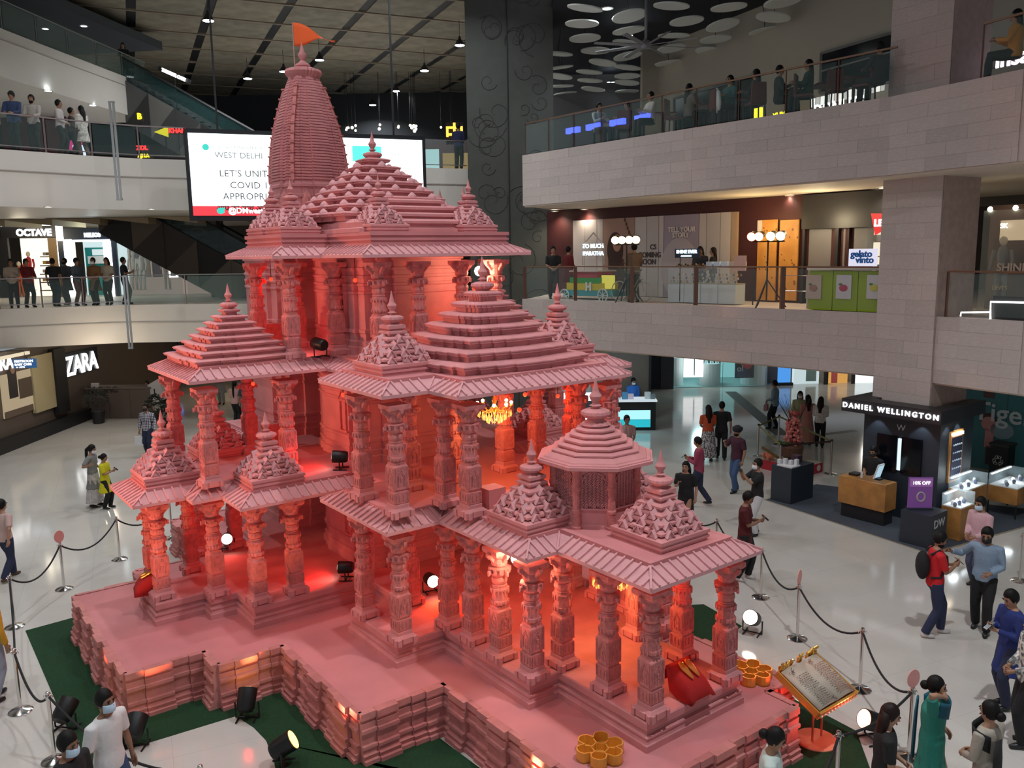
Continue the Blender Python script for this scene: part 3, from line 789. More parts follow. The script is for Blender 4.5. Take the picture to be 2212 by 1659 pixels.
def inset(c, d, side):
    out = []
    for i, p in enumerate(c):
        a = Vector(c[max(0, i - 1)]); b = Vector(c[min(len(c) - 1, i + 1)]); t = (b - a).normalized(); n = Vector((-t.y, t.x)) * side
        out.append((p[0] + n.x * d, p[1] + n.y * d))
    return out
BRONZEP = mat('bronze_post', (.16, .09, .065), r=.4, m=.6)
railing('glass_railing', inset(R1[:3], .12, 1), 4.74, 1.08, 'bronze and glass railing on the lower stone balcony above the ground floor shops', BRONZEP, BRONZE, 2.3, post=.13)
railing('glass_railing', inset([(9.55, 18.6), (10.45, 17.1), (12.2, 13.5)], .12, 1), 4.74, 1.0, 'short glass railing on the lower stone balcony past the big stone pillar', BRONZEP, BRONZE, 2.3, post=.05)
railing('glass_railing', inset(R2[:3], .12, 1), 9.51, 1.05, 'bronze railed glass balustrade in front of the food court diners', BRONZEP, BRONZE, 1.3, post=.03)
railing('glass_railing', inset([(9.2, 17.2), (9.6, 16.3), (11, 13)], .12, 1), 9.51, 1.05, 'bronze railed glass balustrade on the upper balcony past the stone pillar', BRONZEP, BRONZE, 1.6, post=.03)
railing('steel_railing', inset(L1[1:4], .1, 1), 4.63, 1.02, 'steel railing with glass in front of the men watching by the white first floor balcony', mat('mauve_steel', (.36, .30, .30), r=.35, m=.8), mat('mauve_steel', (.3, .3, .3)), 1.5, mid=True)
railing('glass_railing', inset(L1[3:], .1, 1), 4.63, 1.05, 'frameless glass railing running behind the temple to the dark column', mat('rail_clip', (.3, .32, .3), r=.4, m=.6), mat('rail_clip', (.3, .3, .3)), 2.6, post=.03, pane=glass_mat('tinted_glass', (.22, .32, .29), .22))
railing('steel_railing', inset(L2[1:6], .1, 1), 9.56, 1.05, 'steel railing with glass in front of the people on the white second floor balcony', mat('mauve_steel', (.36, .30, .30)), mat('mauve_steel', (.3, .3, .3)), 1.5, mid=True)
railing('steel_railing', inset(L2[6:], .1, 1), 9.56, 1.05, 'steel and glass railing between the video screen and the dark column', mat('mauve_steel', (.36, .30, .30)), mat('mauve_steel', (.3, .3, .3)), 2.0, mid=True)
railing('glass_railing', inset(L3[1:], .1, 1), 14.5, 1.05, 'dim glass railing along the third floor balcony', mat('rail_clip', (.3, .32, .3)), mat('rail_clip', (.3, .3, .3)), 2.2, post=.03, pane=glass_mat('tinted_glass', (.3, .4, .4)))
# steel drop posts on the white balconies
for k, (x0, y0, x1, y1, zt, zb, cv) in enumerate(((257, 268, 262, 428, 10.75, 8.0, L2), (277, 596, 286, 748, 5.7, 3.3, L1))):
    P = onz(x1, y1, zb + .05)
    m = MB(); m.bar((-.05, -.12, zb), (-.05, -.12, zt), .035, .06); m.bar((.05, -.12, zb), (.05, -.12, zt), .035, .06); m.box(0, -.12, zb, .16, .08, .05); m.box(0, -.12, zt, .16, .08, .05)
    o = m.build('drop_post', STEEL, None, (P.x, P.y, 0)); tag(o, ['twin steel post hung over the face of the second floor balcony', 'twin steel post hung over the face of the first floor balcony'][k], 'post')
# ---- lamps of the building
LWHITE = glow('lamp_white', (.85, .97, 1.0), 26); LWARM = glow('lamp_warm', (1.0, .86, .62), 14)
SHADE = mat('lamp_shade_black', (.02, .02, .022), r=.4)
SH = MB().lathe([(.05, .42), (.07, .30), (.18, .16), (.235, .02), (.235, 0)], n=20, caps=False).mesh('lamp_shade', SHADE, True)
DI = MB().lathe([(.0005, -.01), (.225, -.01), (.225, .015), (.0005, .03)], n=20).mesh('diffuser', LWHITE, True)
def pendant(P, i, e, lab, grp):
    o = empty('pendant_lamp', P); link('lamp_shade', SH, o); link('diffuser', DI, o)
    MB().tube([(0, 0, .4), (0, 0, 17.6 - P[2])], .012, n=5).build('cable', SHADE, o)
    tag(o, lab, 'lamp', grp)
    l = lamp('pendant_light', 'AREA', (0, 0, -.06), e, (.93, .97, 1.0), size=.5, angle=150, parent=o)
PEND = [(450, 45), (993, 98), (690, 130), (613, 155), (917, 153), (535, 170), (855, 197), (805, 227), (790, 257)]
for i, (x, y) in enumerate(PEND): pendant(onz(x, y, 16.4), i, 240, 'white high bay lamp hanging from the panelled wood ceiling', 'high bay lamps under the wood ceiling')
for X, Y in ((-9, 6), (-2, 5), (5, 7), (-11, 14), (-3.5, 13), (4.5, 14), (-11, 22), (-4, 21.5), (3.5, 22), (-9, 30), (-2, 29)): pendant((X, Y, 16.2), 0, 680 if X > 3 else 240, 'white high bay lamp hanging high over the temple spire', 'high bay lamps over the temple')
def downlight(P, m=LWARM, r=.11, lab='', grp=None, e=0, c=(1, .87, .66)):
    o = empty('downlight', P)
    MB().lathe([(.001, -.012), (r * .8, -.012), (r * .8, 0)], n=14).build('lens', m, o); MB().lathe([(r * .8, -.02), (r * 1.15, -.015), (r * 1.15, .004), (r * .8, .004)], n=14, caps=False).build('trim_ring', mat('white_trim', (.7, .7, .68), r=.4), o)
    tag(o, lab, 'downlight', grp)
    if e: lamp('downlight_light', 'SPOT', (0, 0, -.04), e, c, radius=.09, target=None, angle=140, blend=.8, parent=o)
for x, y in ((1198, 456), (1262, 452), (1380, 447), (1482, 440), (1612, 432), (1707, 422), (1907, 405)): downlight(onz(x, y, 7.80), LWARM, .13, 'round warm downlight in the soffit over the lower stone balcony', 'downlights over the stone balcony', 120)
for x, y in ((104, 446), (327, 451)): downlight(onz(x, y, 7.878), LWARM, .11, 'round warm downlight under the white second floor slab', 'downlights under the white slab', 60)
for x, y in ((104, 196), (200, 227)): downlight(onz(x, y, 12.79), LWHITE, .16, 'round cool downlight under the third floor slab', 'downlights under the third floor', 90, (.8, .92, 1))
for x, y in ((98, 62), (181, 56)): downlight(onz(x, y, 16.69), LWHITE, .16, 'round cool downlight in the blue grey upper soffit', 'downlights in the upper soffit', 40, (.8, .92, 1))
# ---- hanging discs of the food court ceiling
DISCS = [(1000 + x / 3.352, y / 3.352) for x, y in ((885, 55), (1205, 112), (1510, 38), (1925, 48), (862, 167), (1200, 217), (883, 273), (1193, 310), (1528, 253), (1620, 148), (1880, 178), (1830, 280), (1790, 368), (960, 363), (1193, 402), (1510, 347), (1012, 450), (1490, 450), (690, 385), (1192, 485), (915, 518), (1465, 500), (700, 485), (920, 580), (1190, 547), (700, 550), (1187, 595), (1448, 565), (715, 620), (943, 643), (1187, 658), (930, 690), (740, 675), (735, 730), (943, 745), (1180, 708), (745, 778), (945, 785))]
DISCS += [(1600 + x / 3.614, y / 3.614) for x, y in ((325, 10), (255, 130), (190, 235), (605, 158), (505, 275), (1055, 92))]
DM = MB().lathe([(.001, -.02), (.46, -.035), (.56, -.05), (.60, -.04), (.60, .0), (.001, .03)], n=28).mesh('acoustic_disc', mat('disc_white', (.82, .86, .80), r=.6), 40)
ROD = MB().tube([(0, 0, 0), (0, 0, .9)], .012, n=5).mesh('hanger', SHADE)
rd = random.Random(2)
for x, y in DISCS:
    P = onz(x, y, 14.3)
    if P.length > 75: continue
    o = link('acoustic_disc', DM, None, P); o.rotation_euler = (rd.uniform(-.12, .12), rd.uniform(-.16, .16), 0); link('hanger', ROD, o)
    tag(o, 'white round acoustic disc hung under the black food court ceiling', 'ceiling disc', 'acoustic discs of the food court')
for x, y in ((1311, 18), (1545, 105), (1805, 0)): downlight(onz(x, y, 14.6), LWHITE, .2, 'bright round spot lamp among the white ceiling discs', 'spot lamps among the discs', 420, (.85, .95, 1))
for x, y in ((1352, 76), (1362, 76), (1315, 177), (1324, 177), (1206, 200), (1213, 200)): downlight(onz(x, y, 14.6), LWHITE, .1, 'small bright twin spot among the white ceiling discs', 'twin spots among the discs')
FAN = empty('ceiling_fan', onz(1395, 98, 13.2))
fm = mat('fan_metal', (.30, .31, .32), r=.4, m=.6)
MB().lathe([(.001, -.12), (.16, -.1), (.2, 0), (.16, .12), (.06, .2)], n=16).build('motor', fm, FAN)
MB().tube([(0, 0, .2), (0, 0, 2.0)], .05, n=8).build('down_rod', fm, FAN)
bm_ = MB(); bm_.box(1.0, 0, 0, 1.7, .16, .02); BLM = bm_.mesh('blade', fm)
for k in range(8):
    b = link('blade', BLM, FAN, (0, 0, 0), k * PI / 4 + .25); b.rotation_euler = (.25, 0, k * PI / 4 + .25)
tag(FAN, 'large eight bladed grey ceiling fan among the discs', 'fan')
# ================================================================== around the temple
def to_t(P): d = Vector(P) - T_O; return (d.dot(dA), d.dot(dB), d.z)
def facing(name, P, right): return empty(name, P, math.atan2(right[1], right[0]))   # local x right, -y towards the viewer
GOLD = mat('gold_paint', (.80, .42, .08), r=.38, m=.45); GOLD2 = mat('gold_leaf', (.9, .55, .14), r=.28, m=.8)
REDCLOTH = mat('red_velvet', (.45, .012, .012), r=.85); ROPE = mat('black_rope', (.012, .012, .014), r=.75, bump=.6, bs=120)
CHROME = mat('chrome', (.72, .70, .68), r=.16, m=1.0); PINKD = mat('pink_sign', (.80, .36, .33), r=.5)
# ---- green carpet pieces (flat cloth on the floor)
TURF = mat('green_turf', (.007, .05, .014), r=.95, noise=.35, ns=60, bump=.6, bs=220)
def carpet(px, label, extra=()):
    P = []
    for e in px:
        P.append(tuple(onz(*e)[:2]) if len(e) == 2 else tuple(tw(e[0], e[1])[:2]))
    ar = sum(P[i - 1][0] * P[i][1] - P[i][0] * P[i - 1][1] for i in range(len(P)))
    if ar < 0: P = P[::-1]
    o = MB().loft(P, [(0, .0), (0, .008)]).build('turf_carpet', TURF); tag(o, label, 'carpet')
carpet([(55, 1363), (165, 1333), (0, -3, 0), (4.6, -2, 0), (6.6, -1.9, 0), (1150, 1720), (600, 1690), (592, 1645), (575, 1600), (548, 1572), (510, 1547), (265, 1622), (255, 1690), (190, 1690), (150, 1585)], 'dark green artificial turf with a curved cut laid along the long side of the platform')
carpet([(1440, 1360), (1478, 1308), (1520, 1306), (1603, 1353), (1560, 1385), (5.5, 1.0, 0)], 'small green turf piece beside the far corner of the porch')
carpet([(1690, 1500), (1755, 1530), (1850, 1580), (1890, 1690), (1600, 1720), (7.3, .5, 0)], 'green turf under the book stand in front of the porch')
# ---- barrier posts and ropes
BASE = MB().lathe([(.16, 0), (.16, .012), (.13, .03), (.05, .045), (.025, .06)], n=28).mesh('post_base', CHROME, 40)
HEAD = MB().lathe([(.025, .86), (.034, .865), (.034, .90), (.02, .905), (.03, .925), (.025, .945), (.004, .955)], n=14).mesh('post_head', CHROME, 40)
PST = MB().lathe([(.024, .05), (.024, .87)], n=14).mesh('barrier_post', CHROME, 40)
HOOK = MB(); [HOOK.tube([(.02 * math.cos(a), .02 * math.sin(a), .88), (.05 * math.cos(a), .05 * math.sin(a), .90), (.06 * math.cos(a), .06 * math.sin(a), .875)], .006, n=5) for a in (0, PI / 2, PI, 1.5 * PI)]
HOOK = HOOK.mesh('rope_hook', CHROME)
DISC = MB().lathe([(.001, -.006), (.095, -.006), (.095, .006), (.001, .006)], n=28); DISC.v = [(x, z, y * 1.25 + 1.06) for x, y, z in DISC.v]; DISC = DISC.mesh('sign_disc', PINKD)
def post(P, label, disc=None, grp=None):
    o = link('barrier_post', PST, None, (P.x, P.y, 0)); link('post_base', BASE, o); link('post_head', HEAD, o); link('rope_hook', HOOK, o)
    if disc is not None:
        d = link('sign_disc', DISC, o); d.rotation_euler = (0, 0, disc)
    tag(o, label, 'barrier post', grp); return Vector((P.x, P.y, .89))
def rope(a, b, label, grp=None, sag=.32):
    pts = [a.lerp(b, t / 14) - Vector((0, 0, sag * 4 * (t / 14) * (1 - t / 14))) for t in range(15)]
    o = MB().tube([p - a for p in pts], .016, n=7).build('barrier_rope', ROPE, None, a, smooth=True)
    for q in (pts[0], pts[-1]): MB().lathe([(.016, -.03), (.022, -.02), (.022, .02), (.016, .03)], n=8).build('rope_end', CHROME, o, q - a)
    tag(o, label, 'rope', grp)
def top(x, y): return onz(x, y, .93)
GL, GR = 'barrier posts on the left of the temple', 'barrier posts on the right of the temple'
pl = [post(onz(372, 1163), 'chrome barrier post seen between the side porch columns', None, GL), post(onz(259, 1209), 'chrome barrier post beyond the woman in yellow and her companion', None, GL), post(onz(139, 1273), 'chrome barrier post carrying a pink oval sign left of the temple platform', 1.0, GL),
      post(onz(32, 1355), 'chrome barrier post near the walking woman with the ponytail', None, GL), post(onz(45, 1537), 'chrome barrier post beside the visitor with the grey and yellow bag', None, GL), post(top(103, 1497), 'chrome barrier post behind the masked young man in white', None, GL), post(top(432, 1656), 'chrome barrier post by the curved cut of the green turf', None, GL)]
ll = ['from the porch column side', 'beyond the pink oval sign', 'by the walking woman', 'beside the grey and yellow bag', 'behind the masked man in white', 'along the curved green turf']
for k in range(6): rope(pl[k], pl[k + 1], 'black barrier rope left of the temple ' + ll[k])
pr = [post(top(1452, 1078), 'chrome barrier post with a pink oval sign behind the octagonal pavilion', .3, GR), post(top(1549, 1122), 'chrome barrier post near the man in the dark red shirt', None, GR), post(onz(1643, 1291), 'chrome barrier post just past the corner of the front porch eave', None, GR), post(onz(1722, 1380), 'chrome barrier post with a pink oval sign behind the book stand', .9, GR),
      post(onz(1857, 1490), 'chrome barrier post right behind the open book', None, GR), post(top(1972, 1487), 'chrome barrier post with a pink oval sign beside the woman in teal', .35, GR), post(top(1812, 1582), 'chrome barrier post in front of the turf by the woman in black', None, GR), post(top(1757, 1690), 'chrome barrier post at the foot of the platform corner', None, GR)]
lr = ['behind the octagonal pavilion', 'near the dark red shirt', 'from the porch corner to the pink sign', 'behind the open book crest', 'between the book and the woman in teal', 'between the women in teal and black', 'at the platform corner']
for k in range(7): rope(pr[k], pr[k + 1], 'black barrier rope right of the temple ' + lr[k], sag=.28 if k < 5 else .12)
pe = post(onz(2203, 1256), 'chrome barrier post standing by the kiosk carpet away from the temple')
rope(pe, pe + Vector((1.2, .6, 0)), 'black barrier rope hanging from the post by the kiosk carpet')

# ---- floodlights
CANB = MB().lathe([(.10, -.14), (.12, -.10), (.13, .12), (.13, .16)], n=20).mesh('lamp_can', mat('black_metal', (.012, .012, .013), r=.45, m=.3), 50)
CANR = MB().lathe([(.118, .163), (.001, .166)], n=20, caps=False)
YOKE = MB().tube([(-.16, 0, -.02), (-.16, 0, -.24), (.16, 0, -.24), (.16, 0, -.02)], .014, n=6).tube([(-.12, -.14, -.25), (-.12, .14, -.25)], .012, n=5).tube([(.12, -.14, -.25), (.12, .14, -.25)], .012, n=5).mesh('yoke', MATS['black_metal'])
def flood(P, target, c, e, label, ec=None, es=18, angle=70, s=1.0, light=True, off=.2, grp=None):
    P = Vector(P); o = empty('floodlight', P); o.scale = (s, s, s)
    d = (Vector(target) - (P + Vector((0, 0, .26 * s)))).normalized()
    y = link('yoke', YOKE, o, (0, 0, .265), math.atan2(d.y, d.x) - PI / 2)
    can = link('lamp_can', CANB, o, (0, 0, .265)); can.rotation_euler = d.to_track_quat('Z', 'Y').to_euler()
    link('lens', CANR.mesh('lens', glow('flood_lens_%d' % len(bpy.data.materials), ec or c, es)), can)
    if light: lamp('flood_light', 'SPOT', P + Vector((0, 0, .265 * s)) + d * off, e, c, radius=.10, target=Vector(target), angle=angle, blend=.6)
    tag(o, label, 'floodlight', grp); return o
AMB = (1.0, .28, .09); REDL = (1.0, .012, .002); ORG = (1.0, .07, .008); SAL = (1.0, .22, .12)
Y_ = (1.0, .55, .08)
flood(onz(535, 1552), tw(1.6, -2.9, 2.0), AMB, 130, 'black floodlight on the turf at the inner corner of the platform', Y_, 8, angle=46)
flood(onz(612, 1655), tw(5.5, -1.2, 1.95), SAL, 520, 'black floodlight on the curved edge of the turf', Y_, 8, angle=27)
flood(onz(295, 1612), tw(.7, -3.8, 2.0), AMB, 150, 'black floodlight behind the masked young man in white', Y_, 5, angle=42)
flood(onz(143, 1575), tw(.0, -4.2, 2.0), AMB, 150, 'black floodlight on the turf beside the barrier posts', Y_, 5, angle=42)
flood(onz(1625, 1368), tw(6.6, .9, 1.8), (1, .08, .04), 70, 'black floodlight with a bright lens on the marble floor by the porch', (1, .75, .65), 14)
flood(onz(1885, 1600), tw(7.6, .4, 1.2), (1, .08, .04), 90, 'floodlight with a red lens behind the woman in black', (1, .25, .12), 12)
flood(onz(1120, 1760), tw(7.2, -.8, 1.95), SAL, 420, 'black floodlight on the turf below the front of the platform', Y_, 8, angle=34)
# inside the temple
def inner(p, q, z, tgt, c, e, label, s=.8, ec=None): return flood(tw(p, q, z), tw(*tgt), c, e, label, ec or (1, .8, .62), 12, angle=150, s=s, off=.16)
inner(1.42, -1.55, 1.0, (.0, -3.4, 1.2), REDL, 42, 'floodlight on the plinth by the shrine wall of the ground storey')
inner(2.75, -.75, 1.0, (7, -1.6, 1.5), ORG, 75, 'round floodlight between the ground storey columns facing outwards')
inner(1.3, -1.5, 2.84, (.0, -3.2, 3.1), REDL, 36, 'floodlight on the middle storey floor by the shrine wall')
inner(.95, -1.6, 4.66, (-.2, -1.9, 5.0), REDL, 28, 'floodlight on the top storey floor by the shrine wall')
inner(-1.3, -2.6, 1.0, (.6, -3.2, 1.6), REDL, 20, 'small floodlight at the back of the side porch')
inner(2.35, .9, 4.64, (1.6, -1.0, 5.4), REDL, 24, 'floodlight on the top storey beside the front columns', ec=(1, .35, .12))
for p, q, z, c, e in ((5.0, .1, 2.35, ORG, 60), (6.9, .2, 2.3, ORG, 38), (3.4, 0, 2.3, ORG, 45), (3.9, .3, 4.2, ORG, 62), (4.4, -.2, 4.1, ORG, 30), (.0, -2.9, 2.4, REDL, 30), (1.8, -1.45, 2.2, REDL, 26), (.0, -2.4, 4.2, REDL, 24), (1.5, -1.5, 4.1, REDL, 20), (-.6, -1.75, 5.9, REDL, 20), (1.5, -1.2, 5.9, REDL, 10), (1.75, .9, 5.7, REDL, 16), (3.0, 1.7, 3.9, ORG, 30)):  # unseen bulbs added to fill the halls with red and orange light
    bl = empty('added_ceiling_bulb', tw(p, q, z)); MB().sphere((0, 0, 0), .035, n=8, m=5).build('bulb', glow('red_bulb', (1, .06, .02), 1.5), bl); ch = {2.2: 2.66, 2.3: 2.66, 2.35: 2.66, 2.4: 2.66, 3.9: 4.48, 4.1: 4.48, 4.2: 4.48}.get(z, 6.28)
    MB().tube([(0, 0, .02), (0, 0, ch - z)], .006, n=4).build('cord', BLACK, bl)
    lamp('bulb_light', 'POINT', (0, 0, -.06), e * .20, c, radius=.06, parent=bl); tag(bl, 'small red bulb added under the temple ceilings to redden the halls', 'bulb', 'added red bulbs inside the temple')
def bulb_lamp(P, label, r=.05):
    o = empty('bulb_lamp', P); MB().sphere((0, 0, 0), r, n=12, m=8).build('bulb', glow('hot_bulb', (1, .78, .5), 60), o, smooth=True)
    MB().lathe([(.02, .03), (.03, .05), (.03, .12), (.01, .13)], n=8).build('holder', BLACK, o); tag(o, label, 'bulb'); lamp('bulb_light', 'POINT', (0, 0, -.07), 12, (1, .5, .2), radius=.05, parent=o)
    return o
bulb_lamp(tw(5.62, -1.2, 2.50), 'bright bulb under the lower eave between two front columns', .085)
bulb_lamp(tw(2.1, .78, 4.98) + Vector((0, 0, 1.02)), 'bright round bulb between the top storey columns', .085)

# ---- chandeliers
def chandelier(P, zc, label, s=1.0):
    o = empty('chandelier', P)
    MB().tube([(0, 0, .1), (0, 0, zc - P.z)], .008, n=5).build('chain', GOLD2, o); MB().lathe([(.01, .15), (.03, .1), (.02, .04), (.045, 0), (.02, -.05), (.008, -.10)], n=12).build('stem', GOLD2, o)
    arm = MB().tube([(.03, 0, 0), (.1, 0, -.04), (.18, 0, -.01), (.2, 0, .03)], .008, n=5).lathe([(.02, .03), (.026, .04), (.02, .045)], .2, 0, 0, n=8).mesh('arm', GOLD2)
    bl = MB().sphere((.2, 0, .07), .02, n=8, m=5).mesh('candle_bulb', glow('candle_glow', (1, .72, .35), 20)); dr = MB()
    for rr, zz, n in ((.2, -.02, 3), (.14, -.06, 3), (.09, -.1, 2)):
        for j in range(n): dr.lathe([(.001, 0), (.004, -.03), (.010, -.055), (.001, -.075)], rr * math.cos(j * .26 - .26), rr * math.sin(j * .26 - .26), zz, n=6)
    dr = dr.mesh('crystal_drops', mat('amber_crystal', (.95, .6, .2), r=.1, e=(1, .5, .12), es=.8))
    for k in range(8):
        a = link('arm', arm, o, (0, 0, 0), k * PI / 4); link('candle_bulb', bl, a); link('crystal_drops', dr, a)
    o.scale = (s, s, s); tag(o, label, 'chandelier'); lamp('chandelier_light', 'POINT', (0, 0, -.2), 18, (1, .55, .2), radius=.12, parent=o)
def on_q(x, y, q): return ond(x, y, tw(0, q), dB)
chandelier(on_q(1068, 882, -.15), 4.47, 'gold crystal chandelier hung in the middle storey front hall', 1.25)
chandelier(on_q(1318, 1248, .1), 2.65, 'gold crystal chandelier hung in the ground storey front hall', 1.15)

# ---- padded stands with golden sandals, lotus trays
def sandal_stand(P, rz, label, lean):
    o = empty('sandal_stand', P, rz)
    m = MB(); m.v = [(-.2, -.16, 0), (.1, -.16, 0), (.1, .16, 0), (-.2, .16, 0), (-.2, -.16, .36), (.1, -.16, .2), (.1, .16, .2), (-.2, .16, .36)]
    m.f = [(3, 2, 1, 0), (4, 5, 6, 7), (0, 1, 5, 4), (1, 2, 6, 5), (2, 3, 7, 6), (3, 0, 4, 7)]; m.build('pedestal', DECK, o)
    c = MB(); nx, ny = 8, 10
    for i in range(nx + 1):
        for j in range(ny + 1):
            x = -.26 + .46 * i / nx; y = -.22 + .44 * j / ny
            z = .385 - (x + .2) * .53; e = max(0, abs(y) - .17); z -= e * 5.5; 
            if x < -.2: z = .385 - (-.2 - x) * 3.5
            if x > .12: z -= (x - .12) * 1.4
            c.v.append((x, y, max(.02, z)))
    for i in range(nx):
        for j in range(ny): a = i * (ny + 1) + j; c.f.append((a, a + ny + 1, a + ny + 2, a + 1))
    cl = c.build('red_cloth', REDCLOTH, o, smooth=True); cl.modifiers.new('thickness', 'SOLIDIFY').thickness = .012
    for s in (-1, 1):
        pts = []
        for k in range(22):
            t = 2 * PI * k / 22; u = math.cos(t) * .13; wdt = .036 + .012 * math.cos(t + PI) + (.006 if u < 0 else 0)
            pts.append((u - .04, s * .055 + math.sin(t) * wdt))
        sd = MB().loft(pts, [(0, 0), (0, .018), (-.006, .022)]).build('golden_sandal', GOLD2, o); sd.location = (0, 0, .398); sd.rotation_euler = (0, math.atan(.53), 0); sd.location = (.0, 0, .30)
        MB().lathe([(.008, 0), (.008, .02), (.014, .03), (.002, .035)], -.12, s * .055, .02, n=8).build('toe_knob', GOLD2, sd)
    tag(o, label, 'stand'); return o
sandal_stand(onz(1492, 1502, 1.0), T_RZ, 'stand draped in red cloth with golden sandals under the front porch', 0)
sandal_stand(tw(-.15, -4.28, 1.0), T_RZ - PI / 2 - .2, 'stand draped in red cloth with golden sandals at the end of the side porch', 0)
def lotus(P, label, rz=0):
    o = empty('lotus_tray', P, rz); R = .19
    def pet(k, g=0.0):
        out = []
        for j in range(7):
            t = k * PI / 3 - PI / 6 + (PI / 3) * j / 6; r = (R + .095 * math.sin(PI * j / 6) ** .55) - g; out.append((r * math.cos(t), r * math.sin(t)))
        return out
    P_ = [p for k in range(6) for p in pet(k)[:-1]]
    MB().loft(P_, [(0, 0), (0, .02)]).build('tray_floor', GOLD, o)
    w_ = MB(); Q = offset_poly(P_, -.014); n = len(P_)
    for i in range(n):
        a, b = P_[i], P_[(i + 1) % n]; c, d = Q[i], Q[(i + 1) % n]
        w_.quad((*a, 0), (*b, 0), (*b, .13), (*a, .13)); w_.quad((*d, .02), (*c, .02), (*c, .13), (*d, .13)); w_.quad((*a, .13), (*b, .13), (*d, .13), (*c, .13))
    w_.build('outer_wall', GOLD, o)
    for k in range(6):
        t = k * PI / 3 - PI / 6
        MB().bar((.085 * math.cos(t), .085 * math.sin(t), .065), (R * math.cos(t), R * math.sin(t), .065), .014, .09).build('divider', GOLD, o)
    w2 = MB(); pts = [(.085 + .02 * (k % 2)) for k in range(12)]
    for k in range(12):
        a = 2 * PI * k / 12; b = 2 * PI * (k + 1) / 12
        w2.bar((pts[k] * math.cos(a), pts[k] * math.sin(a), .06), (pts[(k + 1) % 12] * math.cos(b), pts[(k + 1) % 12] * math.sin(b), .06), .012, .08)
    w2.build('inner_ring', GOLD, o); tag(o, label, 'tray')
lotus(onz(1296, 1632, .66), 'gold lotus shaped tray on the platform in front of the porch', .35)
lotus(onz(1622, 1464, .66), 'gold lotus shaped tray on the platform behind the porch column', .1)
# ---- open book on a stand
BS = empty('book_stand', onz(1763, 1600), T_RZ)
ORM = mat('orange_red_paint', (.62, .10, .05), r=.45)
MB().lathe([(.27, 0), (.27, .02), (.25, .03)], n=36).build('round_base', mat('salmon_paint', (.75, .28, .16), r=.5), BS)
for y in (-.09, .11): MB().tube([(0, y, .03), (0, y, .66)], .014, n=10).build('pole', mat('copper_pole', (.65, .25, .16), r=.3, m=.7), BS)
tl = Matrix.Translation((-.02, 0, .80)) @ Matrix.Rotation(math.radians(26), 4, 'Y') @ Matrix.Scale(1.42, 4)
def bpart(mb, name, m, par=BS, smooth=False): o = mb.build(name, m, par, smooth=smooth); o.matrix_local = tl; return o
bpart(MB().bx(-.235, .235, -.29, .29, -.05, 0), 'book_cover', ORM)
bpart(MB().bx(.23, .25, -.30, .30, -.06, .02).bx(-.245, .25, -.30, -.285, -.055, .012).bx(-.245, .25, .285, .30, -.055, .012), 'book_frame', GOLD)
pg = MB(); nn = 20
for i in (0, 1):
    for j in range(nn + 1):
        y = -.275 + .55 * j / nn; u = abs(y) / .275; pg.v.append((-.22 + .44 * i, y, .008 + .028 * math.sin(min(1, u * 1.05) * PI) ** .6 + .01))
for j in range(nn): pg.f.append((j, j + nn + 1, j + nn + 2, j + 1))
PAGE = mat('old_paper', (.56, .47, .38), r=.8, noise=.12, ns=5); pgo = bpart(pg, 'pages', PAGE, smooth=True); pgo.modifiers.new('thickness', 'SOLIDIFY').thickness = .02
INK = mat('page_ink', (.10, .07, .06), r=.8); INKR = mat('page_ink_red', (.35, .10, .06), r=.8)
rb = random.Random(9)
for side in (-1, 1):
    t = MB()
    for k in range(15):
        x = -.10 + .30 * k / 14 - (.02 if side > 0 else 0); y0 = side * .14 - rb.uniform(.07, .09); y1 = side * .14 + rb.uniform(.04, .09); y = y0
        while y < y1:
            w0 = rb.uniform(.012, .035); ym = y + w0 / 2; u = abs(ym) / .275; z = .0365 + .028 * math.sin(min(1, u * 1.05) * PI) ** .6
            t.box(x, ym, z, .006, w0, .001); y += w0 + .008
    for k in range(14):                                             # leafy corner ornaments
        for cx, cy in ((-.17, side * .14 - .07), (.2, side * .14 + .08)):
            a = rb.uniform(0, 6.28); r_ = rb.uniform(.0, .035); yy = cy + r_ * math.sin(a); u = abs(yy) / .275
            t.box(cx + r_ * math.cos(a), yy, .0365 + .028 * math.sin(min(1, u * 1.05) * PI) ** .6, .014, .006, .001, rz=a)
    tag(bpart(t, 'handwritten_lines', INK if side < 0 else INKR), kind='stuff')
cr = MB()
for k in range(26):
    y = -.27 + .54 * rb.random(); h = .05 + .05 * rb.random(); cr.tube([(-.24, y, 0), (-.245 + rb.uniform(-.02, .02), y + rb.uniform(-.04, .04), h * .5), (-.25, y + rb.uniform(-.05, .05), h), (-.24, y + rb.uniform(-.05, .05), h * .7)], [.012, .011, .009, .005], n=6)
bpart(cr, 'carved_crest', GOLD2)
sc = MB()
for k in range(12): sc.lathe([(.018, 0), (.012, .008), (.001, .01)], .0, 0, 0, n=8) if 0 else sc.sphere((.252, -.275 + .05 * k, -.02), .018, n=8, m=5)
bpart(sc, 'scallop_studs', mat('pale_gold', (.85, .62, .4), r=.5))
tag(BS, 'orange stand with a large open manuscript book and gold crest', 'book stand')
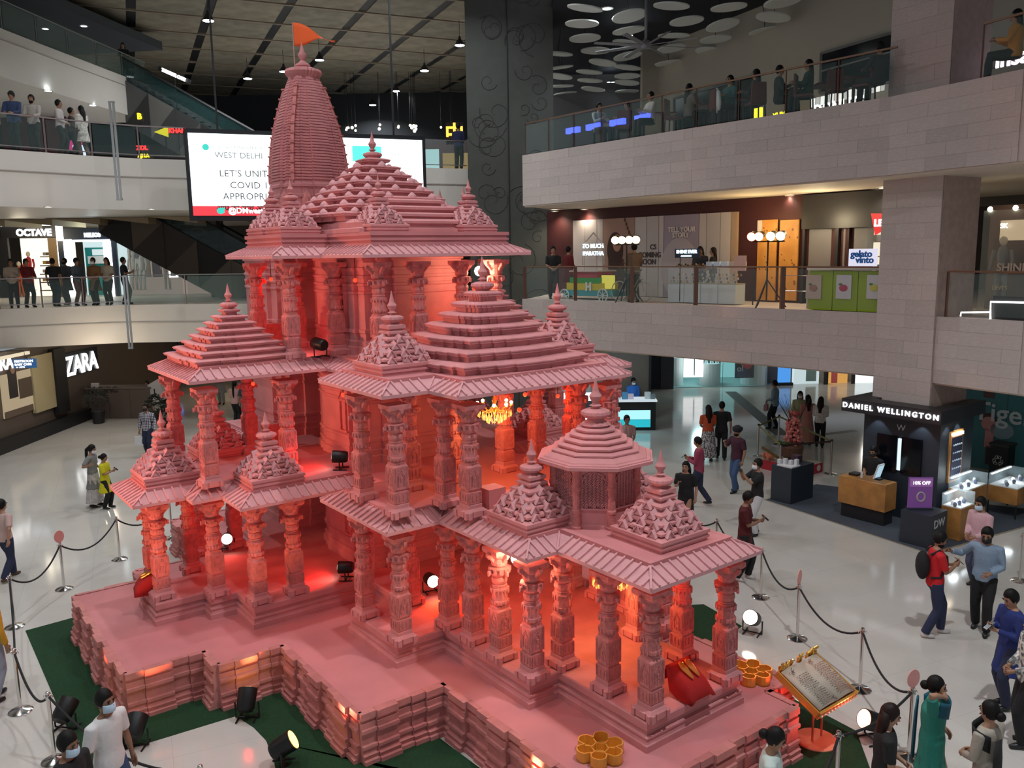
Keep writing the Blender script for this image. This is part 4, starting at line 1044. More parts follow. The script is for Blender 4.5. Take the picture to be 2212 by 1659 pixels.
# small round emblem leaning at the platform corner
em = empty('round_emblem', onz(1606, 1690), .2)
e_ = MB().lathe([(.001, -.012), (.155, -.012), (.155, .012), (.001, .012)], n=32); e_.v = [(x, z, y + .34) for x, y, z in e_.v]; e_.build('border', mat('dark_maroon', (.05, .012, .015), r=.5), em)
e_ = MB()
for k in range(28): t = 2 * PI * k / 28; e_.sphere((.155 * math.cos(t), 0, .34 + .155 * math.sin(t)), .011, n=6, m=4)
e_.build('beaded_rim', mat('pale_bead', (.6, .5, .42), r=.5), em)
e_ = MB().lathe([(.001, -.016), (.118, -.016), (.118, .0), (.001, .0)], n=28); e_.v = [(x, z, y + .34) for x, y, z in e_.v]; e_.build('yellow_face', mat('emblem_yellow', (.75, .38, .03), r=.5), em)
MB().bar((-.05, .02, .2), (-.07, .12, 0), .02).bar((.05, .02, .2), (.07, .12, 0), .02).bar((0, -.005, .2), (0, -.06, 0), .02).build('easel_leg', BLACK, em)
tag(em, 'round yellow emblem with a beaded dark border below the platform corner', 'emblem')
# pink box on the middle storey floor
pb = empty('pink_box', tw(4.62, -.86, 2.84), T_RZ); MB().bx(-.13, .13, -.14, .14, 0, .30).build('box_body', STONE, pb); MB().bx(-.13, .13, -.14, .14, .30, .31).build('box_lid', DECK, pb); tag(pb, 'plain pink box on the middle storey floor beside the front column', 'box')

# ---- video screen
vz = aty(405, 287, 27.0).z; dR = ray(911, 303); VR = CAM + dR * ((vz - CAM_H) / dR.z); VL = aty(405, 287, 27.0); vb = aty(413, 466, 27.0).z
vr = Vector((VR.x - VL.x, VR.y - VL.y, 0)); VWd = vr.length; VHt = vz - vb
VS = facing('video_screen', ((VL.x + VR.x) / 2, (VL.y + VR.y) / 2, vb), vr)
MB().bx(-VWd / 2 - .12, VWd / 2 + .12, .0, .35, -.15, VHt + .14).build('cabinet', mat('screen_cabinet', (.01, .011, .014), r=.4), VS)
MB().bx(-VWd / 2, VWd / 2, -.03, .0, .30, VHt).build('picture', glow('screen_white', (.93, .98, 1.0), 2.6), VS)
MB().bx(-VWd / 2, VWd / 2, -.03, .0, 0, .30).build('red_strip', glow('screen_red', (1, .05, .07), 1.1), VS)
STX = mat('screen_ink', (.02, .05, .05), r=.8); SW = glow('screen_letter_white', (1, 1, 1), 3.0); STQ = glow('screen_turquoise', (.05, .75, .62), 1.0)
def st(x, z, body, size, m=STX, al='LEFT', b=0.0, sp=1.0): return text_mesh(body, size, m, VS, 'lettering', face_matrix((x, -.04, z), (1, 0, 0)), extrude=.003, align=al, bold=b, spacing=sp)
X0 = -VWd / 2
st(X0 + .85, VHt - .42, 'DISTRICT MAGISTRATE', .13, mat('screen_ink_faint', (.3, .4, .4), r=.8)); st(X0 + .75, VHt - .66, 'WEST DELHI', .26, mat('screen_ink_faint', (.3, .4, .4)))
st(X0 + .85, VHt - 1.22, "LET'S UNITE IN THE FIGHT", .29, sp=1.05); st(X0 + 1.15, VHt - 1.58, 'COVID 19 AND FOLLOW', .29, sp=1.05); st(X0 + .92, VHt - 1.93, 'APPROPRIATE BEHAVIOUR', .29, sp=1.05)
st(X0 + .7, VHt - 2.30, 'आप का साथ आपका', .24, b=.004)
st(X0 + 1.05, .15, '@DMwestDelhi', .24, SW, b=.006); st(X0 + 3.0, .15, '@dcwestdelhi', .24, SW, b=.006)
def flatdisc(par, x, z, r, m, nm, y=-.045, n=24, sx=1.0, r0=0.0):
    d = MB().lathe([(max(r0, .0005), 0), (r, 0), (r, .004), (max(r0, .0005), .004)], n=n); d.v = [(a * sx + x, y - c, b + z) for a, b, c in d.v]; return d.build(nm, m, par)
flatdisc(VS, X0 + .5, VHt - .42, .1, STQ, 'screen_emblem'); flatdisc(VS, X0 + 3.35, VHt - .62, .2, mat('screen_navy', (.03, .12, .22), r=.6), 'screen_emblem'); flatdisc(VS, X0 + 3.35, VHt - .62, .155, glow('screen_pink', (1, .42, .5), 1.0), 'screen_emblem', -.055)
flatdisc(VS, X0 + .82, .15, .1, STQ, 'screen_emblem', sx=1.15); 
for x, z in ((1.02, .22), (1.0, .12)): MB().bx(X0 + x - .16, X0 + x - .06, -.05, -.045, z - .03, z + .03).build('screen_emblem', STQ, VS)
MB().bx(X0 + 2.7, X0 + 2.95, -.05, -.04, .07, .23).build('screen_emblem', SW, VS)
MB().bx(VWd * .18, VWd * .31, -.05, -.04, VHt - .75, VHt - .25).build('screen_emblem', glow('screen_aqua', (.12, .9, .75), 1.2), VS)
st(VWd * .245, VHt - .4, 'VACCINE', .13, STX, 'CENTER'); st(VWd * .245, VHt - .62, 'YOU', .15, STX, 'CENTER'); st(VWd * .36, VHt - .5, 'DELHI', .12, mat('screen_ink_faint', (.3, .4, .4)))
st(VWd * .29, VHt - 1.28, '~A', .5, glow('screen_coral', (1, .22, .3), 1.0), 'CENTER', b=.01)
for s in (-1, 1):
    MB().bar((s * VWd * .38, .3, VHt + .1), (s * VWd * .38, .3, 17.7 - vb), .06).build('hanger', BLACK, VS)
tag(VS, 'large bright white video screen with red strip hung behind the temple spire', 'screen')
lamp('screen_light', 'AREA', (0, -.12, VHt / 2), 60, (.93, .98, 1), size=2.4, parent=VS).rotation_euler = (PI / 2, 0, 0)
# ================================================================== people
_tmp = bpy.data.scenes.new('tmp_shapes')
def remesh(mb, vox, smooth=3):
    me = bpy.data.meshes.new('r'); me.from_pydata(mb.v, [], mb.f)
    o = bpy.data.objects.new('r', me); _tmp.collection.objects.link(o)
    m = o.modifiers.new('r', 'REMESH'); m.mode = 'VOXEL'; m.voxel_size = vox
    if smooth: s = o.modifiers.new('s', 'SMOOTH'); s.iterations = smooth; s.factor = .5
    vl = _tmp.view_layers[0]; vl.update()
    ev = o.evaluated_get(vl.depsgraph); r = bpy.data.meshes.new_from_object(ev)
    bpy.data.objects.remove(o); bpy.data.meshes.remove(me)
    return r
def smooth_all(me): me.polygons.foreach_set('use_smooth', [True] * len(me.polygons)); return me
CL = {}
def cloth(c, r=.85, pat=None):
    k = 'cloth_%02x%02x%02x' % tuple(int(min(1, v) * 255) for v in c) + (pat or '')
    if k in CL: return CL[k]
    m = mat(k, c, r=r, bump=.3, bs=25)
    if pat:
        nt = m.node_tree; b = nt.nodes['Principled BSDF']; tc = nt.nodes.new('ShaderNodeTexCoord')
        def wave(dirn, sc):
            wv = nt.nodes.new('ShaderNodeTexWave'); wv.bands_direction = dirn; wv.inputs['Scale'].default_value = sc; wv.inputs['Distortion'].default_value = 0
            nt.links.new(tc.outputs['Object'], wv.inputs['Vector']); return wv
        rp = nt.nodes.new('ShaderNodeValToRGB'); rp.color_ramp.elements[0].position = .42; rp.color_ramp.elements[1].position = .58
        if pat == 'stripe': s = wave('Y', 9).outputs['Fac']; c2 = (.62, .45, .42)
        elif pat == 'check':
            mx = nt.nodes.new('ShaderNodeMath'); mx.operation = 'MULTIPLY'; nt.links.new(wave('Y', 6).outputs['Fac'], mx.inputs[0]); nt.links.new(wave('Z', 6).outputs['Fac'], mx.inputs[1]); s = mx.outputs[0]; c2 = (.62, .60, .62); rp.color_ramp.elements[0].position = .12; rp.color_ramp.elements[1].position = .3
        else:
            n = nt.nodes.new('ShaderNodeTexNoise'); n.inputs['Scale'].default_value = 24 if pat == 'floral' else 16; n.inputs['Detail'].default_value = 3; nt.links.new(tc.outputs['Object'], n.inputs['Vector']); s = n.outputs['Fac']; c2 = (.55, .53, .52) if pat == 'floral' else (.75, .73, .68)
        rp.color_ramp.elements[0].color = (*c, 1); rp.color_ramp.elements[1].color = (*c2, 1)
        nt.links.new(s, rp.inputs['Fac']); nt.links.new(rp.outputs['Color'], b.inputs['Base Color'])
    CL[k] = m; return m
SKIN = [mat('skin_brown_%d' % i, c, r=.55) for i, c in enumerate(((.33, .17, .10), (.42, .23, .145), (.26, .13, .08)))]
HAIR = mat('black_hair', (.005, .004, .0035), r=.6, spec=.25); HAIRR = mat('dark_auburn_hair', (.014, .005, .004), r=.55, spec=.25)
EYE = mat('eye_dark', (.01, .008, .007), r=.2); LIP = mat('lip', (.30, .09, .07), r=.5)
MASKS = {'white': mat('white_mask', (.72, .76, .80), r=.8), 'blue': mat('blue_mask', (.52, .66, .80), r=.8), 'black': mat('black_mask', (.012, .012, .014), r=.8)}
SHOE = {'black': mat('black_shoe', (.012, .012, .012), r=.4), 'white': mat('white_shoe', (.62, .58, .56), r=.5), 'brown': mat('brown_shoe', (.09, .045, .025), r=.5)}
PHONE = mat('phone_black', (.01, .01, .012), r=.15)
def V(*a): return Vector(a)
def ik(S, Tg, l1, l2, pole):
    d = Tg - S; L = min(d.length, (l1 + l2) * .995); u = d.normalized() if d.length > 1e-6 else V(0, 0, -1); Tg = S + u * L
    a = (l1 * l1 - l2 * l2 + L * L) / (2 * L); h = math.sqrt(max(0, l1 * l1 - a * a))
    p = pole - u * pole.dot(u); p = p.normalized() if p.length > 1e-6 else V(0, 0, -1)
    return S + u * a + p * h, Tg
def ell(m, c0, rx, ry, n=14, M=None):
    return [(c0.x + rx * math.cos(2 * PI * k / n), c0.y + ry * math.sin(2 * PI * k / n), c0.z) for k in range(n)]
def ring_loft(secs, n=14):                                  # secs: (center, rx, ry)
    m = MB()
    for c, rx, ry in secs: m.v += ell(m, c, rx, ry, n)
    for k in range(len(secs) - 1):
        for j in range(n): a = k * n + j; b = k * n + (j + 1) % n; m.f.append((a, b, b + n, a + n))
    m.f.append(tuple(reversed(range(n)))); m.f.append(tuple(range((len(secs) - 1) * n, len(secs) * n))); return m
def hand_geo(mb, wst, d, palm_n, side, curl=.5, s=1.0):
    d = d.normalized(); pn = (palm_n - d * palm_n.dot(d)); pn = pn.normalized() if pn.length > 1e-5 else V(0, 0, 1); sd = d.cross(pn) * side
    for k, (o, L, r) in enumerate(((-.030, .066, .0088), (-.010, .076, .0092), (.011, .071, .009), (.031, .054, .008))):
        b0 = wst + d * .075 * s + sd * o * s * 1.05; a1 = curl * .8; dd = d * math.cos(a1) + pn * math.sin(a1); m1 = b0 + dd * L * .5 * s; a2 = curl * 1.9; dd2 = d * math.cos(a2) + pn * math.sin(a2)
        mb.tube([b0 - d * .02 * s, b0, m1, m1 + dd2 * L * .55 * s], [r * s, r * s, r * .95 * s, r * .65 * s], n=6)
    tb = wst + d * .028 * s - sd * .03 * s; td = (d * .75 - sd * .55 + pn * .35).normalized(); tm = tb + td * .04 * s; td2 = (d * .9 - sd * .1 + pn * .4).normalized()
    mb.tube([tb - td * .015, tb, tm, tm + td2 * .032 * s], [.012 * s, .0115 * s, .0105 * s, .007 * s], n=6)
def person(P, heading, H=1.70, top=(.1, .1, .1), bottom=(.05, .06, .1), kind='tee', legs='trousers', hair='short', mask=None, arms='down', shoe='black', label='', skin=0, stance=(.06, -.06), lean=0.0, nod=0.0, headyaw=0.0, vox=.016, pat=None, bpat=None, phone=None, bag=None, build=1.0, beard=False, grp=None, seated=False, haircol=None, dupatta=None, hands=None, backpack=False):
    P = Vector(P); s = H / 1.70; R = empty('person', P, math.radians(heading)); R.scale = (s, s, s)
    tag(R, label, 'person', grp)
    lx = math.tan(lean)
    hipz = .90 if not seated else .50
    up = lambda z: V((z - hipz) * lx, 0, z)
    dz = hipz - .90
    tor = [(V(0, 0, .86 + dz), .105 * build, .160 * build), (up(.95 + dz), .112 * build, .165 * build), (up(1.06 + dz), .098 * build, .142 * build), (up(1.2 + dz), .108 * build, .155 * build), (up(1.32 + dz), .105 * build, .172 * build), (up(1.39 + dz), .085, .165), (up(1.43 + dz), .06, .095), (up(1.46 + dz), .05, .055)]
    nk = up(1.46 + dz); hc = up(1.585 + dz) + V(.015 + nod * .06, 0, -nod * .03)
    body = ring_loft(tor)
    body.tube([nk - V(0, 0, .05), nk + (hc - nk) * .55], [.052, .048], n=10)
    Rh = Matrix.Rotation(headyaw, 4, 'Z') @ Matrix.Rotation(nod, 4, 'Y')
    hd = MB(); hd.sphere((0, 0, .01), .1, n=16, m=12, sx=.92, sy=.78, sz=1.18); hd.sphere((.02, 0, -.055), .066, n=12, m=8, sx=1, sy=.82, sz=1.0)
    hd.tube([(.088, 0, .015), (.108, 0, -.022), (.09, 0, -.03)], [.010, .016, .012], n=6)
    for e in (-1, 1): hd.sphere((-.005, e * .08, -.005), .022, n=8, m=5, sx=.7, sy=.35, sz=1.2)
    MH = Matrix.Translation(hc) @ Rh
    body.add(hd, MH)
    # legs
    feet = []
    legsm = MB()
    for e, st in ((1, stance[0]), (-1, stance[1])):
        hip = V(0, e * .09, .88 + dz)
        if seated: knee = V(.42, e * .11, .50); ank = V(.44, e * .11, .07)
        else:
            ank = V(st, e * (.10 + .02 * abs(st)), .075 + max(0, -st - .12) * .3); knee, _ = ik(hip, ank, .425, .415, V(1, 0, 0))
        feet.append((e, ank))
        pts, rr = [hip, hip.lerp(knee, .5), knee, knee.lerp(ank, .35), ank], [.088, .078, .056, .057, .038]
        body.tube(pts, rr, n=10)
        legsm.tube([hip + V(0, 0, .02)] + pts[1:-1] + [ank + V(0, 0, .0 if legs != 'shorts' else .2)], [r_ + g for r_, g in zip(rr, (.014, .016, .02, .018, .028))], n=10)
    # arms
    wr = []; sleeve = MB()
    A = {'down': (V(.05, .26, .86), V(.05, -.26, .86)), 'phone': (V(.26, .06, 1.16), V(.27, -.04, 1.18)), 'phone_r': (V(.05, .26, .86), V(.27, -.08, 1.22)), 'phone_l': (V(.27, .08, 1.22), V(.05, -.26, .86)), 'photo': (V(.36, .04, 1.40), V(.36, -.05, 1.40)), 'fold': (V(.20, -.06, 1.12), V(.20, .07, 1.08)), 'ear': (V(.12, .22, .98), V(.09, -.12, 1.54)), 'thumb': (V(.05, .27, .86), V(.28, -.16, 1.30)), 'front': (V(.22, .08, 1.0), V(.22, -.08, 1.0)), 'embrace': (V(.02, .62, 1.34), V(.2, -.1, 1.02)), 'embrace_r': (V(.2, .1, 1.02), V(.12, -.48, 1.25)), 'walk': (V(.2, .22, .92), V(-.12, -.25, .9)), 'rail': (V(.34, .1, 1.06), V(.34, -.12, 1.06)), 'table': (V(.34, .14, .78), V(.34, -.12, .80))}[arms]
    for e, Tg in ((1, A[0]), (-1, A[1])):
        S = up(1.375 + dz) + V(0, e * .185 * build, 0); Tg = Tg + V(lx * (Tg.z - hipz), 0, 0) + (V(0, 0, dz) if seated and arms != 'table' else V(0, 0, 0))
        el, wt = ik(S, Tg, .285, .25, V(-.5, e * .55, -.8))
        body.tube([S - V(0, e * .05, 0), S, S.lerp(el, .5), el, el.lerp(wt, .4), wt], [.055, .056, .047, .038, .038, .026], n=9)
        d = (wt - el).normalized(); pm = V(0, -e, 0) if arms in ('down', 'walk') else (V(-.3, -e * .5, .6) if arms in ('phone', 'photo', 'phone_r', 'phone_l') else V(0, -e * .8, -.4))
        wr.append((e, el, wt, d, pm)); 
        pal = MB(); pal.tube([wt - d * .01, wt + d * .035, wt + d * .08], [.027, .033, .034], n=8); body.add(pal)
        if kind in ('tee', 'kurta_s', 'dress_s'): sleeve.tube([S - V(0, e * .06, 0), S, S.lerp(el, .82)], [.064, .070, .062], n=10)
        elif kind in ('long', 'kurta', 'dress', 'jacket'): sleeve.tube([S - V(0, e * .06, 0), S, S.lerp(el, .5), el, el.lerp(wt, .9)], [.064, .069, .062, .054, .044], n=10)
    me = remesh(body, vox)
    bm = bmesh.new(); bm.from_mesh(me); hm = MB()
    for e, el, wt, d, pm in wr: hand_geo(hm, wt, d, pm, e, .25 if arms in ('down', 'walk', 'embrace', 'embrace_r') else .55)
    t = bpy.data.meshes.new('h'); t.from_pydata(hm.v, [], hm.f); bm.from_mesh(t); bpy.data.meshes.remove(t)
    bm.to_mesh(me); bm.free(); me.name = 'body'; smooth_all(me); me.materials.clear(); me.materials.append(SKIN[skin])
    bo = link('body', me, R)
    # face
    for e in (-1, 1):
        ey = MB().sphere((.084, e * .032, .012), .011, n=8, m=6, sx=.6); ey.box(.09, e * .033, .034, .012, .036, .007); q = MB(); q.add(ey, MH); q.build('eye', EYE, bo)
    if mask:
        mk = MB()
        for i in range(7):
            for j in range(9):
                t = -1.25 + 2.5 * j / 8; z = -.005 - .085 * i / 6; r = .083 + .022 * math.sin(PI * (i + .5) / 7.5) * math.cos(t) ** 2
                mk.v.append((r * math.cos(t) * 1.06 + .012, r * math.sin(t) * .88, z))
        for i in range(6):
            for j in range(8): a = i * 9 + j; mk.f.append((a, a + 9, a + 10, a + 1))
        q = MB(); q.add(mk, MH); o = q.build('face_mask', MASKS[mask], R, smooth=True); o.modifiers.new('thickness', 'SOLIDIFY').thickness = .006
    else:
        q = MB(); q.add(MB().box(.092, 0, -.062, .012, .042, .012), MH); q.build('mouth', LIP, bo)
    if beard:
        b = MB().sphere((.028, 0, -.075), .068, n=12, m=8, sx=1.02, sy=.92, sz=.85); q = MB(); q.add(b, MH); q.build('beard', HAIR, R, smooth=True)
    # hair
    hm_ = HAIRR if haircol else HAIR; h = MB()
    h.sphere((-.014, 0, .03), .108, n=16, m=10, sx=.94, sy=.84, sz=1.08)
    if hair == 'turban':
        h = MB(); h.sphere((-.008, 0, .055), .125, n=16, m=10, sx=1.0, sy=.92, sz=.86)
        for k in range(4): h.tube([(.115 * math.cos(a) - .01, .105 * math.sin(a), .02 + .022 * k + .035 * abs(math.sin(a)) * (1 - k * .2)) for a in [2 * PI * j / 18 for j in range(18)]], .022, n=6, closed=True)
    tail = None
    if hair == 'long': tail = MB().tube([(-.03, 0, .05), (-.085, 0, -.08), (-.105, 0, -.22), (-.115, 0, -.40), (-.11, 0, -.52)], [.07, .08, .08, .07, .03], n=12); tail.v = [(x * (1 if x > -.1 else .75) , y * 1.35, z) for x, y, z in tail.v]
    elif hair == 'pony': tail = MB().tube([(-.08, 0, .06), (-.14, 0, .0), (-.15, 0, -.15), (-.145, 0, -.38), (-.135, 0, -.5)], [.035, .04, .04, .035, .012], n=9)
    if hair == 'bun': h.sphere((-.125, 0, .0), .055, n=10, m=7)
    elif hair == 'cap': h.tube([(.09, -.07, .05), (.15, 0, .045), (.09, .07, .05)], [.012, .02, .012], n=6)
    if hair in ('long', 'short', 'pony', 'bun'):                 # open the face
        h.v = [((x if x < .045 or z > .055 else .045 + (x - .045) * .15), y, z) for x, y, z in h.v]
    q = MB(); q.add(h, MH)
    if tail: q.add(tail, Matrix.Translation(hc) @ Matrix.Rotation(headyaw, 4, 'Z'))
    q.build('turban' if hair == 'turban' else 'cap' if hair == 'cap' else 'hair', (cloth((.012, .012, .016)) if hair in ('turban', 'cap') else hm_), R, smooth=True)
    # clothes
    tp = MB()
    zb = {'tee': .84, 'long': .84, 'jacket': .82}.get(kind, .86) + dz
    g = .016 if kind != 'jacket' else .028
    secs = [(c + V(0, 0, 0), rx + g, ry + g) for c, rx, ry in tor[:-1]]; secs[0] = (V(0, 0, zb), tor[0][1] + g + .006, tor[0][2] + g + .008)
    if kind in ('kurta', 'kurta_s', 'dress', 'dress_s'):
        lo = .52 if kind.startswith('kurta') else .10
        if seated: lo = .45
        else: secs = [(V(0, 0, lo), .19 if lo > .4 else .24, .25 if lo > .4 else .29), (V(0, 0, (lo + .86) / 2), .15 if lo > .4 else .17, .215)] + secs
    tm = ring_loft(secs); tm.add(sleeve)
    o = link('top' if not kind.startswith('dress') else 'dress', smooth_all(remesh(tm, vox * .95, 2)), R); o.data.materials.clear(); o.data.materials.append(cloth(top, pat=pat))
    if legs in ('trousers', 'shorts') and not kind.startswith('dress'):
        lm = MB(); lm.add(legsm); lm.add(ring_loft([(V(0, 0, .80 + dz), .10, .155), (V(0, 0, .86 + dz), .118, .172), (V(0, 0, .96 + dz), .118, .172)]))
        o = link('trousers', smooth_all(remesh(lm, vox * .95, 2)), R); o.data.materials.clear(); o.data.materials.append(cloth(bottom, pat=bpat))
    elif legs in ('skirt', 'palazzo') and not seated:
        lm = MB(); n = 30; Z = [(.95, .125, .175), (.8, .14, .195), (.5, .17, .23), (.14, .22, .28)]
        for z, rx, ry in Z:
            for k in range(n): t = 2 * PI * k / n; f = 1 + (.09 * math.cos(t * 8)) * (1 - z); lm.v.append((rx * f * math.cos(t), ry * f * math.sin(t), z))
        for k in range(3):
            for j in range(n): a = k * n + j; b = k * n + (j + 1) % n; lm.f.append((a, b, b + n, a + n))
        lm.build('skirt', cloth(bottom, pat=bpat), R, smooth=True)
    for e, ank in feet:
        f = MB(); f.tube([ank + V(-.05, 0, -.03), ank + V(0, 0, -.025), ank + V(.08, 0, -.045), ank + V(.15, e * .012, -.05)], [.032, .043, .042, .026], n=9)
        f.v = [(x, y, max(z, ank.z - .075)) for x, y, z in f.v]; f.build('shoe', SHOE[shoe], R, smooth=True)
    if phone:
        e, el, wt, d, pm = wr[1 if arms != 'phone_l' else 0]; c = wt + d * .095 + V(.01, .02, .02); m = MB(); rot = Matrix.Rotation(-.9 if arms != 'photo' else -.15, 4, 'Y')
        b = MB().box(0, 0, 0, .009, .072 if arms != 'photo' else .15, .15 if arms != 'photo' else .072); m.add(b, Matrix.Translation(c) @ rot)
        ph = m.build('phone', PHONE, None); ph.parent = None; ph.matrix_world = Matrix.Translation(P) @ Matrix.Rotation(math.radians(heading), 4, 'Z') @ Matrix.Scale(s, 4)
        tag(ph, phone, 'phone')
    if backpack:
        b = MB().sphere((-.20, 0, 1.16), .16, n=12, m=9, sx=.62, sy=.95, sz=1.45); bp = b.build('backpack_body', cloth((.010, .010, .011)), None, smooth=True); bp.name = 'backpack'
        bp.matrix_world = Matrix.Translation(P) @ Matrix.Rotation(math.radians(heading), 4, 'Z') @ Matrix.Scale(s, 4)
        st = MB()
        for e in (-1, 1): st.tube([(-.13, e * .11, 1.36), (0, e * .12, 1.445), (.115, e * .11, 1.34), (.13, e * .11, 1.2), (.02, e * .17, 1.02), (-.12, e * .14, 1.0)], .018, n=6)
        st.build('shoulder_strap', cloth((.010, .010, .011)), bp); tag(bp, backpack if isinstance(backpack, str) else 'black backpack', 'backpack')
    if bag:
        c, lab, big = bag; e, el, wt, d, pm = wr[0 if big >= 0 else 1]; hp = wt + d * .09; k = abs(big)
        m = MB().loft([(-.05, -.14 * k), (.05, -.14 * k), (.05, .14 * k), (-.05, .14 * k)], [(0, -.42 * k), (.012, -.40 * k), (.005, -.12)]); o = m.build('bag', cloth(c), None)
        h = MB(); [h.tube([(x, -.07, -.12), (x * .4, -.05, -.01), (0, 0, .012), (x * .4, .05, -.01), (x, .07, -.12)], .006, n=5) for x in (-.03, .03)]; h.build('handle', cloth(tuple(v * .6 for v in c)), o)
        o.name = 'shopping_bag'; o.matrix_world = Matrix.Translation(P) @ Matrix.Rotation(math.radians(heading), 4, 'Z') @ Matrix.Scale(s, 4) @ Matrix.Translation(hp); tag(o, lab, 'bag')
    if dupatta:
        m = MB(); n = 10
        for i in range(n + 1):
            u = i / n
            for j in range(5):
                t = (j - 2) * .05; a = -1.2 + 3.6 * u
                m.v.append((.135 * build * math.cos(a) * (1.0 - t * .6) + .005, .195 * build * math.sin(a) * (1.0 - t * .6), 1.36 + .06 * abs(math.sin(a)) - .12 * u - t))
        for i in range(n):
            for j in range(4): a = i * 5 + j; m.f.append((a, a + 5, a + 6, a + 1))
        o = m.build('shawl', cloth(dupatta), R, smooth=True); o.modifiers.new('thickness', 'SOLIDIFY').thickness = .012
        d2 = MB().tube([(-.12, .07, 1.36), (-.16, .08, 1.15), (-.18, .08, .85), (-.19, .08, .60)], [.05, .07, .075, .07], n=8); d2.v = [(x + (.0 if x > -.17 else .0) * 1, y * 1.3, z) for x, y, z in d2.v]; d2.v = [(-.15 * build + (x + .16) * .3 - .02, y, z) for x, y, z in d2.v]; d2.build('shawl_end', cloth(dupatta), R, smooth=True)
    return R
def at_head(x, y, H, z0=0.0): P = onz(x, y, z0 + H); return (P.x, P.y, z0)
def at_foot(x, y, z0=0.0): P = onz(x, y, z0); return (P.x, P.y, z0)
NAVY = (.018, .026, .06); JEAN = (.035, .065, .14); BLK = (.010, .010, .012); WHT = (.66, .66, .66)
# ---- on the ground floor, right of the temple
person(at_foot(1590, 1062), 205, 1.74, (.055, .012, .028), (.045, .09, .19), 'tee', hair='turban', arms='thumb', beard=True, stance=(.12, -.1), shoe='black', label='bearded man in a dark turban and maroon polo shirt raising one hand', build=1.08)
person(at_foot(1508, 1093), 160, 1.75, (.30, .045, .09), NAVY, 'long', arms='phone', nod=.35, stance=(.14, -.26), shoe='black', phone='phone held by the man in the magenta shirt', label='man in a magenta shirt walking and looking down at his phone')
person(at_head(1482, 998, 1.62), -120, 1.62, BLK, BLK, 'dress_s', hair='long', arms='phone_r', phone='phone held up by the woman in the black dress', label='smiling woman in a black dress with long hair holding up a phone', skin=1)
person(at_head(1638, 992, 1.73), 190, 1.73, BLK, (.55, .56, .58), 'tee', arms='photo', mask='white', phone='phone held up by the masked man in black and white', label='masked man in a black tee and white trousers taking a picture', shoe='black')
person(at_foot(1606, 1252), -25, 1.76, (.085, .008, .010), BLK, 'kurta_s', arms='phone', nod=.4, phone='phone held by the man in the dark red shirt', shoe='white', stance=(.06, -.1), label='man in a long dark red shirt reading his phone by the rope barrier', skin=2)
person(at_foot(1528, 996), 95, 1.70, (.45, .07, .02), (.07, .06, .07), 'tee', legs='skirt', bpat='floral', hair='long', haircol=1, arms='front', label='woman with very long dark hair in an orange top and floral long skirt', shoe='brown')
person(at_foot(1557, 992), 75, 1.76, BLK, BLK, 'tee', arms='down', bag=((.7, .7, .7), 'white bag carried beside the woman in the floral skirt', 1.0), label='man in black walking beside the woman in the floral skirt', stance=(.1, -.12))
person(at_head(1354, 898, 1.72), -80, 1.72, (.18, .05, .05), JEAN, 'tee', pat='stripe', arms='front', label='man in a brown and white striped shirt standing before the screen counter', skin=2)
person(at_foot(1672, 926), 150, 1.72, (.20, .28, .33), BLK, 'jacket', arms='front', nod=.2, stance=(.12, -.08), bag=((.45, .20, .22), 'pink bag held by the man in the pale denim jacket', .8), label='man in a pale denim jacket and black trousers near the shop entrance')
person(at_head(1729, 846, 1.64), -110, 1.64, (.36, .40, .22), (.36, .40, .22), 'dress', hair='long', mask='white', arms='front', label='masked woman in a flowing pale green dress by the flower display', skin=1)
person(at_head(1746, 854, 1.62), 90, 1.62, (.55, .22, .19), (.55, .25, .2), 'long', legs='skirt', hair='long', haircol=1, arms='front', label='woman with auburn hair in a pink outfit behind the flower display')
person(at_head(1774, 858, 1.62), 60, 1.62, (.62, .50, .45), BLK, 'long', hair='long', haircol=1, arms='front', mask='white', label='woman in a white spotted top and black trousers by the belt barrier', pat='dots')
person(tw(3.4, 11.11, 0), T_RZ * 57.3 - 90, 1.66, BLK, BLK, 'tee', arms='front', mask='black', nod=.35, label='kiosk attendant in black behind the wooden desk')
person(at_head(2122, 1074, 1.73), 200, 1.73, (.62, .38, .42), (.06, .07, .12), 'long', arms='front', mask='blue', nod=.2, label='masked man in a pink shirt beside the glass watch case')
person(at_foot(2012, 1372), -8, 1.76, (.55, .012, .018), (.020, .028, .07), 'tee', arms='phone', beard=True, nod=.35, stance=(.16, -.14), shoe='white', phone='phone held by the man in the red tee', backpack='black backpack on the back of the man in the red tee', label='bearded man in a red tee and jeans with a backpack')
person(at_foot(2118, 1362), -130, 1.78, (.22, .30, .40), BLK, 'long', arms='embrace_r', mask='black', nod=.3, stance=(.14, -.12), label='masked man in a denim shirt with his arm on the man in red', shoe='black')
person(at_head(2192, 1274, 1.70), 185, 1.70, (.015, .03, .16), NAVY, 'kurta', arms='phone', nod=.4, phone='phone held by the man in the blue kurta', label='man in a royal blue kurta looking at his phone', skin=1)
person(at_head(2236, 1330, 1.74), 170, 1.74, (.12, .12, .12), BLK, 'long', arms='front', pat='dots', label='man in a grey mottled shirt next to the man in the blue kurta')
person(at_head(2022, 1464, 1.60), -30, 1.60, (.02, .22, .17), (.02, .16, .14), 'kurta_s', legs='palazzo', hair='bun', arms='ear', dupatta=(.012, .10, .15), build=1.15, label='woman in a teal tunic and blue shawl holding her hand to her ear', skin=1)
person(at_head(1917, 1522, 1.62), -15, 1.62, (.010, .009, .009), BLK, 'kurta_s', hair='long', haircol=1, arms='front', nod=.3, label='woman in black with long straight hair by the barrier rope', skin=1)
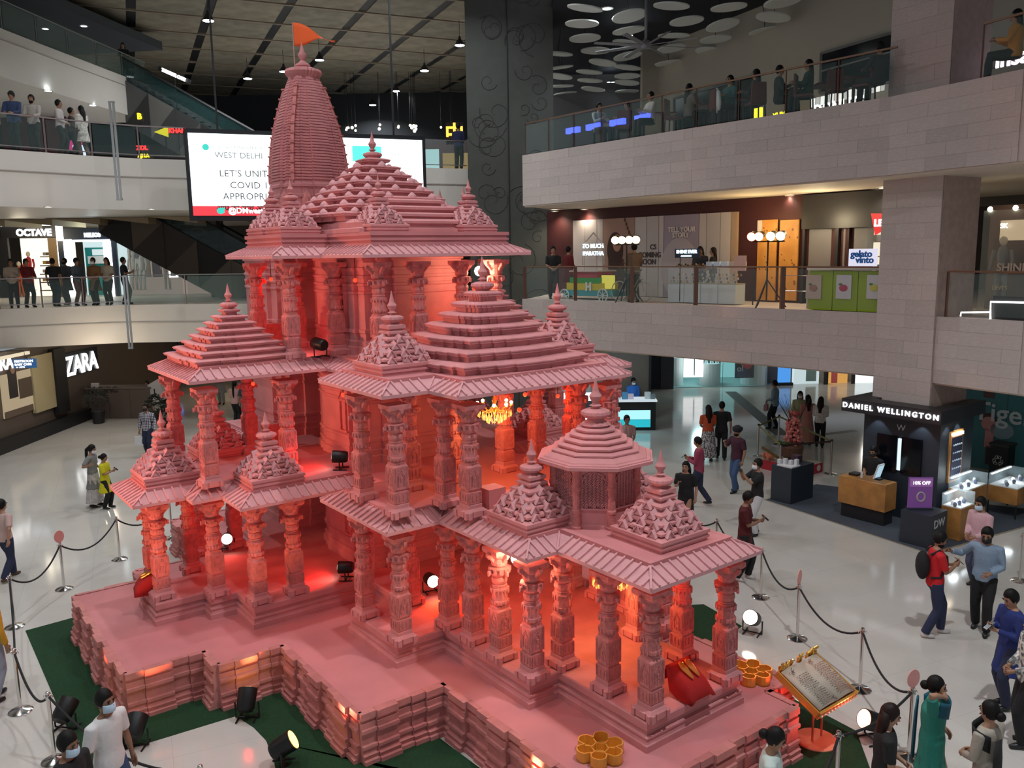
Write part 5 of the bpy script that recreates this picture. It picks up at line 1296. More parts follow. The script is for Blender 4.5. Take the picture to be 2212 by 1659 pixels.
person(at_head(2142, 1518, 1.60), 120, 1.60, (.40, .35, .29), (.35, .30, .25), 'kurta', hair='bun', arms='front', dupatta=(.014, .012, .013), label='woman in a beige tunic with a black shawl over her shoulder', skin=1)
person(at_head(1668, 1572, 1.60), -20, 1.60, (.52, .60, .56), NAVY, 'kurta_s', hair='bun', arms='front', nod=.35, label='woman in a mint tunic bending her head at the platform corner', skin=0)
# ---- left of the temple
person(at_head(222, 1493, 1.74), -20, 1.74, (.68, .66, .66), JEAN, 'tee', arms='down', mask='blue', stance=(.1, -.1), label='masked young man in a white tee shirt walking past the turf', skin=2)
person(at_head(140, 1583, 1.72), -15, 1.72, BLK, NAVY, 'tee', arms='down', mask='blue', label='masked man in a dark tee shirt beside the man in white', skin=2, nod=.15)
person(at_foot(-8, 1512), 70, 1.70, (.55, .30, .02), (.30, .34, .42), 'long', arms='down', shoe='black', backpack='grey rucksack on the visitor in yellow', label='visitor in a yellow top and pale jeans by the barrier post', stance=(.1, -.1))
person(at_foot(20, 1252), 70, 1.64, (.52, .36, .33), NAVY, 'tee', hair='pony', arms='walk', shoe='brown', stance=(.2, -.2), label='woman with a long ponytail in a pale pink tee walking away', skin=1)
person(at_foot(207, 1094), 5, 1.62, (.20, .20, .19), (.42, .38, .36), 'kurta_s', legs='palazzo', bpat='floral', hair='pony', arms='embrace_r', mask='white', nod=.3, label='masked woman in a grey tunic and patterned trousers with her arm around a girl')
person(at_foot(232, 1098), 0, 1.42, (.60, .56, .01), BLK, 'kurta_s', hair='bun', arms='phone', nod=.25, phone='phone held by the girl in yellow', label='girl in a bright yellow tunic looking at a phone', stance=(.05, -.03))
person(at_foot(324, 985), -100, 1.70, (.05, .05, .09), NAVY, 'long', pat='check', hair='bun', arms='down', mask='black', bag=((.72, .72, .72), 'white shopping bag with a dark square carried by the checked shirt', -1.0), label='shopper in a checked shirt walking towards the temple')
person(at_foot(512, 918), 80, 1.66, (.50, .28, .26), BLK, 'long', hair='pony', arms='front', label='woman in a pink top and black dungarees seen between the porch columns', shoe='brown')
person(at_foot(536, 921), 100, 1.72, (.04, .04, .05), JEAN, 'tee', arms='down', label='man in jeans half hidden by the porch column')
person(at_foot(480, 873), -90, 1.68, (.30, .28, .28), (.30, .28, .28), 'kurta', hair='bun', arms='front', label='distant person in pale grey near the lobby', vox=.024)
person((-15.0, 34.2, 0), -100, 1.70, (.06, .02, .02), BLK, 'tee', arms='front', vox=.024, label='receptionist sitting behind the brown lobby desk', seated=True)
# ---- balconies: standing behind the rails
def yat(curve, x):                                          # depth of a balcony edge along a pixel column
    k = (x - IMG_W / 2) / FPX / math.cos(PITCH) * 1.0
    for a, b in zip(curve, curve[1:]):
        fa, fb = a[0] - k * a[1], b[0] - k * b[1]
        if fa * fb <= 0: t = fa / (fa - fb); return a[0] + (b[0] - a[0]) * t, a[1] + (b[1] - a[1]) * t
    return curve[-1]
def on_balcony(curve, x, z, back): X, Y = yat(curve, x); f = (Y + back) / Y; return (X * f, Y * f, z)
F1 = [(10, 'down', (.06, .075, .07), (.20, .16, .10), 'tee', 'short', -90, 'man in a grey green tee at the end of the first floor rail', None, .9), (52, 'rail', (.42, .35, .28), BLK, 'long', 'bun', -60, 'woman in a cream top leaning on the first floor rail', None, .6), (84, 'rail', (.16, .012, .016), BLK, 'long', 'short', -30, 'man in maroon leaning on the first floor rail', None, .6), (140, 'down', BLK, NAVY, 'tee', 'short', 90, 'man in black with his back to the first floor rail', None, .8),
      (166, 'front', (.09, .10, .12), (.09, .10, .12), 'kurta', 'short', -100, 'man in a grey kurta behind the first floor rail', 'black', 1.7), (190, 'front', (.07, .09, .12), (.12, .03, .03), 'long', 'cap', -20, 'person in a slate blue top and cap behind the first floor rail', None, .7), (226, 'front', (.20, .10, .04), BLK, 'kurta', 'short', -95, 'masked man in a brown checked kurta behind the first floor rail', 'white', .7), (254, 'front', (.40, .36, .27), BLK, 'tee', 'long', -90, 'woman in a cream blouse behind the first floor rail', None, .7), (289, 'phone', (.012, .014, .03), (.05, .06, .07), 'tee', 'short', 10, 'man in black holding his phone beside the steel drop post', None, .7)]
for x, ar, tp_, bt, kd, hr, hg, lb, mk, bk in F1: person(on_balcony(L1, x, 4.62, bk), hg, 1.70, tp_, bt, kd, hair=hr, arms=ar, mask=mk, label=lb, vox=.022)
F2 = [(90, 'rail', (.03, .05, .12), BLK, 'jacket', 'cap', -80, 'man in a navy jacket and cap at the second floor rail', .6, 1.8), (130, 'rail', (.42, .38, .34), BLK, 'long', 'short', -80, 'bearded man in a pale shirt at the second floor rail', .6, 1.76), (184, 'front', (.52, .48, .46), BLK, 'long', 'short', 10, 'man in a white shirt on the second floor looking aside', .7, 1.72), (208, 'front', (.05, .04, .04), BLK, 'long', 'short', 20, 'dark clothed man on the second floor behind the woman in white', 1.4, 1.64), (230, 'front', (.50, .47, .40), (.12, .08, .06), 'kurta', 'long', 160, 'woman in a white dotted tunic on the second floor', .6, 1.60)]
for x, ar, tp_, bt, kd, hr, hg, lb, bk, hh in F2: person(on_balcony(L2, x, 9.56, bk), hg, hh, tp_, bt, kd, hair=hr, arms=ar, label=lb, vox=.022, beard=(x == 130), pat='dots' if x == 230 else None)
person(on_balcony(L2, 1003, 9.56, .7), 80, 1.78, (.012, .016, .06), BLK, 'long', hair='short', arms='front', label='man in dark blue with his back to the rail beside the dark column', vox=.022)
person((-17.9, 41.2, 14.5), -60, 1.7, BLK, BLK, 'long', hair='long', arms='rail', label='dark figure at the end of the third floor balcony', vox=.026)
# ---- right hand lower balcony
person(on_balcony(R1, 1197, 4.72, 1.2), -90, 1.74, BLK, (.03, .01, .01), 'tee', arms='front', label='man in black standing by the dark column on the lower stone balcony', vox=.022)
person(on_balcony(R1, 1229, 4.72, 2.4), 30, 1.74, (.14, .010, .012), (.22, .02, .03), 'kurta', arms='front', label='man in red beside the colourful striped cart', vox=.022)
person(on_balcony(R1, 1368, 4.72, .7), 100, 1.78, (.16, .10, .06), (.06, .04, .03), 'jacket', arms='front', label='man in a brown jacket with his back turned by the amber stage lights', vox=.022)
person(on_balcony(R1, 1508, 4.72, 2.6), -120, 1.66, (.03, .03, .04), BLK, 'tee', hair='long', arms='front', label='woman bending behind the accessory counter under its sign', vox=.022, nod=.3)
person(on_balcony(R1, 1535, 4.72, 2.4), 170, 1.62, BLK, BLK, 'tee', hair='long', arms='front', label='woman in black with long hair at the accessory counter', vox=.022)
# ---- food court diners
DIN = [(1293, (.35, .42, .42), 'short', -60, 'diner in a pale teal shirt at the far end of the food court', .9), (1352, (.03, .03, .06), 'short', 200, 'diner in dark clothes at the far end of the food court', 1.6), (1400, (.50, .48, .42), 'short', -160, 'diner in a white striped shirt eating near the cream wall strip', .9), (1478, (.16, .13, .11), 'long', 20, 'diner with long hair and brown clothes below the first dark window', .9), (1562, (.02, .10, .10), 'long', -150, 'diner in a teal dress beside the white jacket', .9), (1615, (.02, .018, .02), 'long', 150, 'diner in black with long hair between the dark windows', .8), (1662, (.03, .035, .045), 'short', -30, 'man in a dark shirt dining between the windows', .9), (1722, (.015, .05, .035), 'long', 170, 'woman in a dark green dotted dress dining under the big window', .9), (1866, (.012, .012, .016), 'short', 110, 'large diner in black next to the stone pillar', .55)]
for x, c, hr, hg, lb, bk in DIN: person(on_balcony(R2, x, 9.5, bk), hg, 1.74, c, BLK, 'long', hair=hr, arms='table', seated=True, label=lb, vox=.022)
person(on_balcony([(9.2, 17.2), (11, 13)], 2140, 9.5, .8), 150, 1.72, (.50, .22, .02), BLK, 'jacket', hair='long', arms='table', seated=True, label='diner in an orange jacket past the stone pillar', vox=.022)
# ================================================================== shops, signs and fittings
class Front:
    def __init__(s, name, A, r, label=None, cat='shop', root=True):
        s.A = Vector(A); s.r = Vector((r[0], r[1], 0)).normalized(); s.n = s.r.cross(Vector((0, 0, 1)))
        if root:
            s.o = facing(name, A, s.r)
            if label: tag(s.o, label, cat)
    def lp(s, x, y): P = ond(x, y, s.A, s.n); return (P - s.A).dot(s.r), P.z - s.A.z
    def rect(s, nm, m, x0, y0, x1, y1, d0=-.03, d1=.02, par=None):           # pixel box -> slab on the plane
        a = s.lp(x0, y1); b = s.lp(x1, y0)
        return MB().bx(min(a[0], b[0]), max(a[0], b[0]), d0, d1, min(a[1], b[1]), max(a[1], b[1])).build(nm, m, par or s.o)
    def text(s, body, x, y, size, m, d=-.05, al='CENTER', par=None, b=0.0, sp=1.0, ex=.012, nm='lettering'):
        a = s.lp(x, y); return text_mesh(body, size, m, par or s.o, nm, face_matrix((a[0], d, a[1]), (1, 0, 0)), ex, al, b, sp)
    def disc(s, nm, m, x, y, r, d=-.05, sx=1.0, th=.01):
        a = s.lp(x, y); k = MB().lathe([(.0005, 0), (r, 0), (r, th), (.0005, th)], n=22); k.v = [(p[0] * sx + a[0], d - p[2], p[1] + a[1]) for p in k.v]; return k.build(nm, m, s.o)
WGL = glow('sign_white', (1, 1, 1), 3.2); GGL = glow('sign_green', (.02, .9, .12), 2.2); RGL = glow('sign_red', (1, .03, .03), 2.0); YGL = glow('sign_yellow', (1, .75, .02), 2.2)
DK = mat('dark_shop_frame', (.018, .016, .016), r=.45); NVY = mat('navy_fascia', (.010, .018, .035), r=.4); MAROON = mat('maroon_wall', (.06, .012, .012), r=.6)
LITW = glow('glowing_cream_wall', (1.0, .90, .70), 1.0); LITC = glow('glowing_cool_wall', (.62, .95, 1.0), .9)  # shop lighting put into these walls as their own glow
def pm(c, r=.6): return mat('paint_%02x%02x%02x' % tuple(int(v * 255) for v in c), c, r=r)
def mannequin(par, x, y, z, c, h=1.7, headc=(.75, .66, .5), lab=None):
    m = ring_loft([(V(x, y, z + .82 * h / 1.7), .11, .16), (V(x, y, z + 1.0 * h / 1.7), .09, .13), (V(x, y, z + 1.25 * h / 1.7), .10, .17), (V(x, y, z + 1.4 * h / 1.7), .07, .15), (V(x, y, z + 1.47 * h / 1.7), .04, .05)])
    for e in (-1, 1): m.tube([V(x + e * .19, y, z + 1.36 * h / 1.7), V(x + e * .24, y - .02, z + 1.1 * h / 1.7), V(x + e * .22, y - .1, z + .88 * h / 1.7)], [.05, .042, .03], n=7); m.tube([V(x + e * .08, y, z + .86 * h / 1.7), V(x + e * .09, y, z + .45 * h / 1.7), V(x + e * .09, y, z + .03)], [.085, .06, .045], n=7)
    o = m.build('mannequin', pm(c), None, smooth=True); MB().sphere((x, y, z + 1.58 * h / 1.7), .1, n=10, m=8, sx=.85, sz=1.2).tube([(x, y, z + 1.45 * h / 1.7), (x, y, z + 1.55 * h / 1.7)], .045, n=8).build('head', pm(headc), o, smooth=True); MB().lathe([(.22, .0), (.22, .02)], x, y, z, n=16).build('stand', CHROME, o)
    o.parent = par; o.matrix_parent_inverse = Matrix.Identity(4); return o
# ---- lower stone balcony: hoarding and shop fronts
S1 = Front('hoarding', (2.33, 31.8, 4.72), (.627, -.778), 'white panelled shop hoarding with two large posters behind the amber stage lights', 'hoarding')
HW = [mat('hoarding_white_a', (.62, .56, .55), r=.5), mat('hoarding_white_b', (.57, .52, .51), r=.5)]
ED = [1239, 1264, 1291, 1304, 1373, 1399, 1425, 1436, 1512, 1528, 1558, 1581, 1595]
for k, (a, b) in enumerate(zip(ED, ED[1:])):
    xa, xb = S1.lp(a, 477)[0], S1.lp(b, 477)[0]; zt = S1.lp(1239, 477)[1]
    MB().bx(xa + .012, xb - .012, -.04, .05, .02, zt).build('hoarding_panel', pm((.42, .26, .21)) if a == 1304 else pm((.40, .34, .42)) if a == 1436 else pm((.46, .32, .22)) if a == 1581 else HW[k % 2], S1.o)
struct(MB().bx(-1.5, 11.5, .06, .4, 0, 3.1).build('wall_hoarding_back', MAROON, None)).parent = None
wb_ = bpy.data.objects['wall_hoarding_back']; wb_.location = S1.A; wb_.rotation_euler = (0, 0, math.atan2(S1.r.y, S1.r.x))
# portrait poster: hair, face, shoulder and sprig
S1.disc('poster_hair', pm((.05, .02, .015)), 1331, 540, .62, -.05, .62); S1.disc('poster_face', pm((.5, .26, .18)), 1336, 525, .3, -.065, .7); S1.rect('poster_shoulder', pm((.08, .03, .025)), 1316, 560, 1350, 640, -.055, -.04)
for k in range(5): S1.disc('poster_leaf', pm((.12, .06, .04)), 1352 + k * 3, 475 + k * 9, .07, -.055, .5)
INKD = pm((.10, .07, .07)); S1.text('CS', 1413, 534, .24, INKD, b=.004); S1.text('COMING', 1405, 551, .25, INKD, b=.006); S1.text('SOON', 1402, 566, .25, INKD, b=.006)
S1.disc('poster_arc', pm((.52, .46, .5)), 1470, 580, 1.0, -.048, .8, th=.006); S1.text('TELL YOUR', 1475, 496, .22, pm((.8, .72, .72)), -.07, b=.006); S1.text('STORY', 1473, 508, .22, pm((.8, .72, .72)), -.07, b=.006)
# plywood panel and the denim shop
PW = Front('plywood_screen', S1.A + S1.r * S1.lp(1632, 500)[0], S1.r, 'tall plywood sheet closing the dark doorway beside the stage lights', 'panel')
PLY = mat('plywood', (.62, .30, .06), r=.5, noise=.22, ns=3, c2=(.50, .22, .04))
for a, b in ((1634, 1680), (1681, 1727)): PW.rect('plywood_sheet', PLY, a, 474, b, 648)
rk = random.Random(4)
for k in range(26): PW.disc('knot', pm((.22, .09, .02)), rk.uniform(1638, 1724), rk.uniform(482, 640), rk.uniform(.02, .045), -.032, .8, .004)
PW.rect('paper_notice', pm((.6, .55, .5)), 1638, 476, 1648, 500, -.05, -.03)
DS = Front('denim_shop', S1.A + S1.r * S1.lp(1735, 500)[0], S1.r, 'bright denim shop front with dark frames and a red banner next to the stone pillar', 'shop front')
x0 = 0; x1 = DS.lp(1915, 500)[0]
MB().bx(x0, x1 + .6, .9, .95, 0, 2.45).build('back_wall', LITW, DS.o); MB().bx(x0, x1 + .6, -.1, .1, 2.1, 3.05).build('fascia', DK, DS.o)
for a, b in ((1730, 1743), (1799, 1816), (1829, 1839)): DS.rect('frame_post', DK, a, 452, b, 662, -.06, .06)
for z in (.9, 1.3, 1.7): MB().bx(DS.lp(1842, 500)[0], x1 + .4, .5, .88, z, z + .03).build('shelf', pm((.5, .36, .2)), DS.o)
for k in range(9): MB().bx(DS.lp(1842, 500)[0] + .14 * k, DS.lp(1842, 500)[0] + .14 * k + .11, .55, .85, .93 + .4 * (k % 3), 1.1 + .4 * (k % 3)).build('folded_jeans', pm([(.06, .08, .12), (.2, .19, .18), (.4, .4, .4)][k % 3]), DS.o)
for k in range(5): MB().bx(DS.lp(1855, 500)[0] + .2 * k, DS.lp(1855, 500)[0] + .2 * k + .1, .4, .6, .25, .85).build('hung_garment', pm([(.3, .15, .1), (.5, .45, .4), (.12, .1, .1)][k % 3]), DS.o)
mannequin(DS.o, DS.lp(1757, 500)[0], .45, .05, (.45, .33, .25), 1.6); mannequin(DS.o, DS.lp(1778, 500)[0], .5, .05, (.10, .05, .05), 1.6)
bn = MB(); a = DS.lp(1886, 461); b_ = DS.lp(1922, 461); c_ = DS.lp(1922, 492); d_ = DS.lp(1895, 508); bn.poly([(a[0], -.12, a[1]), (d_[0], -.12, d_[1]), (c_[0], -.12, c_[1]), (b_[0], -.12, b_[1])]); bn.poly([(b_[0], -.09, b_[1]), (c_[0], -.09, c_[1]), (d_[0], -.09, d_[1]), (a[0], -.09, a[1])]); bn.build('red_banner', glow('banner_red', (.9, .01, .015), .9), DS.o)
DS.text('LEV', 1909, 482, .24, WGL, -.14, b=.01)
for x in (1755, 1780, 1862, 1885): DS.disc('spot_lamp', LWARM, x, 473, .05, -.04)
DS.rect('glass_pane', CLEAR, 1743, 462, 1799, 660, -.02, -.01); DS.rect('glass_pane', CLEAR, 1816, 462, 1829, 660, -.02, -.01); DS.rect('glass_pane', CLEAR, 1839, 462, 1912, 660, -.02, -.01)
lamp('shop_light', 'POINT', DS.A + DS.r * .9 + DS.n * .9 + Vector((0, 0, 2.3)), 60, (1, .8, .5), radius=.2); lamp('shop_light', 'POINT', PW.A + PW.r * .6 + PW.n * 1.0 + Vector((0, 0, 2.2)), 50, (1, .72, .35), radius=.2)
# shop window past the pillar
D2 = Front('denim_window', (11.9, 20.0, 4.72), (.55, -.835), 'dim brown shop window with white lettering past the stone pillar', 'shop front')
D2.rect('back_wall', mat('window_brown', (.10, .05, .035), r=.5), 2100, 430, 2300, 700, .5, .55); D2.rect('lit_band', glow('lit_band_dim', (1, .75, .45), .5), 2140, 470, 2300, 520, .4, .45); D2.rect('fascia', DK, 2095, 415, 2300, 447, -.06, .06); D2.rect('frame_post', DK, 2094, 447, 2110, 700, -.06, .06)
mannequin(D2.o, D2.lp(2158, 500)[0], .25, .1, (.25, .25, .26), 1.7); D2.rect('glass_pane', CLEAR, 2110, 447, 2300, 690, -.02, -.01)
D2.text('SHINE ON', 2155, 578, .26, pm((.6, .5, .45)), -.05, 'LEFT', b=.004); D2.text('Designed for new beginnings', 2155, 587, .10, pm((.5, .4, .35)), -.05, 'LEFT'); D2.text("LEVI'S", 2162, 622, .14, pm((.7, .6, .4)), -.06); D2.text('SK', 2155, 488, .16, LWARM, .3)
for x, y in ((2141, 452), (2196, 449)): D2.disc('spot_lamp', LWARM, x, y, .06, -.04)
NS = Front('neon_step_line', (10.55, 17.75, 4.72), (.55, -.835), 'white stepped light line behind the balcony glass past the pillar', 'light')
pts = [NS.lp(x, y) for x, y in ((2075, 683), (2076, 675), (2139, 674), (2140, 689)) ]; MB().tube([(a, 0, b) for a, b in pts], .018, n=6).build('light_tube', WGL, NS.o); pts = [NS.lp(x, y) for x, y in ((2139, 689), (2140, 652), (2240, 654))]; MB().tube([(a, 0, b) for a, b in pts], .02, n=6).build('light_tube', WGL, NS.o); MB().bx(pts[0][0], pts[2][0], .05, .1, 0, .5).build('backing', DK, NS.o)
# gelato counter
GC = Front('gelato_counter', (*yat(R1, 1725), 4.74), (.66, -.75), 'lime green gelato counter with three fruit posters on the lower stone balcony', 'counter')
GC.A += -GC.n * .35; GC.o.location = GC.A
gl = mat('lime_laminate', (.30, .42, .015), r=.4); xw = GC.lp(1912, 600)[0]
for k in range(3): MB().bx(xw * k / 3 + .01, xw * (k + 1) / 3 - .01, -.02, .3, 0, .98).build('front_panel', gl, GC.o)
MB().bx(-.05, xw + .05, -.06, .6, 1.0, 1.07).build('worktop', pm((.6, .58, .5)), GC.o)
for k, (x, fc) in enumerate(((1759, (.35, .2, .15)), (1824, (.5, .04, .10)), (1890, (.6, .55, .08)))):
    p_ = GC.rect('poster', pm((.62, .60, .62) if k else (.52, .42, .36)), x - 17, 594, x + 18, 645, -.05, -.025); a = GC.lp(x, 622); q = MB().sphere((a[0], -.055, a[1]), .11, n=12, m=8, sy=.15, sz=.8); q.build('fruit_print', pm(fc), p_); a = GC.lp(x - 6, 614); MB().sphere((a[0], -.058, a[1]), .05, n=8, m=6, sy=.15, sz=.6).build('leaf_print', pm((.08, .2, .05)), p_)
gs = GC.rect('menu_board', glow('gelato_white', (.86, .84, 1.0), .85), 1828, 537, 1890, 575, .1, .16); BL = pm((.01, .16, .55)); GC.text('gelato', 1857, 549, .22, BL, .09, b=.008, par=gs); GC.text('vinto', 1864, 562, .22, BL, .09, b=.008, par=gs)
# accessory counter
AC = Front('accessory_counter', (*yat(R1, 1392), 4.74), (.68, -.73), 'white display counter with a glass top full of accessories', 'counter'); AC.A += -AC.n * 1.1; AC.o.location = AC.A
xw = AC.lp(1590, 600)[0]
for k in range(4): MB().bx(xw * k / 4 + .008, xw * (k + 1) / 4 - .008, 0, .5, 0, .55).build('front_panel', pm((.55, .60, .62)), AC.o)
MB().bx(0, xw, .0, .012, .56, 1.0).build('glass_front', CLEAR, AC.o); MB().bx(0, xw, -.01, .6, 1.0, 1.02).build('glass_top', CLEAR, AC.o); MB().bx(0, xw, .05, .5, .55, .58).build('tray', pm((.35, .3, .2)), AC.o)
for k in range(60):
    z = .62 + .1 * (k % 3); x = xw * (k + .5) / 60; c = [(.6, .45, .2), (.08, .06, .05), (.5, .5, .5), (.3, .18, .1)][k % 4]; MB().box(x, .12 + .08 * (k % 3), z, .04, .03, .07).build('trinket', pm(c), AC.o)
for k in range(26): MB().sphere((.1 + xw * .45 * k / 26, .3, 1.06 + .03 * (k % 3)), .035, n=6, m=4).build('trinket', pm([(.05, .03, .03), (.4, .28, .15)][k % 2]), AC.o)
for k in range(5): MB().bx(xw * .5 + .26 * k, xw * .5 + .26 * k + .2, .25, .45, 1.02, 1.2).build('display_box', pm((.5, .6, .75) if k < 3 else (.45, .4, .35)), AC.o)
sgn = Front('shop_sign', AC.A + AC.r * AC.lp(1485, 560)[0] - AC.n * .0, AC.r, 'black lit sign with white lettering on poles over the accessory counter', 'sign'); a = sgn.lp(1459, 557); b_ = sgn.lp(1513, 537)
MB().bx(a[0], b_[0], -.03, .03, a[1], b_[1]).build('sign_board', mat('sign_black_blue', (.008, .014, .03), r=.3), sgn.o); sgn.text('SHINE EVER', 1485, 544, .14, glow('sign_cyan_white', (.75, .95, 1), 2.6), -.045, b=.003); sgn.text('ACCESSORIES', 1484, 553, .06, glow('sign_cyan_white', (.7, .9, 1), 2), -.045)
for k in (.2, .8): xx = a[0] + (b_[0] - a[0]) * k; MB().tube([(xx, 0, .02), (xx, 0, a[1])], .015, n=6).build('pole', BLACK, sgn.o)
bd = Front('notice_board', AC.A + AC.r * (xw + .35), AC.r, 'small pinkish notice board at the end of the accessory counter', 'sign'); bd.rect('board', pm((.5, .33, .28)), 1586, 552, 1612, 585); MB().tube([(.2, 0, 0), (.2, 0, 1.0)], .02, n=6).build('stand', BLACK, bd.o)
# striped food cart with its neon house sign
CT = Front('food_cart', (*yat(R1, 1212), 4.74), (.70, -.71), 'food cart striped red green yellow and teal with spoked wheels', 'cart'); CT.A += -CT.n * 1.0; CT.o.location = CT.A
for nm, c, y0, y1, xa, xb in (('red_stripe', (.45, .03, .05), 588, 600, 1238, 1290), ('green_stripe', (.03, .30, .05), 600, 612, 1231, 1296), ('yellow_stripe', (.62, .50, .02), 612, 626, 1224, 1302), ('teal_stripe', (.05, .28, .30), 628, 640, 1218, 1322)): a = CT.lp(xa, y1); b_ = CT.lp(xb, y0); MB().bx(a[0], b_[0], 0, .8, max(.1, a[1]), b_[1]).build(nm, pm(c), CT.o)
a = CT.lp(1234, 587); b_ = CT.lp(1294, 585); MB().bx(a[0], b_[0], -.1, .9, a[1], a[1] + .04).build('counter_top', pm((.55, .4, .36)), CT.o)
CT.rect('side_screen', glow('cart_side', (.9, .8, .1), .6), 1295, 595, 1320, 624, .1, .2); wc = CT.lp(1256, 620); CT.text('H', 1272, 620, .35, pm((.7, .7, .65)), -.02, b=.02)
for x in (1221, 1304):
    a = CT.lp(x, 638); wh = MB().tube([(a[0] + .2 * math.cos(t), -.05, a[1] + .2 * math.sin(t)) for t in [2 * PI * k / 18 for k in range(18)]], .022, n=6, closed=True); [wh.bar((a[0], -.05, a[1]), (a[0] + .2 * math.cos(t), -.05, a[1] + .2 * math.sin(t)), .018) for t in [2 * PI * k / 8 for k in range(8)]]; wh.build('wheel', pm((.6, .68, .66)), CT.o)
pl_ = [CT.lp(x, y) for x, y in ((1246, 530), (1269, 503), (1292, 530))]; MB().tube([(p[0], .3, p[1]) for p in pl_], .03, n=6).build('house_outline', pm((.55, .45, .42)), CT.o)
for p in (pl_[0], pl_[2]): MB().tube([(p[0], .3, 1.1), (p[0], .3, p[1])], .015, n=6).build('sign_pole', CHROME, CT.o)
NB = glow('neon_blue_white', (.62, .88, 1), 3.0); CT.text('TO MUCH', 1269, 532, .19, NB, .28, b=.004); CT.text('PARATHA', 1270, 548, .19, NB, .28, b=.004)
# bicycle beside the cart
BK = Front('bicycle', (*yat(R1, 1322), 4.74), (.70, -.71), 'old pale bicycle parked behind the balcony glass beside the cart', 'bicycle'); BK.A += -BK.n * .6; BK.o.location = BK.A; bw = pm((.35, .33, .28))
for x in (-.2, .75): MB().tube([(x + .3 * math.cos(t), 0, .32 + .3 * math.sin(t)) for t in [2 * PI * k / 20 for k in range(20)]], .016, n=6, closed=True).build('wheel', bw, BK.o)
MB().tube([(-.2, 0, .32), (.1, 0, .75), (.6, 0, .78), (.3, 0, .35), (-.2, 0, .32)], .014, n=6).tube([(.1, 0, .75), (.3, 0, .35)], .014, n=6).tube([(.75, 0, .32), (.58, 0, .9)], .014, n=6).tube([(.5, -.2, .95), (.58, 0, .92), (.5, .2, .95)], .012, n=6).build('frame', bw, BK.o); MB().box(.1, 0, .82, .22, .1, .05).build('saddle', BLACK, BK.o)
pt = empty('potted_plant', (*[c for c in yat(R1, 1300)], 4.74)); pt.location += Vector((1.0, .9, 0)); MB().lathe([(.14, 0), (.18, .3), (.15, .32)], n=14).build('pot', pm((.2, .12, .08)), pt); pm_ = MB(); rp_ = random.Random(8)
for k in range(50): t = rp_.uniform(0, 6.28); h = rp_.uniform(.4, 1.25); r = rp_.uniform(.1, .32); pm_.poly([(0, 0, h - .2), (r * math.cos(t) - .05, r * math.sin(t), h), (r * math.cos(t) * 1.5, r * math.sin(t) * 1.5, h + .1), (r * math.cos(t) + .05, r * math.sin(t) + .04, h - .04)])
tag(pm_.build('foliage', pm((.10, .10, .04)), pt), kind='stuff'); tag(pt, 'leafy potted plant between the cart and the stage lights', 'plant')
# ---- stage light stands
def stage(xb, offs, label, ec, c, e):
    X, Y = yat(R1, xb); o = empty('stage_light_stand', (X * 1.012, Y * 1.012, 4.74), math.atan2(-.73, .68))
    for k in range(3): t = k * 2.09 + .5; MB().bar((0, 0, .75), (.5 * math.cos(t), .5 * math.sin(t), .02), .03).build('leg', BLACK, o)
    MB().tube([(0, 0, .2), (0, 0, 1.78)], .022, n=8).build('mast', BLACK, o); MB().tube([(min(offs) - .05, 0, 1.74), (max(offs) + .05, 0, 1.74)], .02, n=6).build('cross_bar', BLACK, o)
    for k, x in enumerate(offs):
        can = MB().lathe([(.09, -.12), (.115, .1), (.12, .12)], n=16).build('lamp_can', MATS['black_metal'], o, (x, -.06, 1.9)); d = (tw(4, -.5, 3.2) - Vector((X, Y, 6.6))).normalized(); d = Matrix.Rotation(-o.rotation_euler.z, 3, 'Z') @ d
        can.rotation_euler = d.to_track_quat('Z', 'Y').to_euler(); MB().lathe([(.115, .121), (.0005, .125)], n=16, caps=False).build('lens', ec[k], can)
        P = o.matrix_basis @ Vector((x, -.06, 1.9)); dw = (tw(4, -.5, 3.2) - P).normalized()
        lamp('stage_light', 'SPOT', P + dw * .2, e, c[k], radius=.1, target=tw(4.5, 0, 3.4), angle=48, blend=.6)
    tag(o, label, 'light stand')
HA = glow('stage_amber', (1, .62, .22), 40); HR = glow('stage_red', (1, .10, .05), 30); HW_ = glow('stage_warm', (1, .8, .5), 36)
stage(1352, (-.38, -.12, .16, .42), 'tripod with four blazing amber stage lamps on the lower stone balcony', [HA, HA, HA, HA], [(1, .45, .25)] * 4, 110)
stage(1650, (-.42, -.2, .14, .42), 'tripod with two red and two amber stage lamps before the plywood sheet', [HR, HR, HA, HW_], [(1, .06, .03), (1, .06, .03), (1, .45, .25), (1, .55, .35)], 100)
sb = empty('steel_hoop', (*yat(R1, 1690), 4.74), math.atan2(-.73, .68)); sb.location += Vector((.35, .3, 0)); MB().tube([(-.35, 0, 0), (-.35, 0, .85), (.35, 0, .85), (.35, 0, 0)], .03, n=8).build('hoop', STEEL, sb); MB().tube([(-.35, 0, .45), (.35, 0, .45)], .015, n=6).build('cross_bar', STEEL, sb); tag(sb, 'low steel hoop barrier beside the gelato counter', 'barrier')
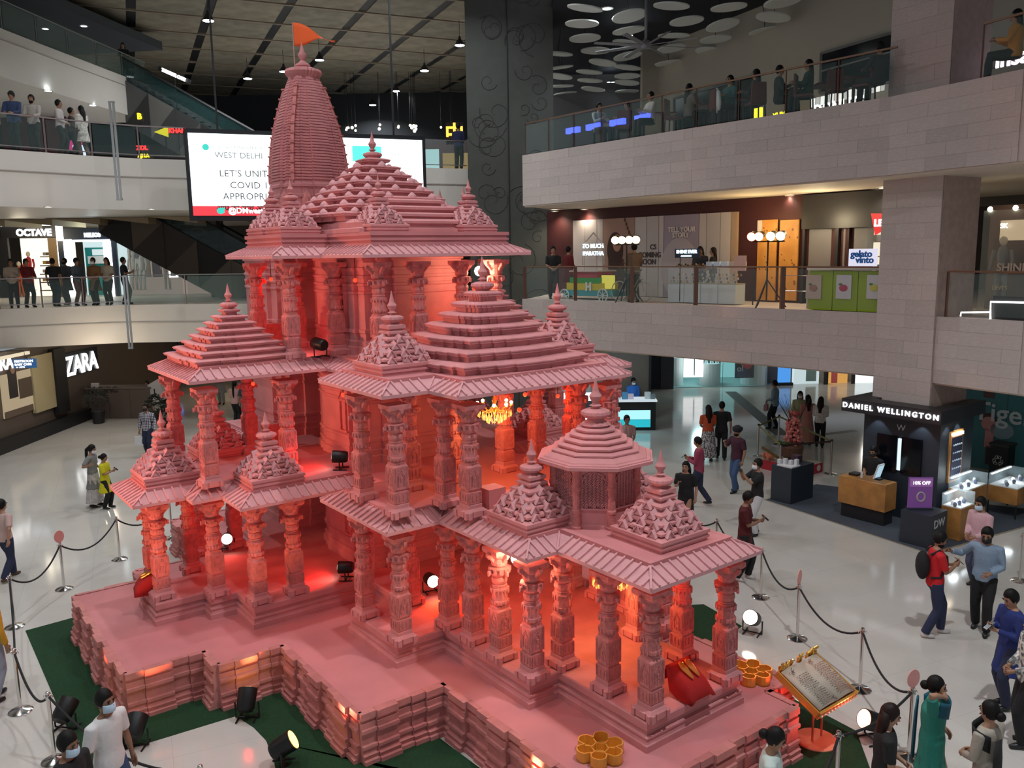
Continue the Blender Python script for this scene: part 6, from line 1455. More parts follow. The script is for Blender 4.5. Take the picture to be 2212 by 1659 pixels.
# ---- food court level fittings
FC = Front('food_stall', (10.4, 27.2, 9.5), (.415, -.91), 'brightly lit food stall with white tiles under the big dark window', 'stall')
for k in range(16): x = 1752 + k * 10; FC.rect('light_tile', glow('stall_tile_%d' % (k % 2), (.9, .92, .85), (1.1, .55)[k % 2]), x, 212 - k * 2.4, x + 7, 232 - k * 2.4, 0, .05)
FC.rect('counter_front', pm((.10, .04, .03)), 1740, 238, 1935, 290, -.05, .3); FC.text('DONUTS', 1815, 231, .5, WGL, -.1, b=.01); FC.rect('sign_box', YGL, 1633, 232, 1648, 262, -.1, .0); FC.text('YUM', 1688, 250, .3, YGL, -.1)
for k, (x, lab) in enumerate(((1240, 'blue lit menu tray at the far end of the food court'), (1282, 'blue lit tray beside the diner in pale teal'), (1332, 'blue lit tray beside the dark clothed diner'), (1384, 'blue lit tray beside the diner in white stripes'))):
    P = on_balcony(R2, x, 9.5, .75); o = empty('light_box', P, math.atan2(-.8, .6)); MB().bx(-.3, .3, -.06, .06, .55, .72).build('lit_face', glow('blue_light_box', (.06, .10, 1), 2.2), o); MB().bx(-.04, .04, -.04, .04, 0, .55).build('leg', BLACK, o); tag(o, lab, 'light box')
TBL = mat('table_red_wood', (.12, .02, .014), r=.4); CHR = mat('chair_red', (.10, .014, .012), r=.5)
for k, (x, bk) in enumerate(((1320, 1.6), (1425, 1.5), (1520, 1.5), (1592, 1.5), (1692, 1.5), (1760, 1.4), (1815, 1.2))):
    P = on_balcony(R2, x, 9.5, bk); o = empty('dining_table', P); MB().box(0, 0, .74, .7, .7, .04).build('table_top', TBL, o); MB().tube([(0, 0, .02), (0, 0, .72)], .04, n=8).build('leg', BLACK, o); MB().lathe([(.25, 0), (.25, .02)], n=14).build('foot', BLACK, o); tag(o, 'small dark red dining table behind the upper balcony glass', 'table', 'dining tables in the food court')
    P = on_balcony(R2, x + 22, 9.5, .62); o = empty('dining_chair', P, rk.uniform(0, 6)); MB().box(0, 0, .45, .42, .42, .05).build('seat', CHR, o); bkm = MB(); bkm.box(-.2, 0, .72, .05, .42, .5, top=.9); bkm.build('backrest', CHR, o); [MB().bar((a * .18, b * .18, .43), (a * .2, b * .2, 0), .03).build('leg', BLACK, o) for a in (-1, 1) for b in (-1, 1)]; tag(o, 'red dining chair behind the upper balcony glass', 'chair', 'dining chairs in the food court')
jk = empty('white_jacket', on_balcony(R2, 1535, 9.5, .45)); ring = ring_loft([(V(0, 0, .35), .06, .16), (V(0, 0, .6), .07, .2), (V(0, 0, .9), .06, .2), (V(0, 0, 1.0), .03, .06)]); ring.build('jacket_body', pm((.6, .66, .64)), jk, smooth=True); MB().tube([(.0, .2, .88), (.02, .24, .6), (.02, .22, .4)], [.05, .05, .04], n=7).tube([(.0, -.2, .88), (.02, -.24, .6), (.02, -.22, .4)], [.05, .05, .04], n=7).build('sleeve', pm((.56, .62, .6)), jk, smooth=True); MB().tube([(0, 0, 0), (0, 0, .4)], .03, n=6).build('stand', BLACK, jk); tag(jk, 'white jacket hung on a stand beside the teal diner', 'jacket')
NSG = Front('neon_sign', (12.6, 17.4, 9.9), (.5, -.86), 'pink and white neon sign on the upper balcony past the pillar', 'sign'); NSG.text('insagar', 2150, 132, .5, glow('neon_pink', (1, .75, .95), 3), 0, 'LEFT', b=.012); NSG.rect('backing', pm((.02, .015, .06)), 2142, 115, 2300, 148, .02, .08); MB().bx(0, .1, .02, .08, -.4, .2).build('stand', BLACK, NSG.o)
# ---- ground floor shops under the stone balcony
CS = Front('cosmetics_shop', (5.5, 38.2, 0), (1, .02), 'bright turquoise lit glass shop under the stone balcony', 'shop front')
CS.rect('back_wall', glow('turquoise_glow_wall', (.30, .80, .82), .62), 1455, 745, 1655, 846, 3.0, 3.1); MB().bx(CS.lp(1455, 800)[0], CS.lp(1655, 800)[0], .1, 3, .0, .02).build('shop_floor', pm((.25, .45, .45)), CS.o)  # back wall glows by itself in place of shop lamps
CS.rect('white_pillar', pm((.06, .06, .075)), 1425, 700, 1455, 847, -.2, .3); CS.rect('dark_pillar', pm((.01, .012, .02)), 1392, 700, 1425, 847, -.2, .3)
CS.rect('light_box_poster', glow('poster_white', (1, 1, 1), 2.0), 1479, 755, 1522, 816, .15, .25); CS.rect('poster_stroke', pm((.03, .25, .28)), 1500, 762, 1503, 812, .12, .14)
CS.rect('dark_poster', pm((.012, .012, .03)), 1590, 768, 1632, 818, .15, .25); CS.disc('poster_dot', pm((.6, .04, .04)), 1615, 785, .28, .12); CS.disc('poster_dot', pm((.03, .05, .16)), 1604, 805, .25, .11); CS.text('ol', 1600, 797, .4, pm((.7, .7, .75)), .09)
for x, r, h in ((1543, .5, 1.0), (1640, .6, 1.2), (1466, .4, 1.3)): a = CS.lp(x, 832); MB().lathe([(r, 0), (r, h), (r * .98, h + .03)], a[0], .9, 0, n=20).build('white_plinth', pm((.6, .72, .72)), CS.o)
for k in range(7): a = CS.lp(1528 + 6 * k, 832); MB().lathe([(.04, 1.03), (.05, 1.2), (.02, 1.3)], a[0], .8, 0, n=8).build('bottle', pm([(.02, .03, .05), (.7, .75, .75)][k % 2]), CS.o)
for a_, b_ in ((1560, 1563), (1655, 1659)): CS.rect('mullion', STEEL, a_, 748, b_, 846, -.03, .03)
CS.rect('glass_pane', CLEAR, 1457, 750, 1560, 846, -.01, .01); CS.rect('glass_pane', CLEAR, 1563, 750, 1655, 846, -.01, .01)
lamp('shop_light', 'POINT', CS.A + Vector((3.5, 1.2, 2.8)), 130, (.6, .95, 1), radius=.4)
P5 = Front('poster_shops', (13.0, 38.6, 0), (1, .05), 'row of small shop windows with blue and pink posters beyond the flower display', 'shop front')
P5.rect('back_wall', pm((.10, .07, .05)), 1655, 760, 1900, 850, .6, .7); P5.rect('blue_screen', glow('blue_screen', (.08, .35, .9), .9), 1680, 786, 1708, 826, -.05, .05); P5.rect('screen_base', BLACK, 1672, 826, 1712, 850, -.1, .1); P5.rect('glass_pane', CLEAR, 1714, 785, 1780, 845, -.02, .0); P5.rect('frame_post', BLACK, 1778, 780, 1790, 842, -.04, .04); P5.rect('white_display', glow('white_display', (.75, .92, .95), .8), 1716, 786, 1776, 842, .3, .35); P5.rect('green_panel', pm((.08, .2, .2)), 1745, 790, 1768, 825, .2, .25)
P5.rect('orange_wall', glow('orange_shop_glow', (1, .50, .12), .62), 1795, 795, 1838, 845, .3, .35); P5.rect('pink_board', pm((.62, .12, .13)), 1792, 790, 1806, 826, -.2, -.16); P5.rect('frame_post', BLACK, 1838, 790, 1848, 840, -.04, .04); P5.rect('bright_window', glow('bright_window', (.8, .95, 1), 1.4), 1850, 800, 1893, 836, .2, .25)  # orange wall has its lighting put in as glow
lamp('shop_light', 'POINT', P5.A + Vector((3.0, -2.0, 2.9)), 120, (1, .95, .85), radius=.4)
# floor inlay strips
for k, (a, b, wd) in enumerate((((1578, 846), (1690, 940), .5), ((1848, 930), (1725, 945), .25))):
    A_, B_ = onz(*a), onz(*b); struct(MB().bar((A_.x, A_.y, .001), (B_.x, B_.y, .001), wd, .004).build('trim_floor_%d' % (k + 1), pm((.10, .10, .10))))
# phone kiosk with screens
SK = Front('phone_kiosk', (*onz(1318, 930)[:2], 0), (1, -.04), 'black phone kiosk counter with a lit seascape screen and white goods', 'kiosk')
a = SK.lp(1416, 930)[0]; MB().bx(0, a, 0, .7, 0, 1.02).build('counter', BLACK, SK.o); MB().bx(-.05, a + .05, -.03, .75, 1.02, 1.08).build('worktop', glow('kiosk_top', (.8, .92, 1), .7), SK.o)
SK.rect('screen_sky', glow('sea_sky', (.45, .95, 1.0), 1.0), 1324, 886, 1405, 906, -.03, -.01); SK.rect('screen_sea', glow('sea_water', (.02, .55, .66), .9), 1324, 906, 1405, 923, -.03, -.01)
for k, (x, c) in enumerate(((1330, (.7, .75, .8)), (1345, (.1, .3, .5)), (1358, (.75, .6, .7)), (1395, (.7, .75, .75)), (1405, (.2, .25, .25)))): q = SK.lp(x, 855)[0]; MB().bx(q, q + .2, .2, .4, 1.08, 1.08 + .18 + .06 * (k % 2)).build('boxed_phone', pm(c), SK.o)
MB().bx(-.6, a, 1.6, 1.7, 0, 2.6).build('back_panel', pm((.16, .13, .10)), SK.o); MB().bx(-.5, a + .1, .3, 1.8, 2.75, 2.95).build('canopy', pm((.13, .09, .05)), SK.o); MB().bx(a - .06, a + .02, 1.5, 1.6, 0, 2.75).build('canopy_post', BLACK, SK.o); MB().bx(-.5, -.42, .3, .4, 0, 2.75).build('canopy_post', BLACK, SK.o)
SK2 = Front('headphone_counter', (*onz(1233, 922)[:2], 0), (1, .05), 'grey counter with large white letters and lit white top seen through the porch', 'kiosk'); b_ = SK2.lp(1300, 920)[0]; MB().bx(-.3, b_, 0, .6, 0, .95).build('counter', pm((.10, .10, .11)), SK2.o); MB().bx(-.3, b_, -.02, .6, .95, 1.15).build('lit_top', glow('kiosk_white', (.9, .96, 1), 1.6), SK2.o); SK2.text('SKULL', 1243, 903, .5, WGL, -.03, 'LEFT', b=.015)
MB().bx(.1, .4, .3, .5, 1.15, 1.9).build('blue_display', glow('kiosk_blue', (.1, .4, .75), .7), SK2.o); lamp('kiosk_light', 'POINT', SK.A + Vector((.6, -.5, 2.4)), 40, (.6, .85, 1), radius=.3)
person(SK.A + Vector((.95, 1.05, 0)), -70, 1.72, (.03, .16, .55), NAVY, 'long', arms='front', mask='blue', nod=.35, label='kiosk man in a blue shirt and mask behind the screen counter')

# tall lamp tower on the floor left of the camera, the partner of the balcony stands
def tower(P, tgt, e, label):
    o = empty('stage_light_tower', P)
    for k in range(3): t = k * 2.09 + .5; MB().bar((0, 0, 1.1), (.8 * math.cos(t), .8 * math.sin(t), .02), .04).build('leg', BLACK, o)
    MB().tube([(0, 0, .1), (0, 0, 4.9)], .03, n=8).build('mast', BLACK, o); MB().bar((0, -.6, 4.9), (0, .6, 4.9), .04).build('cross_bar', BLACK, o)
    for y in (-.5, -.17, .17, .5):
        can = MB().lathe([(.09, -.12), (.115, .1), (.12, .12)], n=16).build('lamp_can', MATS['black_metal'], o, (0, y, 5.08)); d = (Vector(tgt) - Vector(P) - Vector((0, y, 5.08))).normalized(); can.rotation_euler = d.to_track_quat('Z', 'Y').to_euler(); MB().lathe([(.115, .121), (.0005, .125)], n=16, caps=False).build('lens', HA, can)
        lamp('stage_light', 'SPOT', Vector(P) + Vector((0, y, 5.08)) + d * .2, e, (1, .34, .20), radius=.12, target=Vector(tgt) + Vector((0, y * 3, y)), angle=46, blend=.7)
    tag(o, label, 'light stand')
tower((-12.0, 9.5, 0), tw(1.5, -1.5, 3.8), 560, 'tall tripod tower with four amber stage lamps left of the temple')
# ---- watch kiosk around the stone pillar
KB = mat('kiosk_navy', (.022, .030, .042), r=.5); KC = mat('kiosk_canopy', (.018, .018, .022), r=.45); OAK = mat('oak_veneer', (.42, .19, .05), r=.45, noise=.2, ns=4)
K = empty('watch_kiosk', tw(0, 0), T_RZ)
def kb(nm, m, p0, p1, q0, q1, z0, z1, par=None): return MB().bx(p0, p1, q0, q1, z0, z1).build(nm, m, par or K)
kb('kiosk_wall', KB, 2.98, 3.25, 11.34, 12.9, 0, 2.45); kb('kiosk_wall', KB, 3.25, 4.8, 11.34, 11.4, 0, 2.45); kb('kiosk_wall', KB, 4.68, 4.8, 11.4, 12.9, 0, 2.45)
kb('canopy', KC, 2.66, 5.02, 10.86, 11.34, 2.45, 2.75); kb('canopy', KC, 2.66, 3.24, 11.34, 12.95, 2.45, 2.75); kb('canopy', KC, 4.66, 5.02, 11.34, 12.95, 2.45, 2.75)
kb('dark_screen', mat('screen_off', (.004, .005, .007), r=.1), 3.35, 3.85, 11.29, 11.34, 1.1, 1.95); kb('dark_screen', MATS['screen_off'], 3.95, 4.42, 11.29, 11.34, 1.1, 1.95); kb('light_strip', glow('strip_white', (.7, .85, 1), 1.2), 3.86, 3.93, 11.3, 11.34, 1.15, 1.9)
cab = kb('watch_cabinet', OAK, 4.78, 4.84, 11.75, 12.35, .95, 2.15); kb('cabinet_back', pm((.01, .015, .05)), 4.84, 4.85, 11.82, 12.3, 1.0, 2.0, cab); kb('cabinet_lamp', LWARM, 4.84, 4.87, 11.82, 12.3, 2.04, 2.1, cab)
for r in range(5):
    for c in range(5): MB().sphere((4.86, 11.88 + .09 * c, 1.1 + .18 * r), .022, n=6, m=4).build('watch', pm((.5, .55, .65)), K)
text_mesh('DANIEL WELLINGTON', .165, WGL, K, 'lettering', face_matrix((3.84, 10.84, 2.6), (1, 0, 0)), .01, 'CENTER', .004, 1.45); text_mesh('W', .2, pm((.5, .5, .52)), K, 'lettering', face_matrix((3.9, 11.33, 2.15), (1, 0, 0)), .01)
tag(K, 'dark navy watch kiosk with an illuminated name on its canopy around the pillar', 'kiosk')
for p, q, t in ((3.35, 11.16, (3.35, 11.34, 0)), (4.4, 11.16, (4.4, 11.34, 0)), (4.95, 11.6, (4.8, 11.6, 0)), (4.95, 12.1, (4.8, 12.1, 0))): lamp('kiosk_spot', 'SPOT', tw(p, q, 2.44), 14, (.8, .92, 1), radius=.02, target=tw(*t), angle=80, blend=.3)
P_ = [(1.1, 10.2), (5.55, 9.6), (6.1, 13.2), (6.3, 14.6), (1.1, 12.4)]
cp = MB().loft([tuple(tw(*p)[:2]) for p in P_], [(0, 0), (0, .012)]).build('kiosk_carpet', mat('slate_carpet', (.055, .065, .085), r=.95)); MB().loft([tuple(tw(*p)[:2]) for p in P_], [(.05, 0), (.05, .006)]).build('carpet_edge', pm((.3, .25, .18)), cp); tag(cp, 'slate blue carpet with a pale edge under the watch kiosk', 'carpet')
CASEG = glass_mat('case_glass', (.7, .85, .9), .12)
def ktask(name, label, cat): o = empty(name, tw(0, 0), T_RZ); tag(o, label, cat); return o
D = ktask('reception_desk', 'oak faced kiosk desk on a black plinth', 'desk'); kb('plinth', BLACK, 3.0, 4.06, 10.48, 10.85, 0, .35, D); kb('desk_body', OAK, 2.94, 4.1, 10.42, 10.9, .35, .98, D); kb('desk_inset', pm((.25, .12, .04)), 3.3, 4.0, 10.5, 10.85, .98, .985, D)
a = ktask('tablet_stand', 'tilted lit tablet on the oak kiosk desk', 'tablet'); MB().box(3.72, 10.78, 1.18, .03, .26, .36, tilt=Matrix.Rotation(.3, 3, 'Y')).build('tablet', pm((.75, .78, .8)), a); MB().box(3.74, 10.78, 1.18, .015, .22, .30, tilt=Matrix.Rotation(.3, 3, 'Y')).build('lit_face', glow('tablet_glow', (.5, .75, .9), .8), a); kb('foot', BLACK, 3.66, 3.8, 10.7, 10.86, .985, 1.02, a)
a = ktask('desk_telephone', 'black telephone and bottle on the oak kiosk desk', 'telephone'); kb('phone_base', BLACK, 3.05, 3.25, 10.65, 10.9, .985, 1.03, a); MB().lathe([(.03, .985), (.03, 1.1), (.012, 1.14)], 3.4, 10.62, 0, n=8).build('bottle', pm((.6, .62, .62)), a)
a = ktask('display_plinth', 'navy display plinth with small white watch stands by the flower display', 'plinth'); kb('plinth_body', KB, 1.16, 1.74, 10.3, 11.25, 0, .92, a); kb('tray', pm((.7, .7, .72)), 1.3, 1.72, 10.32, 10.7, .92, .95, a); [kb('watch_stand', pm((.65, .66, .68)), 1.25 + .12 * k, 1.33 + .12 * k, 10.4 + .06 * k, 10.5 + .06 * k, .95, 1.06 + .03 * (k % 2), a) for k in range(4)]; kb('dark_back', pm((.06, .03, .05)), 1.3, 1.5, 10.9, 11.1, .92, 1.1, a)
a = ktask('logo_plinth', 'navy plinth with a silver monogram at the corner of the kiosk carpet', 'plinth'); kb('plinth_body', KB, 4.8, 5.45, 9.8, 10.5, 0, .72, a); text_mesh('DW', .26, pm((.5, .5, .52)), a, 'monogram', face_matrix((5.46, 10.15, .5), (0, 1, 0)), .006)
a = ktask('purple_display', 'purple lit watch poster with an offer on the navy plinth', 'display'); a.location = tw(5.02, 10.14); a.rotation_euler = (0, 0, T_RZ - .72); kb('poster', glow('purple_poster', (.13, .04, .19), .7), -.02, .02, -.25, .25, .74, 1.42, a); kb('poster_head', glow('purple_head', (.26, .10, .32), .7), .02, .03, -.23, .23, 1.22, 1.4, a); text_mesh('10% OFF', .1, WGL, a, 'lettering', face_matrix((.04, 0, 1.3), (0, 1, 0)), .004); q = MB().tube([(.045, .08 * math.cos(t), 1.0 + .1 * math.sin(t)) for t in [2 * PI * k / 16 for k in range(16)]], .02, n=6, closed=True); q.build('watch_print', pm((.45, .40, .42)), a); kb('base', KB, -.08, .08, -.26, .26, .72, .75, a)
def glass_case(name, label, p0, p1, q0, q1, zc, zt, legs=False):
    o = ktask(name, label, 'display case'); kb('wood_body', OAK, p0, p1, q0, q1, .35 if legs else .02, zc, o); kb('white_tray', pm((.75, .75, .75)), p0 + .02, p1 - .02, q0 + .02, q1 - .02, zc, zc + .02, o)
    for nm, b in (('glass_pane', (p0, p1, q0, q0 + .008)), ('glass_pane', (p0, p1, q1 - .008, q1)), ('glass_pane', (p0, p0 + .008, q0, q1)), ('glass_pane', (p1 - .008, p1, q0, q1))): kb(nm, CASEG, *b, zc, zt, o)
    kb('glass_top', CASEG, p0, p1, q0, q1, zt, zt + .008, o); kb('light_tube', WGL, p0 + .03, p0 + .06, q0 + .04, q1 - .04, zt - .03, zt - .008, o)
    for k in range(6): u = q0 + (q1 - q0) * (k + .5) / 6; MB().lathe([(.03, zc + .02), (.045, zc + .08), (.02, zc + .12)], (p0 + p1) / 2 + .05 * (-1) ** k, u, 0, n=8).build('watch_cushion', pm((.8, .8, .82) if k % 2 else (.05, .06, .12)), o)
    if legs: [MB().bar((x, y, .36), (x, y, 0), .025).build('leg', BLACK, o) for x in (p0 + .02, p1 - .02) for y in (q0 + .02, q1 - .02)]
    lamp('case_light', 'POINT', ((p0 + p1) / 2, (q0 + q1) / 2, zt - .06), 6, (.85, .95, 1), radius=.1, parent=o)
glass_case('glass_case', 'lit glass watch case on an oak body against the kiosk wall', 4.95, 5.35, 11.55, 12.55, .9, 1.16); glass_case('glass_case', 'small lit glass watch case on oak beside the purple poster', 5.2, 5.62, 10.75, 11.35, .72, 1.0); glass_case('glass_case', 'lit glass watch case on oak with thin black legs near the tiger wall', 5.1, 5.75, 13.2, 14.3, .72, 1.0, True)
# ---- flower display with red plinth and belt barrier
FD = ktask('flower_display', 'pink blossom sculpture over a small brown cart on a red plinth', 'display'); kb('red_plinth', pm((.42, .02, .03)), -.9, .45, 12.7, 13.7, 0, .28, FD); kb('plinth_top', pm((.45, .38, .28)), -.9, .45, 12.7, 13.7, .28, .285, FD); q = MB().lathe([(.0005, .0), (.09, .0), (.09, .004)], n=18); q.v = [(.452 + z, 13.5 + x, .15 + y) for x, y, z in q.v]; q.build('round_seal', pm((.7, .55, .5)), FD)
rf = random.Random(12); fl = MB(); hc = [pm((.70, .20, .17)), pm((.78, .30, .24)), pm((.60, .12, .12))]
for k in range(3):
    fl = MB()
    for j in range(70):
        t = rf.uniform(0, 6.28); u = rf.random(); r = .26 * (1 - .45 * u) * rf.random() ** .5; fl.sphere((-.25 + r * math.cos(t), 13.25 + r * math.sin(t), .75 + .95 * u), rf.uniform(.03, .06), n=6, m=4)
    tag(fl.build('blossoms', hc[k], FD), kind='stuff')
br = MB()
for k in range(14): t = rf.uniform(0, 6.28); br.tube([(-.25, 13.25, .8), (-.25 + .15 * math.cos(t), 13.25 + .15 * math.sin(t), 1.5), (-.25 + .45 * math.cos(t), 13.25 + .45 * math.sin(t), 1.9 + .3 * rf.random())], [.012, .009, .004], n=4)
br.build('twigs', pm((.03, .025, .02)), FD); q = MB().lathe([(.1, .3), (.3, .45), (.34, .7), (.28, .75)], -.25, 13.2, 0, n=16); q.build('cart_tub', pm((.12, .05, .03)), FD); MB().tube([(-.25, 12.6, .45), (-.6, 12.3, .75)], .04, n=6).build('handle', pm((.16, .09, .02)), FD)
gr = MB(); [gr.sphere((-.35 + rf.uniform(-.15, .15), 13.0 + rf.uniform(-.12, .12), .8), .06, n=6, m=4) for k in range(10)]; gr.build('green_tuft', pm((.05, .10, .02)), FD)
fb = MB(); [fb.sphere((-.7 + rf.uniform(-.14, .14), 12.75 + rf.uniform(-.1, .1), .33 + rf.uniform(0, .12)), .06, n=6, m=4) for k in range(22)]; tag(fb.build('low_blossoms', pm((.66, .2, .12)), FD), kind='stuff')
BP = [(.73, 13.65), (-1.9, 13.9), (-2.37, 15.6), (.1, 12.2)]; bl_ = ['by the lady in white spots', 'nearest the turbaned man', 'by the man in the pale denim jacket', 'beside the navy display plinth']
for (p, q), lb in zip(BP, bl_):
    o = empty('belt_post', tw(p, q)); MB().tube([(0, 0, .02), (0, 0, .95)], .03, n=10).build('pole', STEEL, o); MB().lathe([(.17, 0), (.17, .02), (.04, .035)], n=20).build('base', CHROME, o); MB().lathe([(.035, .95), (.035, 1.0)], n=10).build('head', BLACK, o); tag(o, 'steel belt barrier post ' + lb, 'barrier post')
for k, (a, b, c, lb) in enumerate(((0, 3, (.04, .015, .012), 'dark maroon belt of the flower barrier facing the temple'), (1, 3, (.25, .22, .04), 'olive belt of the flower barrier behind the turbaned man'), (1, 2, (.25, .22, .04), 'olive belt of the flower barrier along the walkway'), (0, 2, (.20, .18, .05), 'olive belt of the flower barrier on the shop side'))):
    A_, B_ = tw(*BP[a], .94), tw(*BP[b], .94); d = B_ - A_; m = MB().bar(d * .015, d * .985, .006, .055); o = m.build('belt', pm(c), None, A_); o.name = 'barrier_belt'; MB().bar(d * .0, d * .015, .012, .06).build('clip', BLACK, o); tag(o, lb, 'belt')
# ---- teal hoarding wall at the right
TW = Front('teal_hoarding', tw(1.8, 17.4, 0), (dA.x, dA.y), 'teal hoarding wall with pale lettering and a cartoon man beyond the kiosk', 'hoarding')
for k in range(4): MB().bx(k * 1.9 + .01, k * 1.9 + 1.89, 0, .08, 0, 3.2).build('hoarding_panel', mat('teal_panel', (.05, .20, .22), r=.5), TW.o)
TW.text('Tiger', 2168, 895, .75, pm((.55, .62, .62)), -.03, b=.01); TW.disc('printed_head', pm((.55, .25, .22)), 2136, 915, .2, -.01); TW.disc('printed_hair', pm((.08, .03, .03)), 2136, 907, .2, -.005, 1.1); TW.rect('printed_body', pm((.6, .28, .27)), 2126, 928, 2148, 965, -.02, -.01); TW.rect('printed_legs', pm((.05, .03, .04)), 2128, 965, 2146, 1002, -.02, -.01); TW.disc('speech_bubble', pm((.22, .32, .36)), 2165, 930, .24, -.01, 1.3); TW.rect('printed_figure', pm((.12, .06, .06)), 2125, 825, 2150, 858, -.02, -.01)
a = ktask('litter_bin', 'black recycling bin with a white symbol by the teal hoarding', 'bin'); kb('bin_body', BLACK, 3.75, 4.2, 16.4, 16.85, 0, .95, a); kb('bin_lid', pm((.03, .03, .03)), 3.72, 4.23, 16.37, 16.88, .95, 1.02, a); text_mesh('♻', .26, pm((.6, .65, .6)), a, 'symbol', face_matrix((3.97, 16.38, .55), (1, 0, 0)), .004)
for k, (p, q) in enumerate(((5.0, 16.2), (6.2, 16.2))): o = empty('belt_post', tw(p, q)); MB().tube([(0, 0, .02), (0, 0, .95)], .03, n=10).build('pole', pm((.05, .05, .05)), o); MB().lathe([(.17, 0), (.17, .02), (.04, .035)], n=20).build('base', BLACK, o); tag(o, ['black belt barrier post beside the recycling bin', 'black belt barrier post before the teal hoarding'][k], 'barrier post')
d = tw(6.2, 16.2) - tw(5.0, 16.2); o = MB().bar((0, 0, .92), (d.x, d.y, .92), .006, .06).build('barrier_belt', pm((.05, .02, .02)), None, tw(5.0, 16.2)); tag(o, 'dark belt strung before the teal hoarding', 'belt')
# ---- left ground floor: fashion store wall, lobby desk
ZW = Front('fashion_store_wall', (-16.96, 20, 0), (0, 1), 'dark fashion store front with white name signs along the left wall', 'shop front')
ZW.rect('sign_board', mat('sign_navy', (.008, .012, .022), r=.3), 132, 748, 206, 818, -.06, -.01); ZW.text('ZARA', 172, 787, 1.05, WGL, -.09, b=.012, sp=.9); ZW.rect('sign_board', mat('sign_teal_dark', (.01, .03, .04), r=.3), -60, 776, 40, 800, -.08, -.02); ZW.text('ZARA', -8, 789, .62, WGL, -.1, b=.01, sp=.95)
ZW.rect('cream_pier', pm((.45, .38, .22)), 72, 758, 118, 893, -.12, .0); ZW.rect('lit_poster', glow('lit_poster', (1, .78, .5), .38), 8, 795, 68, 905, -.05, 0); ZW.rect('poster_figure', pm((.03, .025, .025)), 18, 800, 30, 862, -.07, -.05); ZW.rect('poster_shadow', pm((.10, .07, .05)), 40, 812, 66, 862, -.065, -.05); ZW.rect('poster_ground', pm((.14, .10, .07)), 8, 872, 68, 905, -.066, -.05); ZW.disc('poster_head', pm((.30, .18, .12)), 22, 800, .12, -.075)
MB().bx(2, 13.6, -.25, .0, 0, .45).build('black_plinth', BLACK, ZW.o); ZW.rect('dark_pier', BLACK, 118, 750, 128, 895, -.2, 0); ZW.rect('ceiling_glow', glow('cove_glow', (1, .85, .6), .8), -30, 765, 46, 774, -.3, -.2)
HS = Front('direction_sign', (-16.1, 27.8, 2.35), (.98, .2), 'small blue hanging sign pointing to the restroom and baby care', 'sign'); HS.rect('board', glow('sign_blue', (.015, .10, .28), .8), 30, 774, 78, 796, -.03, .03); a = HS.lp(54, 780); HS.text('RESTROOM', 52, 780, .11, WGL, -.045); HS.text('BABY CARE', 51, 787, .10, WGL, -.045); HS.text('← ATM', 45, 793, .08, WGL, -.045); MB().tube([(a[0], 0, a[1] + .1), (a[0], 0, a[1] + .35), (a[0] - 2.2, .0, a[1] + .35)], .014, n=5).build('bracket', BLACK, HS.o)
LD = Front('lobby_desk', (*onz(192, 905)[:2], 0), (1, -.02), 'long brown lobby desk with dark lettering', 'desk'); a = LD.lp(330, 905)[0]
for k in range(3): MB().bx(a * k / 3 + .005, a * (k + 1) / 3 - .005, 0, .06, 0, 1.2).build('front_panel', mat('desk_brown', (.12, .09, .075), r=.4), LD.o)
MB().bx(-.05, a + .05, -.05, .7, 1.2, 1.26).build('desk_top', pm((.14, .11, .09)), LD.o); LD.text('PACIFIC', 222, 842, .34, pm((.03, .022, .02)), -.03, b=.006); MB().bx(.1, .4, .2, .3, 1.26, 1.4).build('desk_sign', pm((.5, .46, .46)), LD.o)
BX = empty('folded_white_box', onz(364, 903), -.5)
for k, (z0, z1, sx, x) in enumerate(((0, .62, .78, 0), (.66, 1.5, .72, -.22))): MB().box(x, 0, (z0 + z1) / 2, sx, .6, z1 - z0, tilt=Matrix.Rotation(-.42 if k else .1, 3, 'Y')).build('white_block', pm((.5, .49, .48)), BX)
MB().box(-.1, 0, .66, .8, .64, .06, tilt=Matrix.Rotation(-.3, 3, 'Y')).build('dark_band', BLACK, BX); MB().box(-.3, -.32, 1.1, .04, .02, .2).build('slot', BLACK, BX); tag(BX, 'faceted white donation box with a dark band beside the lobby desk', 'box')
for k, (x, y, h) in enumerate(((214, 914, 1.2), (338, 912, 1.0), (356, 922, .75))):
    o = empty('potted_shrub', onz(x, y)); MB().lathe([(.2, 0), (.26, .4 * h), (.24, .42 * h)], n=16).build('pot', BLACK, o); g_ = MB()
    for j in range(120): t = rf.uniform(0, 6.28); ph = rf.uniform(-.6, 1.5); r = .36 * h * rf.uniform(.7, 1); c = (r * math.cos(ph) * math.cos(t), r * math.cos(ph) * math.sin(t), .75 * h + r * math.sin(ph)); g_.box(*c, .08, .05, .02, rz=t, tilt=Matrix.Rotation(ph, 3, 'Y'))
    tag(g_.build('foliage', pm((.010, .018, .010)), o), kind='stuff'); tag(o, ['dark round shrub in a black pot at the near end of the lobby desk', 'dark round shrub in a black pot behind the checked shirt', 'low dark shrub in a black pot before the white box'][k], 'plant')
LB = Front('lobby_wall', (-16.9, 42.5, 0), (1, 0), 'dark brown panelled lobby wall with a lit picture screen', 'wall panel')
for k in range(8): MB().bx(k * 1.9 + .01, k * 1.9 + 1.89, 0, .1, 0, 3.2).build('wall_panel', pm([(.10, .085, .075), (.07, .058, .05), (.12, .105, .095)][k % 3]), LB.o)
LB.rect('picture_frame', BLACK, 243, 774, 303, 810, -.06, -.02); LB.rect('picture', glow('picture_glow', (.85, .72, .74), 1.0), 248, 779, 297, 804, -.08, -.06); LB.rect('picture_mark', pm((.12, .02, .04)), 262, 789, 284, 795, -.09, -.08)
